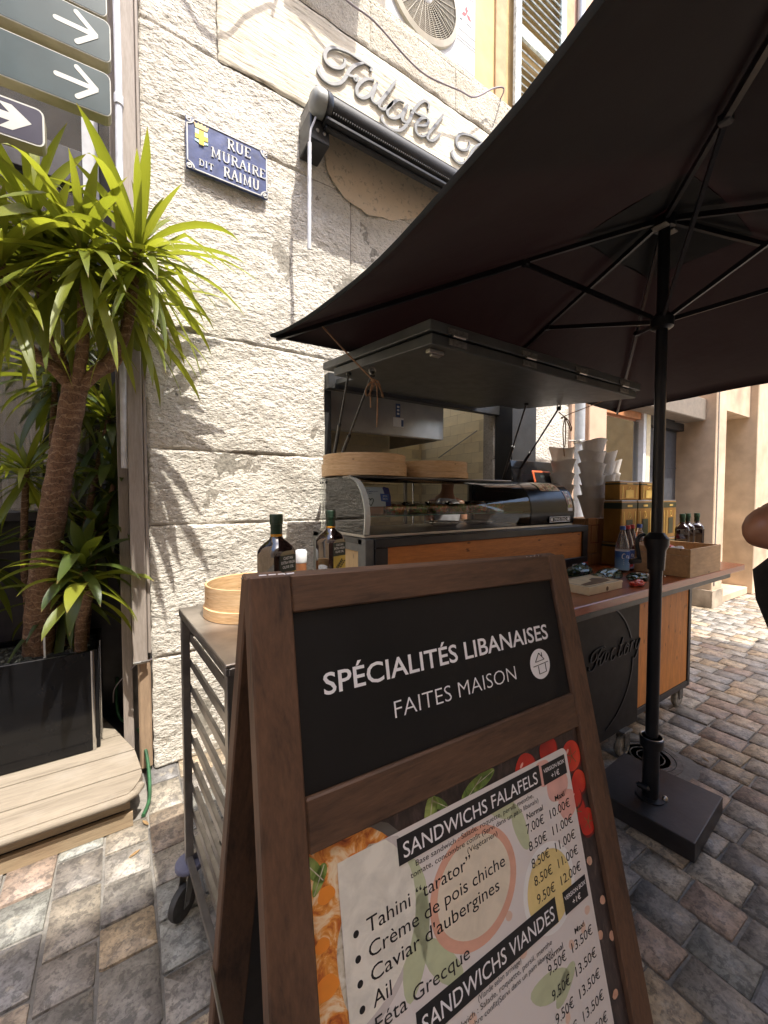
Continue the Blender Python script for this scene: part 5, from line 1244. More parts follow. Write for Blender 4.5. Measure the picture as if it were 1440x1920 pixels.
# soda bottles
def mat_liquid(name, c, a):
    m, n, l, b = mat(name); b.inputs['Base Color'].default_value = c + (1,); b.inputs['Roughness'].default_value = .05
    b.inputs['Transmission Weight'].default_value = a; b.inputs['IOR'].default_value = 1.33; b.inputs['Coat Weight'].default_value = 1; b.inputs['Coat Roughness'].default_value = .03; return m
M_LIQC = mat_liquid('clear_soda', (.62, .58, .58), .92); M_LIQR = mat_liquid('dark_red_syrup', (.06, .010, .012), .2)
def mat_soda_label(name, top, bot):
    m, n, l, b = mat(name); t = n.new('ShaderNodeTexCoord'); s = n.new('ShaderNodeSeparateXYZ'); l.new(t.outputs['Generated'], s.inputs[0])
    l.new(ramp(n, l, s.outputs[2], [(0, bot), (.45, tuple((a + c) / 2 for a, c in zip(top, bot))), (.7, top), (.96, top), (.98, (.7, .7, .7))]), b.inputs['Base Color']); b.inputs['Roughness'].default_value = .3; return m
M_SLB = mat_soda_label('blue_label', (.01, .09, .36), (.22, .42, .68)); M_SLR = mat_soda_label('berry_label', (.02, .07, .26), (.30, .30, .50))
M_CAPB = plain('blue_cap', (.03, .10, .38), .4); M_CAPR = plain('red_cap', (.45, .02, .03), .4)
for k, (x, y, red, lab) in enumerate([(2.78, 1.37, 0, 'clear soda bottle with blue cap and blue label, nearest the flat boxes'), (2.875, 1.385, 1, 'dark red soda bottle with red cap beside the blue capped one'), (2.965, 1.40, 1, 'dark red soda bottle with red cap, third in the row'), (3.07, 1.40, 0, 'clear soda bottle with blue cap next to the parasol pole')]):
    t = thing('soda_bottle', lab, 'bottle', (x, y, 1.0), group='soda bottles on the counter')
    B().lathe([(.036, .001), (.042, .006), (.043, .15), (.042, .165), (.034, .205), (.022, .25), (.0145, .275), (.0145, .285)], (x, y, 1.0), 24).put('bottle_body', M_LIQR if red else M_LIQC, t, sm=50)
    B().lathe([(.0436, .02), (.0438, .145), (.0436, .148)], (x, y, 1.0), 28).put('label_wrap', M_SLR if red else M_SLB, t, sm=50)
    B().lathe([(.0175, .283), (.0175, .305), (.015, .308), (.001, .309)], (x, y, 1.0), 18).put('cap', M_CAPR if red else M_CAPB, t, sm=40)
    def Tb(p, x=x, y=y):
        a = R(-128) + p.x / .044; rr = .0442 + p.z
        return Vector((x + rr * math.cos(a), y + rr * math.sin(a), 1.0 + p.y))
    bb = B(); ribbon(bb, [(-.002, .125), (-.012, .128), (-.020, .115), (-.018, .098), (-.006, .096)], .005, .0006, Tb, 4); ribbon(bb, [(.004, .10), (.008, .118), (.016, .116), (.016, .10), (.022, .10), (.024, .118)], .004, .0006, Tb, 4)
    for q in range(3): bb.box((-.012, .082 - q * .012, 0), (.024, .086 - q * .012, .0006), 0, Tb)
    bb.put('label_script', M_LABW, t)
    if red:
        for cx_, cz_ in ((-.008, .035), (.010, .045)): B().poly([(cx_ + .011 * math.cos(a * .52), cz_ + .013 * math.sin(a * .52)) for a in range(12)], .0007, Tb).put('berry_print', M_CAPR, t)
# olive oil tins
M_TIN = plain('gold_tin', (.32, .17, .04), .3, .7, .2, 6); M_TING = plain('dark_green_band', (.018, .026, .012), .35, .3, .2); M_TINY = plain('yellow_tin_print', (.60, .42, .12), .35, .5, .15)
def tin(x, y, z, w, d, h, lab, lay=False):
    t = thing('olive_oil_tin', lab, 'tin', (x, y, z), group='olive oil tins on the counter')
    B().box((x, y, z), (x + w, y + d, z + h), .006).put('tin_body', M_TIN, t)
    B().box((x - .001, y - .001, z + h * .80), (x + w + .001, y + d + .001, z + h - .006), .006).put('green_band', M_TING, t)
    B().box((x + .002, y + .002, z + h), (x + w - .002, y + d - .002, z + h + .005), .002).put('tin_rim', M_STEEL, t)
    Tt_ = lambda p: Vector((x + p.x, y - .0012 - p.z, z + p.y))
    B().box((w * .3, h * .12, 0), (w * .7, h * .55, .001), 0, Tt_).put('label_panel', M_TING if not lay else M_TINY, t)
    bb = B(); bb.box((w * .12, h * .1, 0), (w * .16, h * .75, .001), 0, Tt_).box((w * .84, h * .1, 0), (w * .88, h * .75, .001), 0, Tt_)
    ribbon(bb, [(w * .42, h * .60), (w * .5, h * .74), (w * .58, h * .62), (w * .5, h * .58)], .006, .001, Tt_, 4); bb.put('gold_print', M_TINY, t)
    B().box((w * .35, h * .86, .0012), (w * .65, h * .91, .002), 0, Tt_).put('band_print', M_TINY, t)
for x, lab in ((2.98, 'gold olive oil tin just before the parasol pole'), (3.215, 'gold olive oil tin behind the parasol pole'), (3.45, 'gold olive oil tin right of the pole with a dark label panel'), (3.66, 'gold olive oil tin at the end of the row behind dark bottles')):
    tin(x, 1.48, 1.17, .20 if x > 3.5 else .225, .13, .30, lab)
tin(2.98, 1.50, 1.001, .43, .12, .165, 'low wide tin under the gold tins beside the parasol pole', True)
tin(3.43, 1.47, 1.001, .42, .14, .165, 'low wide tin with gold label under the row, behind the wooden box', True)
tin(2.99, 1.50, 1.477, .28, .11, .135, 'flat gold tin stacked on top, before the pole', True)
tin(3.30, 1.50, 1.477, .26, .11, .135, 'flat gold tin stacked on top, past the pole', True)
# dark oil bottles
def mat_oil():
    m, n, l, b = mat('dark_oil_glass'); b.inputs['Base Color'].default_value = (.012, .006, .005, 1); b.inputs['Roughness'].default_value = .06; b.inputs['Specular IOR Level'].default_value = .7; b.inputs['Coat Weight'].default_value = 1; b.inputs['Coat Roughness'].default_value = .02; return m
M_OIL = mat_oil(); M_NECK = plain('dark_green_capsule', (.012, .032, .016), .32, .1, .15); M_OLAB = plain('oil_label_dark', (.018, .024, .014), .5, 0, .1); M_OGOLD = plain('oil_label_gold', (.50, .36, .06), .4, .3, .15)
def oil_bottle(x, y, z, s, rz, lab, grp, detail=True):
    t = thing('oil_bottle', lab, 'bottle', (x, y, z), group=grp)
    Mr = Matrix.Translation((x, y, z)) @ Matrix.Rotation(rz, 4, 'Z') @ Matrix.Scale(s, 4)
    T = lambda p: Mr @ p
    w = .042
    prof = [(w * .93, 0), (w, .006), (w, .232), (w * .985, .244), (w * .88, .256), (w * .66, .268), (w * .46, .278), (.0165, .285), (.0150, .29), (.0150, .30)]
    vs = []; n = 24
    for i, (r, zz) in enumerate(prof):
        k_ = max(0, min(1, 1 - (zz - .244) / .035)); e = 2 + 6 * k_
        for j in range(n):
            q = 2 * math.pi * (j + .5) / n; kk = 1 / (abs(math.cos(q)) ** e + abs(math.sin(q)) ** e) ** (1 / e)
            vs.append((math.cos(q) * r * kk, math.sin(q) * r * kk, zz))
    fs_ = [(i * n + j, i * n + (j + 1) % n, (i + 1) * n + (j + 1) % n, (i + 1) * n + j) for i in range(len(prof) - 1) for j in range(n)] + [tuple(range(n - 1, -1, -1))]
    B().raw(vs, fs_, T).put('glass_body', M_OIL, t, sm=38)
    B().lathe([(.0158, .292), (.0162, .294), (.0162, .318), (.0178, .319), (.0178, .345), (.0165, .347), (.001, .347)], (0, 0, 0), 22, T).put('capsule', M_NECK, t, sm=35)
    if detail:
        bb = B()
        for q in range(4): bb.lathe([(.0179, .324 + q * .005), (.0184, .3255 + q * .005), (.0179, .327 + q * .005)], (0, 0, 0), 22, T)
        bb.put('capsule_ridge', M_NECK, t)
        B().lathe([(.0161, .284), (.0163, .2845), (.0163, .2915), (.0161, .292)], (0, 0, 0), 22, T).put('amber_neck', plain('amber_glass', (.45, .20, .02), .1, 0, .1), t)
    for side in (0, 1):
        Q = Matrix.Rotation(R(90) * side, 4, 'Z'); TL = lambda p, Q=Q: Mr @ Q @ Vector((p.x, -w - .0006 - p.z, p.y))
        B().box((-.030, .190, 0), (.030, .236, .0006), 0, TL).put('label_upper', M_OLAB, t)
        B().box((-.030, .08, 0), (.030, .1895, .0006), 0, TL).put('label_lower', M_OGOLD, t)
        if detail:
            for tt, yy, hw in (('CASTAN', .2245, .018), ('EXTRA VIRGIN', .2125, .026), ('OLIVE OIL', .2005, .021)):
                text_geo(tt, -hw, hw, yy, lambda p, TL=TL: TL(Vector((p.x, p.y, .0009))), .0080, .008).put('lettering', M_LABW, t)
            bb = B(); ribbon(bb, [(-.012, .14), (-.002, .155), (.01, .168), (.018, .172)], .003, .0012, TL, 4)
            for q in range(5): bb.poly([(-.01 + q * .006, .142 + q * .006), (-.018 + q * .006, .152 + q * .006), (-.012 + q * .006, .156 + q * .006)], .0012, TL); bb.poly([(-.008 + q * .006, .144 + q * .006), (.002 + q * .006, .142 + q * .006), (.004 + q * .006, .148 + q * .006)], .0012, TL)
            bb.put('olive_branch_print', M_OLAB, t)
    return t
for x, y, lab in ((3.50, 1.30, 'dark oil bottle nearest the pole behind the wooden box'), (3.635, 1.315, 'dark oil bottle in the middle of the three by the wooden box'), (3.76, 1.30, 'dark oil bottle at the outer end by the wooden box')):
    oil_bottle(x, y, 1.0, 1.08, R(20), lab, 'dark oil bottles behind the wooden box', False)
# wooden box
M_PINEB = wood('pine_box_wood', (.52, .33, .17), (.40, .235, .11), 0, 4, .6, knots=True, st=5)
wb_ = thing('wooden_box', 'open pale pine box near the end of the counter by the pole', 'box', (3.15, 1.2, 1.0))
BX0, BX1, BY0, BY1, BZ = 2.915, 3.40, 1.035, 1.40, 1.178
box('front_board', (BX0, BY0, 1.001), (BX1, BY0 + .012, BZ), M_PINEB, wb_, .001)
box('end_board', (BX0, BY0 + .0125, 1.001), (BX0 + .012, BY1, BZ - .045), M_PINEB, wb_, .001)
box('end_board', (BX0, BY0 + .0125, BZ - .043), (BX0 + .012, BY1, BZ), M_PINEB, wb_, .001)
box('end_board', (BX1 - .012, BY0 + .0125, 1.001), (BX1, BY1, BZ), M_PINEB, wb_, .001)
box('back_board', (BX0 + .0125, BY1 - .012, 1.001), (BX1 - .0125, BY1, BZ), M_PINEB, wb_, .001)
box('bottom_board', (BX0 + .0125, BY0 + .0125, 1.001), (BX1 - .0125, BY1 - .0125, 1.008), M_PINEB, wb_, 0)
def crumple(name, c, s, m, label, cat, rs, sub=3, parent=None):
    bm = bmesh.new(); bmesh.ops.create_icosphere(bm, subdivisions=sub, radius=1)
    for v in bm.verts:
        d = 1 + .35 * noise.noise(v.co * 1.7 + Vector(c) * 9) + .18 * noise.noise(v.co * 5 + Vector(c) * 3)
        v.co = Vector((v.co.x * s[0] * d, v.co.y * s[1] * d, max(-.25, v.co.z) * s[2] * d)) + Vector(c)
    me = bpy.data.meshes.new(name); bm.to_mesh(me); bm.free()
    o = link(name, me, m); 
    if label: o['label'] = label; o['category'] = cat
    return o
rs3 = random.Random(4)
M_REDP = plain('red_foil', (.55, .05, .03), .3, .1, .2, 30); M_GRNP = plain('dark_green_foil', (.030, .055, .030), .25, .2, .6, 40); M_SILP = plain('crinkled_clear_film', (.42, .40, .38), .2, .4, .3, 50)
crumple('snack_packet', (3.05, 1.24, 1.145), (.06, .08, .05), M_REDP, 'red packet sticking out of the pine box', 'packet', rs3)
crumple('paper_napkin', (2.99, 1.14, 1.13), (.055, .06, .05), M_LABW, 'white crumpled paper in the pine box beside the red packet', 'paper', rs3)
M_CIG = plain('pale_box_wood', (.66, .55, .36), .6, 0, .1, 10); M_CIGT = plain('box_picture_brown', (.14, .08, .035), .6, 0, .5, 12)
for k, (x0, x1, y0, y1, lab) in enumerate([(1.965, 2.29, 1.125, 1.315, 'flat cream wooden box with a brown picture on its lid, on the counter edge'), (1.62, 2.05, 1.325, 1.52, 'flat cream wooden box behind the other, partly covered by the menu board')]):
    t = thing('flat_wooden_box', lab, 'box', (x0, y0, 1.0), group='flat boxes on the counter')
    box('box_body', (x0, y0, 1.001), (x1, y1, 1.032), M_CIG, t, .0015)
    box('box_lid', (x0 - .001, y0 - .001, 1.0325), (x1 + .001, y1 + .001, 1.043), M_CIG, t, .001)
    Tl = lambda p, x0=x0, y0=y0: Vector((x0 + p.x, y0 + p.y, 1.0431 + p.z))
    w_, d_ = x1 - x0, y1 - y0
    bb = B()
    for a, c in (((.012, .012), (w_ - .012, .015)), ((.012, d_ - .015), (w_ - .012, d_ - .012)), ((.012, .015), (.015, d_ - .015)), ((w_ - .015, .015), (w_ - .012, d_ - .015))): bb.box((a[0], a[1], 0), (c[0], c[1], .0006), 0, Tl)
    bb.put('lid_border', M_PG, t)
    B().poly([(w_ * .08, d_ * .18), (w_ * .5, d_ * .14), (w_ * .85, d_ * .2), (w_ * .93, d_ * .45), (w_ * .75, d_ * .66), (w_ * .6, d_ * .6), (w_ * .5, d_ * .42), (w_ * .3, d_ * .38), (w_ * .1, d_ * .34)], .0007, Tl).put('lid_picture', M_CIGT, t)
    B().lathe([(.010, 0), (.012, .001), (.001, .0012)], (0, 0, 0), 12, lambda p, x0=x0, y0=y0, w_=w_: Vector((x0 + w_ * .52 + p.x, y0 - .001 - p.z, 1.018 + p.y))).put('round_stamp', M_CIGT, t)
for c, s, m, lab in (((2.46, 1.30, 1.018), (.14, .045, .045), M_GRNP, 'long dark green foil packet lying beside the flat box'), ((2.60, 1.19, 1.014), (.07, .05, .03), M_GRNP, 'green foil packet end by the soda bottles'), ((2.42, 1.11, 1.012), (.06, .03, .022), M_REDP, 'red foil packet at the counter edge by the flat box'), ((2.70, 1.18, 1.01), (.05, .04, .02), M_SILP, 'clear film wrapper in front of the soda bottles'), ((2.38, 1.44, 1.03), (.12, .06, .05), M_GRNP, 'dark packet lying against the display stand')):
    crumple('snack_packet', c, s, m, lab, 'packet', rs3)
for x, y, m, lab in ((2.46, 1.52, plain('grey_card', (.25, .27, .24), .6), 'small grey card propped at the display stand foot'), (2.60, 1.53, M_REDP, 'small red card propped at the display stand foot')):
    o = box('price_card', (x, y, 1.002), (x + .05, y + .004, 1.06), m, None, .0005); o['label'] = lab; o['category'] = 'card'

# =====================  MENU BOARD  =====================
BO = Vector((.137, .54, 1.394)); BU = Vector((1, 0, -.034)).normalized(); BV = Vector((-.0262, -math.sin(R(14)), -math.cos(R(14)))).normalized()
BN = BU.cross(BV).normalized()
if BN.y > 0: BN = -BN
TF = lambda p: BO + BU * p.x + BV * p.y + BN * p.z            # x across, y down the board, z towards the street
BV2 = Vector((-.0262, math.sin(R(13)), -math.cos(R(13)))).normalized(); BN2 = BU.cross(BV2).normalized()
if BN2.y < 0: BN2 = -BN2
BO2 = BO + Vector((0, .036, 0))
TB = lambda p: BO2 + BU * p.x + BV2 * p.y + BN2 * p.z
def tilt_wood(name, c1, c2, T0):
    """grain that follows the leaning planks"""
    m, n, l, b = mat(name)
    return m
M_BW_V = wood('dark_stained_plank', (.125, .062, .032), (.014, .0075, .0045), 2, 9, .6, st=7, wear=(.135, .072, .040))
M_BW_H = wood('dark_stained_rail', (.115, .058, .030), (.013, .007, .004), 0, 9, .6, st=7, wear=(.125, .066, .036))
mb = thing('menu_board', 'dark stained wooden pavement menu board with a black heading panel and a food poster', 'menu board', (.49, .45, 0))
LEN = 1.40; WD = .703
def bpart(name, a, c, m, T=TF, bev=.0025, par=None, label=None):
    return B().box(a, c, bev, T).put(name, m, par or mb, label)
for T in (TF, TB):
    s = 1
    bpart('stile', (0, 0, -.030), (.058, LEN, 0), M_BW_V, T); bpart('stile', (.645, 0, -.030), (WD, LEN, 0), M_BW_V, T)
    for v0, v1 in ((.001, .053), (.286, .350), (1.30, 1.365)): bpart('rail', (.0585, v0, -.029), (.6445, v1, -.001), M_BW_H, T)
    bpart('backing_panel', (.05, .05, -.026), (.652, 1.31, -.012), plain('black_backing', (.020, .018, .017), .6, 0, .1), T, 0)
M_CHALK = plain('black_chalk_panel', (.0085, .008, .008), .5, 0, .15, 7, .1, 40, spec=.28)
bpart('heading_panel', (.0590, .0535, -.0118), (.6440, .2855, -.008), M_CHALK, TF, .0005)
M_WV = plain('white_vinyl', (.88, .86, .87), .5, 0, .02)
lt = lambda h: (lambda p: TF(Vector((p.x, -p.y, p.z + h))))     # text grows upward: y flips
def btext(txt, u0, u1, v, h, m, z=-.0066, w=0, name='lettering', slant=0):
    return text_geo(txt, u0, u1, -v, lt(z), h, w, 0, slant).put(name, m, mb)
btext('SPÉCIALITÉS LIBANAISES', .097, .603, .1695, .0300, M_WV, w=.012)
btext('FAITES MAISON', .209, .488, .2275, .0262, M_WV, w=-.012)
Tz = lambda z: (lambda p: TF(Vector((p.x, p.y, p.z + z))))
def disc(name, cu, cv, ru, rv, m, z, n=40, a0=0, wob=0):
    pts = [(cu + ru * math.cos(a * 2 * math.pi / n) * (1 + wob * math.sin(3 * a * 2 * math.pi / n + cu * 40)), cv + rv * math.sin(a * 2 * math.pi / n) * (1 + wob * math.sin(4 * a * 2 * math.pi / n))) for a in range(n)]
    return B().poly(pts, 0, Tz(z)).put(name, m, mb)
disc('round_logo', .563, .2130, .0305, .0285, M_WV, -.0066)
bb = B(); k_ = Tz(-.0062)
for pts in ([(.541, .2155), (.588, .2125)], [(.549, .2080), (.563, .1925), (.577, .2065), (.549, .2080)], [(.556, .2165), (.556, .2315), (.578, .2300), (.578, .2145)], [(.5715, .2000), (.5715, .1925)]):
    for a, c in zip(pts, pts[1:]): ribbon(bb, [a, c], .0022, .0002, k_, 1, False)
bb.put('house_icon', M_CHALK, mb)
# poster (flat print, layer over layer)
def mat_slate():
    m, n, l, b = mat('poster_slate_print'); v = coords(n, l); f = noi(n, l, coords(n, l, (8, 1, 3)), 9, 7, .65, .8)
    l.new(ramp(n, l, f, [(.35, (.022, .014, .013)), (.6, (.060, .040, .035)), (.75, (.14, .10, .09))]), b.inputs['Base Color']); b.inputs['Roughness'].default_value = .35; return m
PZ = -.0108
bpart('poster_sheet', (.0590, .3505, -.0118), (.6440, 1.2995, PZ), mat_slate(), TF, 0)
def mat_print(name, stops, scale, dist=1, rough=.35, det=6):
    m, n, l, b = mat(name); f = noi(n, l, coords(n, l), scale, det, .6, dist)
    l.new(ramp(n, l, f, stops), b.inputs['Base Color']); b.inputs['Roughness'].default_value = rough; return m
M_P_ORG = mat_print('print_spiced_food', [(.30, (.10, .02, .01)), (.40, (.50, .12, .02)), (.50, (.75, .30, .05)), (.60, (.85, .62, .38)), (.75, (.90, .78, .58))], 34, 1.2)
M_P_RICE = mat_print('print_rice', [(.3, (.30, .24, .16)), (.5, (.62, .56, .44)), (.7, (.80, .76, .66))], 60, .5)
M_P_RED = mat_print('print_tomato', [(.35, (.30, .02, .01)), (.5, (.55, .03, .02)), (.66, (.72, .09, .06))], 14, .3)
M_P_GRN = mat_print('print_basil', [(.3, (.05, .10, .02)), (.5, (.20, .30, .06)), (.7, (.42, .48, .16))], 40, .6)
M_P_TER = mat_print('print_terracotta', [(.3, (.60, .12, .04)), (.7, (.75, .22, .09))], 20)
M_P_CRM = mat_print('print_cream', [(.3, (.62, .50, .30)), (.7, (.80, .70, .48))], 30)
M_P_YEL = mat_print('print_yellow', [(.3, (.80, .50, .08)), (.7, (.90, .66, .16))], 18)
M_P_WHT = plain('print_white', (.74, .73, .70), .35, 0, .03)
M_P_DISH = plain('print_dark_dish', (.13, .12, .11), .35, 0, .1)
M_P_PNK = mat_print('print_chickpea', [(.3, (.55, .28, .18)), (.7, (.75, .48, .34))], 60)
def clip(pts):   # keeps print inside the sheet
    return [(min(max(u, .0595), .6435), min(max(v, .351), 1.299)) for u, v in pts]
def blob(name, cu, cv, ru, rv, m, z, n=26, rot=0, wob=.05):
    pts = []
    for a in range(n):
        q = a * 2 * math.pi / n; k = 1 + wob * math.sin(3 * q + cu * 91) + wob * .6 * math.sin(5 * q + cv * 77)
        x, y = ru * k * math.cos(q), rv * k * math.sin(q)
        pts.append((cu + x * math.cos(rot) - y * math.sin(rot), cv + x * math.sin(rot) + y * math.cos(rot)))
    return B().poly(clip(pts), 0, Tz(PZ + z)).put(name, m, mb)
blob('printed_dish', .075, .455, .150, .135, M_P_DISH, .0002, 40, 0, .005)
blob('printed_dish', .072, .455, .140, .126, M_P_ORG, .0004, 40, 0, .02)
blob('printed_rice', .150, .470, .062, .085, M_P_RICE, .0006, 30, .2, .10)
for u, v, r in ((.080, .405, .012), (.072, .500, .016), (.120, .385, .013), (.070, .455, .010)): blob('printed_carrot', u, v, r, r * .8, plain('print_carrot', (.85, .28, .03), .35, 0, .1), .0008)
def basil(u, v, L, rot):
    pts = []
    for a in range(16):
        q = a * 2 * math.pi / 16; x = L * math.cos(q); y = L * .42 * math.sin(q) * (1 - .25 * math.cos(q))
        pts.append((u + x * math.cos(rot) - y * math.sin(rot), v + x * math.sin(rot) + y * math.cos(rot)))
    B().poly(clip(pts), 0, Tz(PZ + .0005)).put('printed_basil_leaf', M_P_GRN, mb)
    b_ = B(); ribbon(b_, [(u - L * .9 * math.cos(rot), v - L * .9 * math.sin(rot)), (u + L * .9 * math.cos(rot), v + L * .9 * math.sin(rot))], .0012, .0001, Tz(PZ + .0006), 1, False); b_.put('printed_leaf_vein', M_P_RICE, mb)
for u, v, L, r in ((.255, .378, .028, 1.9), (.275, .368, .018, .6), (.345, .372, .030, -.5), (.375, .363, .026, -.2), (.065, .372, .022, .9), (.072, .385, .018, 2.1), (.23, .49, .04, 1.2), (.205, .53, .045, 1.7), (.25, .56, .03, .7), (.40, .40, .03, .4), (.43, .45, .026, 1.1), (.47, .765, .035, .2), (.50, .78, .03, -.5)): basil(u, v, L, r)
def mat_tomato():
    m, n, l, b = mat('print_tomato_round'); t = n.new('ShaderNodeTexCoord'); g = noi(n, l, coords(n, l), 9, 3)
    l.new(ramp(n, l, g, [(.3, (.30, .012, .008)), (.5, (.56, .03, .015)), (.68, (.74, .07, .03))]), b.inputs['Base Color']); b.inputs['Roughness'].default_value = .35; return m
M_TOM = mat_tomato(); M_TOMD = plain('print_tomato_dark', (.16, .008, .008), .35, 0, .2); M_VINE = plain('print_vine', (.16, .15, .05), .4, 0, .3); M_SHN = plain('print_pale_pink', (.85, .45, .38), .35, 0, .1)
b_ = B(); ribbon(b_, [(.545, .378), (.60, .405), (.615, .45), (.605, .50), (.62, .54)], .006, .0001, Tz(PZ + .0004), 4, False); b_.put('printed_vine', M_VINE, mb)
for k, (u, v, r) in enumerate(((.478, .382, .030), (.548, .368, .027), (.613, .398, .031), (.622, .448, .024), (.600, .492, .028), (.628, .520, .026), (.605, .470, .018))):
    blob('printed_tomato_shadow', u + .002, v + .003, r * 1.03, r * .95, M_TOMD, .0006 + .00012 * k, 28, 0, .015); blob('printed_tomato', u, v, r * .96, r * .88, M_TOM, .0006 + .00012 * k + .00005, 28, 0, .02)
    if k % 2 == 0: blob('printed_tomato_shine', u - r * .35, v - r * .35, r * .20, r * .09, M_SHN, .0017, 10, -.6, 0)
    if k in (2, 4, 5):
        for q in (.3 + k, 1.5 + k, 2.7 + k, 4.0 + k, 5.2 + k):
            b_ = B(); ribbon(b_, clip([(u, v), (u + r * .55 * math.cos(q), v + r * .55 * math.sin(q))]), .003, .0001, Tz(PZ + .0018), 1, True); b_.put('printed_calyx', M_VINE, mb)
for k in range(34):
    u = rs3.uniform(.07, .64); v = rs3.uniform(.60, 1.2)
    blob('printed_chickpea', u, v, .009, .007, M_P_PNK, .0006, 10, rs3.random() * 3, .05)
for u, v in ((.612, .582), (.630, .655), (.605, .70)): blob('printed_chickpea', u, v, .009, .007, M_P_PNK, .0008, 10, .6, .05)
# translucent card
mcard = bpy.data.materials.new('frosted_card_print'); mcard.use_nodes = True; n = mcard.node_tree.nodes; l = mcard.node_tree.links
b_ = n['Principled BSDF']; b_.inputs['Base Color'].default_value = (.97, .92, .89, 1); b_.inputs['Roughness'].default_value = .35; b_.inputs['Base Color'].default_value = (.76, .705, .675, 1)
def rrect(u0, v0, u1, v1, r, n=5):
    pts = []
    for cx, cy, a in ((u1 - r, v0 + r, -90), (u1 - r, v1 - r, 0), (u0 + r, v1 - r, 90), (u0 + r, v0 + r, 180)):
        pts += [(cx + r * math.cos(R(a + k * 90 / n)), cy + r * math.sin(R(a + k * 90 / n))) for k in range(n + 1)]
    return pts
B().poly(rrect(.097, .376, .598, 1.28, .014), 0, Tz(PZ + .0022)).put('pale_text_card', mcard, mb)
def faded(name, c, d=.06): return mat_print(name, [(.32, tuple(q * (1 - d * 2) for q in c)), (.6, c)], 26, .6)
F_TER = faded('faded_terracotta', (.78, .42, .30)); F_CRM = faded('faded_cream', (.80, .70, .55)); F_WHT = faded('faded_white', (.86, .85, .83), .02); F_YEL = faded('faded_yellow', (.84, .66, .28))
F_GRN = faded('faded_green', (.56, .60, .38)); F_RICE = faded('faded_rice', (.84, .80, .70), .10); F_PNK = faded('faded_pink', (.80, .56, .44)); F_RED = faded('faded_red', (.82, .45, .38)); F_SHD = faded('faded_grey', (.62, .56, .53))
def cblob(name, cu, cv, ru, rv, m, z, n=30, rot=0, wob=.04):
    pts = []
    for a in range(n):
        q = a * 2 * math.pi / n; kk = 1 + wob * math.sin(3 * q + cu * 91) + wob * .6 * math.sin(5 * q + cv * 77); x, y = ru * kk * math.cos(q), rv * kk * math.sin(q)
        u, v = cu + x * math.cos(rot) - y * math.sin(rot), cv + x * math.sin(rot) + y * math.cos(rot)
        pts.append((min(max(u, .0975), .5975), min(max(v, .3765), 1.279)))
    B().poly(pts, 0, Tz(PZ + .0022 + z)).put(name, m, mb)
cblob('faded_dish', .072, .455, .150, .128, F_SHD, .00004, 50, 0, .005); cblob('faded_rice', .074, .455, .138, .116, F_RICE, .00007, 50, 0, .02)
for u, v, a_, b2, r in ((.215, .47, .055, .018, 1.5), (.205, .52, .060, .020, 1.9), (.245, .56, .05, .018, .9), (.40, .415, .045, .016, .5), (.44, .46, .040, .015, 1.3), (.455, .70, .050, .020, .2), (.49, .715, .035, .014, -.5)): cblob('faded_basil_leaf', u, v, a_, b2, F_GRN, .00006, 20, r, .03)
for u, v, r in ((.555, .43, .032), (.575, .47, .028), (.52, .40, .024)): cblob('faded_tomato', u, v, r, r * .9, F_RED, .00008, 24)
cblob('faded_bowl', .325, .500, .092, .078, F_TER, .00010, 48, 0, .003); cblob('faded_bowl_dip', .325, .499, .078, .065, F_CRM, .00013, 48, 0, .008)
cblob('faded_cup', .490, .572, .070, .066, F_WHT, .00016, 44, 0, .003); cblob('faded_cup_dip', .490, .573, .060, .056, F_YEL, .00019, 44, 0, .006)
rc_ = random.Random(5)
for q in range(40):
    u = rc_.uniform(.12, .58); v = rc_.uniform(.56, 1.1)
    if abs(u - .49) > .08 or v > .66: cblob('faded_chickpea', u, v, .0085, .0068, F_PNK, .00005, 10, rc_.random() * 3)
M_INK = plain('black_ink', (.012, .011, .012), .4, 0, .02)
ZI = PZ + .0027
for a, c in (((.190, .3835), (.511, .4175)), ((.518, .3875), (.589, .4205)), ((.192, .590), (.497, .6275)), ((.518, .5935), (.588, .628))):
    B().box((a[0], a[1], 0), (c[0], c[1], .0003), 0, Tz(ZI)).put('black_banner', M_INK, mb)
ZT = ZI + .0005
wht = lambda *a, **k: btext(*a, M_WV, z=ZT, **k)
ink = lambda *a, **k: btext(*a, M_INK, z=ZI, **k)
wht('SANDWICHS FALAFELS', .199, .502, .4110, .0205, w=.004); wht('SANDWICHS VIANDES', .200, .489, .6195, .0215, w=.004)
for v in (.0, .2065): wht('VERSION BOX', .5215, .5855, .401 + v, .0068, w=.012); wht('+1€', .541, .566, .4155 + v, .0092, w=.01)
ink('Base sandwich : Salade, roquette, persil, menthe,', .218, .484, .4285, .0078); ink('tomate, concombre confit (Servi dans un pain libanais)', .207, .495, .4400, .0078); ink('(Végétarien)', .316, .384, .4515, .0078)
for k, (t_, u1, v) in enumerate((('Tahini “tarator”', .320, .4710), ('Crème de pois chiche', .392, .4985), ("Caviar d'aubergines", .372, .5250), ('Ail', .1595, .5520), ('Féta Grecque', .295, .5790))):
    ink(t_, .1315, u1, v, .0180)
    disc('bullet', .1155, v - .0075, .0042, .0042, M_INK, ZI + .0001, 14)
for t_, u0, u1, v in (('Normal', .459, .504, .4555), ('Maxi', .541, .570, .4545), ('Normal', .453, .498, .6665), ('Maxi', .534, .563, .6640)): ink(t_, u0, u1, v, .0088, w=.014)
for t_, v in (('7.00€', .4765), ('8.50€', .5035), ('8.50€', .5300), ('8.50€', .5560), ('9.50€', .5830), ('9.50€', .6850), ('9.50€', .7200), ('9.50€', .7520), ('9.50€', .7840)): ink(t_, .4530, .5020, v, .0150)
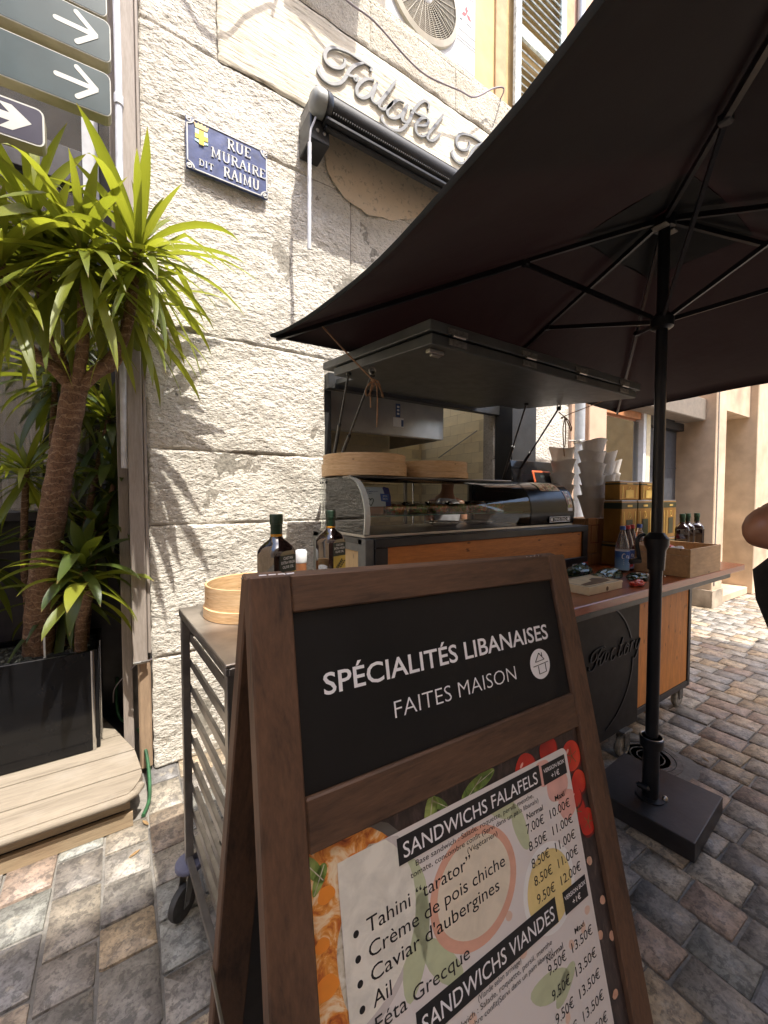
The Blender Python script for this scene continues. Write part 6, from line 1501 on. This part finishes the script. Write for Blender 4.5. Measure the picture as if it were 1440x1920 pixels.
for t_, v in (('10.00€', .4765), ('11.00€', .5035), ('11.00€', .5300), ('11.00€', .5560), ('12.00€', .5830)): ink(t_, .5200, .5810, v, .0150)
for v in (.6850, .7200, .7520, .7840, .816, .848): ink('13.50€', .5195, .5820, v, .0150)
ink('(Viande selon arrivage)', .300, .396, .6365, .0078); ink('Base sandwich : Salade, roquette, persil, menthe', .215, .472, .6480, .0078); ink('tomate, concombre confit(Servi dans un pain libanais)', .207, .470, .6595, .0078)
# board hardware
for u in (.02, .60):
    for k in range(4):
        B().box((u + k * .0135, -.0035, -.040), (u + .0115 + k * .0135, -.0005, -.022), .001, TF).put('hinge_knuckle', M_WV if u < .1 else M_SILV, mb)
B().box((-.001, -.002, -.036), (.012, .0, -.030), .0005, TF).put('hinge_pin', M_STEEL, mb)
pA = TB(Vector((-.004, .74, -.012))); pB_ = TF(Vector((-.004, .62, -.015))); pm = pA.lerp(pB_, .55) + Vector((-.004, 0, -.035))
def strap(a, c, w=.006):
    d = (c - a).normalized(); s_ = d.cross(Vector((1, 0, 0))).normalized() * w; x = Vector((.002, 0, 0))
    return [a + s_ + x, a - s_ + x, a - s_ - x, a + s_ - x, c + s_ + x, c - s_ + x, c - s_ - x, c + s_ - x]
FB = [(0, 1, 2, 3), (4, 5, 6, 7), (0, 1, 5, 4), (2, 3, 7, 6), (1, 2, 6, 5), (0, 3, 7, 4)]
B().raw(strap(pA, pm), FB).put('folding_stay', M_STEEL, mb); B().raw(strap(pm + Vector((-.003, 0, 0)), pB_ + Vector((-.003, 0, 0))), FB).put('folding_stay', M_STEEL, mb)
B().lathe([(.006, 0), (.006, .006), (.001, .007)], (0, 0, 0), 10, lambda p: Vector((pm.x - .004 - p.z, pm.y + p.x, pm.z + p.y))).put('stay_rivet', M_SILV, mb)

# =====================  TROLLEY  =====================
tr = thing('steel_trolley', 'tall steel tray trolley on castors with slide rails standing against the wall', 'trolley', (.45, 1.3, 0))
M_TRS = plain('satin_steel', (.34, .32, .30), .36, .9, .15, 16); M_TOP = plain('scuffed_steel_top', (.42, .37, .31), .36, .7, .3, 6, .15, 30)
TO = Vector((.163, 1.585, 0)); TA = Vector((.058, -.998, 0)); TBv = Vector((.998, .058, 0))
TT = lambda p: TO + TBv * p.x + TA * p.y + Vector((0, 0, p.z))     # x right, y towards the street
TL_, TW_ = .60, .56
def tb_(name, a, c, m=M_TRS, bev=.0015): return B().box(a, c, bev, TT).put(name, m, tr)
for xx in (0, TW_ - .026):
    for yy in (0, TL_ - .026): tb_('post', (xx, yy, .178), (xx + .026, yy + .026, 1.076))
tb_('top_plate', (-.004, -.004, 1.095), (TW_ + .004, TL_ + .004, 1.105), M_TOP, .002)
tb_('top_edge', (-.004, -.003, 1.0765), (.004, TL_ + .003, 1.0945)); tb_('top_edge', (TW_ - .004, -.003, 1.0765), (TW_ + .004, TL_ + .003, 1.0945)); tb_('top_edge', (.0045, -.004, 1.0765), (TW_ - .0045, .006, 1.0945)); tb_('top_edge', (.0045, TL_ - .006, 1.0765), (TW_ - .0045, TL_ + .004, 1.0945))
for k in range(9):
    z = .25 + k * .092
    for xx, s in ((.0265, 1), (TW_ - .0265, -1)):
        x1 = xx + s * .022
        tb_('slide_rail', (min(xx, xx + s * .002), .001, z), (max(xx, xx + s * .002), TL_ - .001, z + .028), M_TRS, .0005)
        tb_('slide_ledge', (min(xx, x1), .001, z - .002), (max(xx, x1), TL_ - .001, z), M_TRS, 0)
for z in (.182, 1.0): tb_('cross_bar', (.0265, .002, z), (TW_ - .0265, .022, z + .022)); 
tb_('cross_bar', (.0265, TL_ - .022, .182), (TW_ - .0265, TL_ - .002, .204)); tb_('cross_bar', (.002, .0265, .182), (.022, TL_ - .0265, .204)); tb_('cross_bar', (TW_ - .022, .0265, .182), (TW_ - .002, TL_ - .0265, .204))
M_BUMP = plain('blue_grey_bumper', (.16, .165, .24), .55, 0, .1, 20); M_RUB = plain('dark_tyre', (.05, .05, .048), .7, 0, .25, 30); M_WHL = plain('grey_wheel_plastic', (.24, .245, .24), .5, 0, .1)
for xx in (.013, TW_ - .013):
    for yy in (.013, TL_ - .013):
        c0 = TT(Vector((xx, yy, 0)))
        B().lathe([(.046, .160), (.048, .163), (.048, .173), (.045, .1775), (.001, .1778)], c0, 28).put('bumper_disc', M_BUMP, tr, sm=40)
        ax = Vector((.62, -.78, 0)).normalized(); fw = Vector((-.78, -.62, 0)) * .034    # wheel swivelled
        wc = c0 + fw + Vector((0, 0, .056))
        sd = ax.cross(Vector((0, 0, 1)))
        Tq = lambda p, wc=wc, ax=ax, sd=sd: wc + ax * p.z + sd * p.x + Vector((0, 0, 1)) * p.y
        w = B().lathe([(.040, -.013), (.054, -.011), (.056, -.004), (.056, .004), (.054, .011), (.040, .013)], (0, 0, 0), 28, Tq).put('tyre', M_RUB, tr, sm=40)
        B().lathe([(.001, -.009), (.014, -.011), (.040, -.0128), (.0401, .0128), (.014, .011), (.001, .009)], (0, 0, 0), 20, Tq).put('rim', M_WHL, w, sm=30)
        B().lathe([(.001, -.021), (.007, -.021), (.007, .021), (.001, .021)], (0, 0, 0), 10, Tq).put('axle', M_SILV, w)
        top = c0 + Vector((0, 0, .159)); fk = B()
        for s in (-1, 1):
            o_ = ax * .017 * s
            a_, b2 = top + o_, wc + o_
            s_ = fw.normalized() * .016
            t2 = ax * .0015
            fk.raw([a_ - s_ * 1.4 + t2, a_ + s_ * 1.4 + t2, b2 + s_ * .7 + t2 - Vector((0, 0, .012)), b2 - s_ * .7 + t2 - Vector((0, 0, .012)), a_ - s_ * 1.4 - t2, a_ + s_ * 1.4 - t2, b2 + s_ * .7 - t2 - Vector((0, 0, .012)), b2 - s_ * .7 - t2 - Vector((0, 0, .012))], FB)
        fk.lathe([(.028, .145), (.028, .1595), (.001, .1597)], c0, 16)
        fk.put('castor_fork', plain('castor_grey', (.20, .20, .185), .45, .4, .15), tr)
oil_bottle(.357, 1.10, 1.1055, 1.0, R(27), 'large dark olive oil bottle with green cap beside the open steamer', 'large oil bottles on the trolley')
oil_bottle(.618, 1.30, 1.1055, 1.0, R(20), 'large dark olive oil bottle standing before the display stand end', 'large oil bottles on the trolley')
steamer('open round bamboo steamer holding crumpled paper on the trolley top', .372, 1.41, 1.1055, .158, .105, .034, False, None)
crumple('paper_napkin', (.40, 1.40, 1.175), (.07, .06, .03), plain('napkin', (.66, .64, .66), .7, 0, .1), 'crumpled white paper inside the open steamer on the trolley', 'paper', rs3)
pm_ = thing('pepper_mill', 'small wooden mill with a pale top between the two oil bottles', 'pepper mill', (.525, 1.35, 1.1055))
B().lathe([(.022, 0), (.021, .05), (.015, .08), (.019, .115), (.019, .16)], (.53, 1.36, 1.1055), 18).put('mill_body', wood('mill_wood', (.30, .12, .05), (.18, .07, .03), 2, 8, .4), pm_, sm=40)
B().lathe([(.0195, .161), (.021, .165), (.021, .20), (.017, .206), (.001, .208)], (.53, 1.36, 1.1055), 18).put('mill_top', M_LABW, pm_, sm=40)

# grit and crumbs caught on the paving
rg = random.Random(77); bb = B()
for k in range(260):
    x = rg.uniform(-.6, 4.2); y = rg.uniform(.2, 2.4); s_ = rg.uniform(.0012, .0045)
    if math.hypot(x - .5, y - .5) < .3: continue
    bb.raw([(x + s_, y, .001), (x - s_ * .6, y + s_ * .8, .001), (x - s_ * .5, y - s_ * .9, .001), (x, y, .001 + s_ * 1.1)], [(0, 1, 3), (1, 2, 3), (2, 0, 3), (0, 2, 1)])
o = bb.put('grit', plain('pale_grit', (.45, .40, .33), .9, 0, .5, 50), None, kind='stuff')
for k, (x, y, rz_, lab) in enumerate(((-.01, 1.93, .4, 'small dried leaf fallen near the deck corner'), (.07, 2.08, 2.1, 'curled brown leaf at the foot of the stone wall'), (2.75, .86, 1.2, 'dried leaf on the paving beyond the parasol base'))):
    o = B().poly([(.0, .0), (.012, .006), (.03, .007), (.048, 0), (.03, -.007), (.012, -.006)], .0012, lambda p: Vector((x + p.x * math.cos(rz_) - p.y * math.sin(rz_), y + p.x * math.sin(rz_) + p.y * math.cos(rz_), .003 + p.z + .12 * abs(p.y) + p.x * .08))).put('fallen_leaf', plain('dry_leaf', (.26, .16, .07), .8, 0, .3, 60)); o['label'] = lab; o['category'] = 'leaf'

# =====================  PEOPLE  =====================
def skin(name, J, E, m, parent, lvl=2, root=0):
    me = bpy.data.meshes.new(name + '_s'); me.from_pydata([j[0] for j in J], E, []); ob = bpy.data.objects.new(name + '_s', me); COL.objects.link(ob)
    md = ob.modifiers.new('s', 'SKIN'); md.use_smooth_shade = True
    for i, j in enumerate(J):
        r_ = j[1] if isinstance(j[1], tuple) else (j[1], j[1])
        me.skin_vertices[0].data[i].radius = r_; me.skin_vertices[0].data[i].use_root = (i == root)
    sb2 = ob.modifiers.new('u', 'SUBSURF'); sb2.levels = lvl; sb2.render_levels = lvl
    dg = bpy.context.evaluated_depsgraph_get(); out = bpy.data.meshes.new_from_object(ob.evaluated_get(dg))
    bpy.data.objects.remove(ob); out.name = name
    for p in out.polygons: p.use_smooth = True
    return link(name, out, m, parent)
def mat_skin(name, c):
    m, n, l, b = mat(name); f = noi(n, l, coords(n, l), 40, 4)
    l.new(ramp(n, l, f, [(.3, tuple(q * .85 for q in c)), (.7, c)]), b.inputs['Base Color']); b.inputs['Roughness'].default_value = .45
    b.inputs['Subsurface Weight'].default_value = .12; b.inputs['Subsurface Radius'].default_value = (.02, .008, .004); return m
M_SK = mat_skin('tanned_skin', (.30, .135, .075)); M_SK2 = mat_skin('brown_skin', (.24, .11, .06))
M_HAIR = plain('dark_hair', (.012, .009, .008), .45, 0, .3, 90); M_DRESS = plain('black_dress', (.010, .009, .010), .85, 0, .3, 30, .3, 60)
def lerp3(a, b, t): return tuple(a[i] + (b[i] - a[i]) * t for i in range(3))
def figure(P, m, root):
    """one continuous skin body from a dictionary of joint positions"""
    J = []; E = []; ix = {}
    def add(k, p, r, prev=None):
        ix[k] = len(J); J.append((p, r)); 
        if prev: E.append((ix[prev], ix[k]))
    add('pel', P['pel'], (.145, .11)); add('waist', P['waist'], (.115, .09), 'pel'); add('chest', P['chest'], (.135, .105), 'waist'); add('top', P['top'], (.10, .07), 'chest'); add('neck', P['neck'], .052, 'top')
    add('jaw', P['jaw'], (.060, .066), 'neck'); add('head', P['head'], (.074, .088), 'jaw'); add('crown', P['crown'], (.055, .066), 'head')
    for s in 'lr':
        add('sh' + s, P['sh' + s], .052, 'top'); add('ua' + s, lerp3(P['sh' + s], P['el' + s], .5), .046, 'sh' + s); add('el' + s, P['el' + s], .038, 'ua' + s)
        add('fa' + s, lerp3(P['el' + s], P['wr' + s], .4), .038, 'el' + s); add('wr' + s, P['wr' + s], .025, 'fa' + s)
        w = Vector(P['wr' + s]); d = (w - Vector(P['el' + s])).normalized(); sd = d.cross(Vector((0, 0, 1))).normalized(); n_ = sd.cross(d)
        add('pm' + s, tuple(w + d * .055), (.036, .016), 'wr' + s)
        for q, (off, L) in enumerate(((-.030, .062), (-.010, .078), (.010, .072), (.028, .055))):
            a = w + d * .085 + sd * off; b2 = a + d * L * .5 - n_ * .010; c = b2 + d * L * .38 - n_ * .028
            add('f%d' % q + s, tuple(a), .0095, 'pm' + s); add('g%d' % q + s, tuple(b2), .0085, 'f%d' % q + s); add('h%d' % q + s, tuple(c), .007, 'g%d' % q + s)
        a = w + d * .035 - sd * .038 - n_ * .008; b2 = a + d * .035 - sd * .016 - n_ * .012
        add('t0' + s, tuple(a), .011, 'wr' + s); add('t1' + s, tuple(b2), .0085, 't0' + s)
        add('hip' + s, P['hip' + s], .088, 'pel'); add('th' + s, lerp3(P['hip' + s], P['kn' + s], .5), .072, 'hip' + s); add('kn' + s, P['kn' + s], .052, 'th' + s)
        add('cf' + s, lerp3(P['kn' + s], P['an' + s], .35), .052, 'kn' + s); add('an' + s, P['an' + s], .034, 'cf' + s)
        f = Vector(P['fwd']); a = Vector(P['an' + s])
        add('ft' + s, tuple(a + f * .09 + Vector((0, 0, -.045))), (.040, .026), 'an' + s); add('to' + s, tuple(a + f * .16 + Vector((0, 0, -.055))), (.036, .016), 'ft' + s)
    return skin('body', J, E, m, root)
def face(P, t, hair_m, long_hair=True):
    f = Vector(P['fwd']).normalized(); h = Vector(P['head']); side = f.cross(Vector((0, 0, 1))).normalized(); up = Vector((0, 0, 1))
    def ell(name, c, r, m, cut=None, nn=18):
        bm = bmesh.new(); bmesh.ops.create_uvsphere(bm, u_segments=nn, v_segments=nn // 2 + 3, radius=1)
        for v in bm.verts: v.co = Vector(c) + side * v.co.x * r[0] + f * v.co.y * r[1] + up * v.co.z * r[2]
        if cut: bmesh.ops.delete(bm, geom=[v for v in bm.verts if cut(v.co)], context='VERTS')
        me = bpy.data.meshes.new(name); bm.to_mesh(me); bm.free()
        for p in me.polygons: p.use_smooth = True
        return link(name, me, m, t)
    M_EYE = plain('eye_white', (.6, .58, .55), .2); 
    for s in (-1, 1):
        ell('eye', h + f * .082 + side * .030 * s + up * .0, (.013, .010, .008), M_EYE, nn=10)
        ell('iris', h + f * .091 + side * .030 * s, (.006, .004, .006), M_HAIR, nn=8)
        ell('ear', h + side * .082 * s - up * .01, (.010, .020, .032), M_SK2, nn=10)
    ell('nose', h + f * .098 - up * .028, (.013, .018, .024), M_SK2, nn=10); ell('lips', h + f * .084 - up * .068, (.024, .010, .008), plain('lips', (.32, .09, .07), .4), nn=10)
    ell('hair', h + up * .028 - f * .018, (.096, .108, .105), hair_m, lambda c: (c - h).dot(f) > .045 and (c - h).z < .06 or (c - h).z < -.075)
    if long_hair: ell('hair_back', h - f * .062 - up * .08, (.075, .045, .14), hair_m)
g = thing('person', 'woman in a black sleeveless dress with one bare elbow raised', 'person', (1.5, .2, 0))
fw = (-.35, .93, 0)
P = dict(fwd=fw, pel=(1.60, .03, .93), waist=(1.56, .11, 1.08), chest=(1.49, .215, 1.26), top=(1.49, .20, 1.40), neck=(1.49, .20, 1.475), jaw=(1.485, .225, 1.545), head=(1.483, .228, 1.61), crown=(1.485, .215, 1.67),
         shl=(1.345, .145, 1.395), ell=(1.150, .292, 1.425), wrl=(1.40, .300, 1.475), shr=(1.645, .245, 1.395), elr=(1.78, .10, 1.14), wrr=(1.80, .06, .90),
         hipl=(1.53, -.03, .88), knl=(1.53, -.02, .50), anl=(1.54, -.06, .085), hipr=(1.69, .04, .88), knr=(1.70, .05, .50), anr=(1.70, .01, .085))
figure(P, M_SK, g); face(P, g, M_HAIR)
def loft(name, rings, m, parent, fwv):
    f = Vector(fwv).normalized(); s = f.cross(Vector((0, 0, 1))).normalized(); n = 40; vs = []
    for cx, cy, z, rs_, rf, rb_, w in rings:
        for j in range(n):
            a = 2 * math.pi * j / n; k = 1 + w * math.sin(7 * a + z * 9) + w * .6 * math.sin(12 * a + z * 17)
            q = math.sin(a)
            p = Vector((cx, cy, z)) + s * math.cos(a) * rs_ * k + f * q * (rf if q > 0 else rb_) * k
            vs.append(p)
    return B().raw(vs, [(i * n + j, i * n + (j + 1) % n, (i + 1) * n + (j + 1) % n, (i + 1) * n + j) for i in range(len(rings) - 1) for j in range(n)]).put(name, m, parent, sm=70)
loft('dress', [(1.63, -.03, .42, .22, .17, .17, .05), (1.63, -.02, .60, .205, .155, .17, .04), (1.62, .0, .82, .19, .145, .17, .02), (1.585, .07, .95, .175, .140, .15, .01), (1.545, .125, 1.06, .165, .155, .125, .01), (1.52, .17, 1.14, .165, .175, .12, .008), (1.505, .19, 1.22, .170, .180, .12, .004), (1.49, .21, 1.30, .170, .165, .12, .003), (1.49, .205, 1.37, .145, .11, .105, .002), (1.49, .20, 1.41, .11, .085, .08, 0)], M_DRESS, g, fw)
for s_, (ax_, ay_) in enumerate(((1.54, -.06), (1.70, .01))):
    f = Vector(fw).normalized(); c = Vector((ax_, ay_, .015)) + f * .07; sdv = f.cross(Vector((0, 0, 1)))
    B().lathe([(1, 0), (1.02, .1), (1, 1)], (0, 0, 0), 24, lambda p, c=c, f=f, sdv=sdv: c + sdv * p.x * .045 + f * p.y * .125 + Vector((0, 0, -.014 + p.z * .018))).put('sandal_sole', M_BLK, g)
g2 = thing('person', 'kitchen worker with dark hair and grey shirt bending behind the display case', 'person', (2.62, 2.9, 0))
fw2 = (-.75, -.66, 0)
P2 = dict(fwd=fw2, pel=(2.60, 3.00, .95), waist=(2.59, 2.97, 1.10), chest=(2.58, 2.93, 1.30), top=(2.57, 2.89, 1.45), neck=(2.565, 2.86, 1.53), jaw=(2.545, 2.83, 1.61), head=(2.55, 2.83, 1.69), crown=(2.57, 2.85, 1.755),
          shl=(2.45, 3.00, 1.43), ell=(2.38, 2.86, 1.17), wrl=(2.32, 2.66, 1.12), shr=(2.70, 2.78, 1.43), elr=(2.66, 2.70, 1.16), wrr=(2.50, 2.60, 1.10),
          hipl=(2.53, 3.06, .90), knl=(2.53, 3.04, .50), anl=(2.54, 3.06, .09), hipr=(2.67, 2.94, .90), knr=(2.67, 2.93, .50), anr=(2.68, 2.95, .09))
figure(P2, M_SK2, g2); face(P2, g2, M_HAIR, False)
loft('shirt', [(2.60, 3.00, .85, .19, .14, .15, .02), (2.60, 2.99, 1.0, .17, .13, .13, .02), (2.585, 2.95, 1.2, .17, .14, .13, .01), (2.575, 2.92, 1.34, .185, .135, .12, .01), (2.57, 2.90, 1.43, .17, .10, .10, .005), (2.565, 2.875, 1.49, .08, .07, .07, 0)], plain('grey_shirt', (.34, .34, .36), .85, 0, .15, 20, .3, 40), g2, fw2)
loft('trousers', [(2.60, 3.0, .10, .15, .09, .09, .03), (2.60, 3.0, .5, .15, .10, .10, .02), (2.60, 3.0, .86, .17, .13, .14, .01)], M_BLK, g2, fw2)
print('OBJECTS', len(bpy.data.objects), 'TRIS', sum(len(o.data.polygons) for o in bpy.data.objects if o.type == 'MESH'))
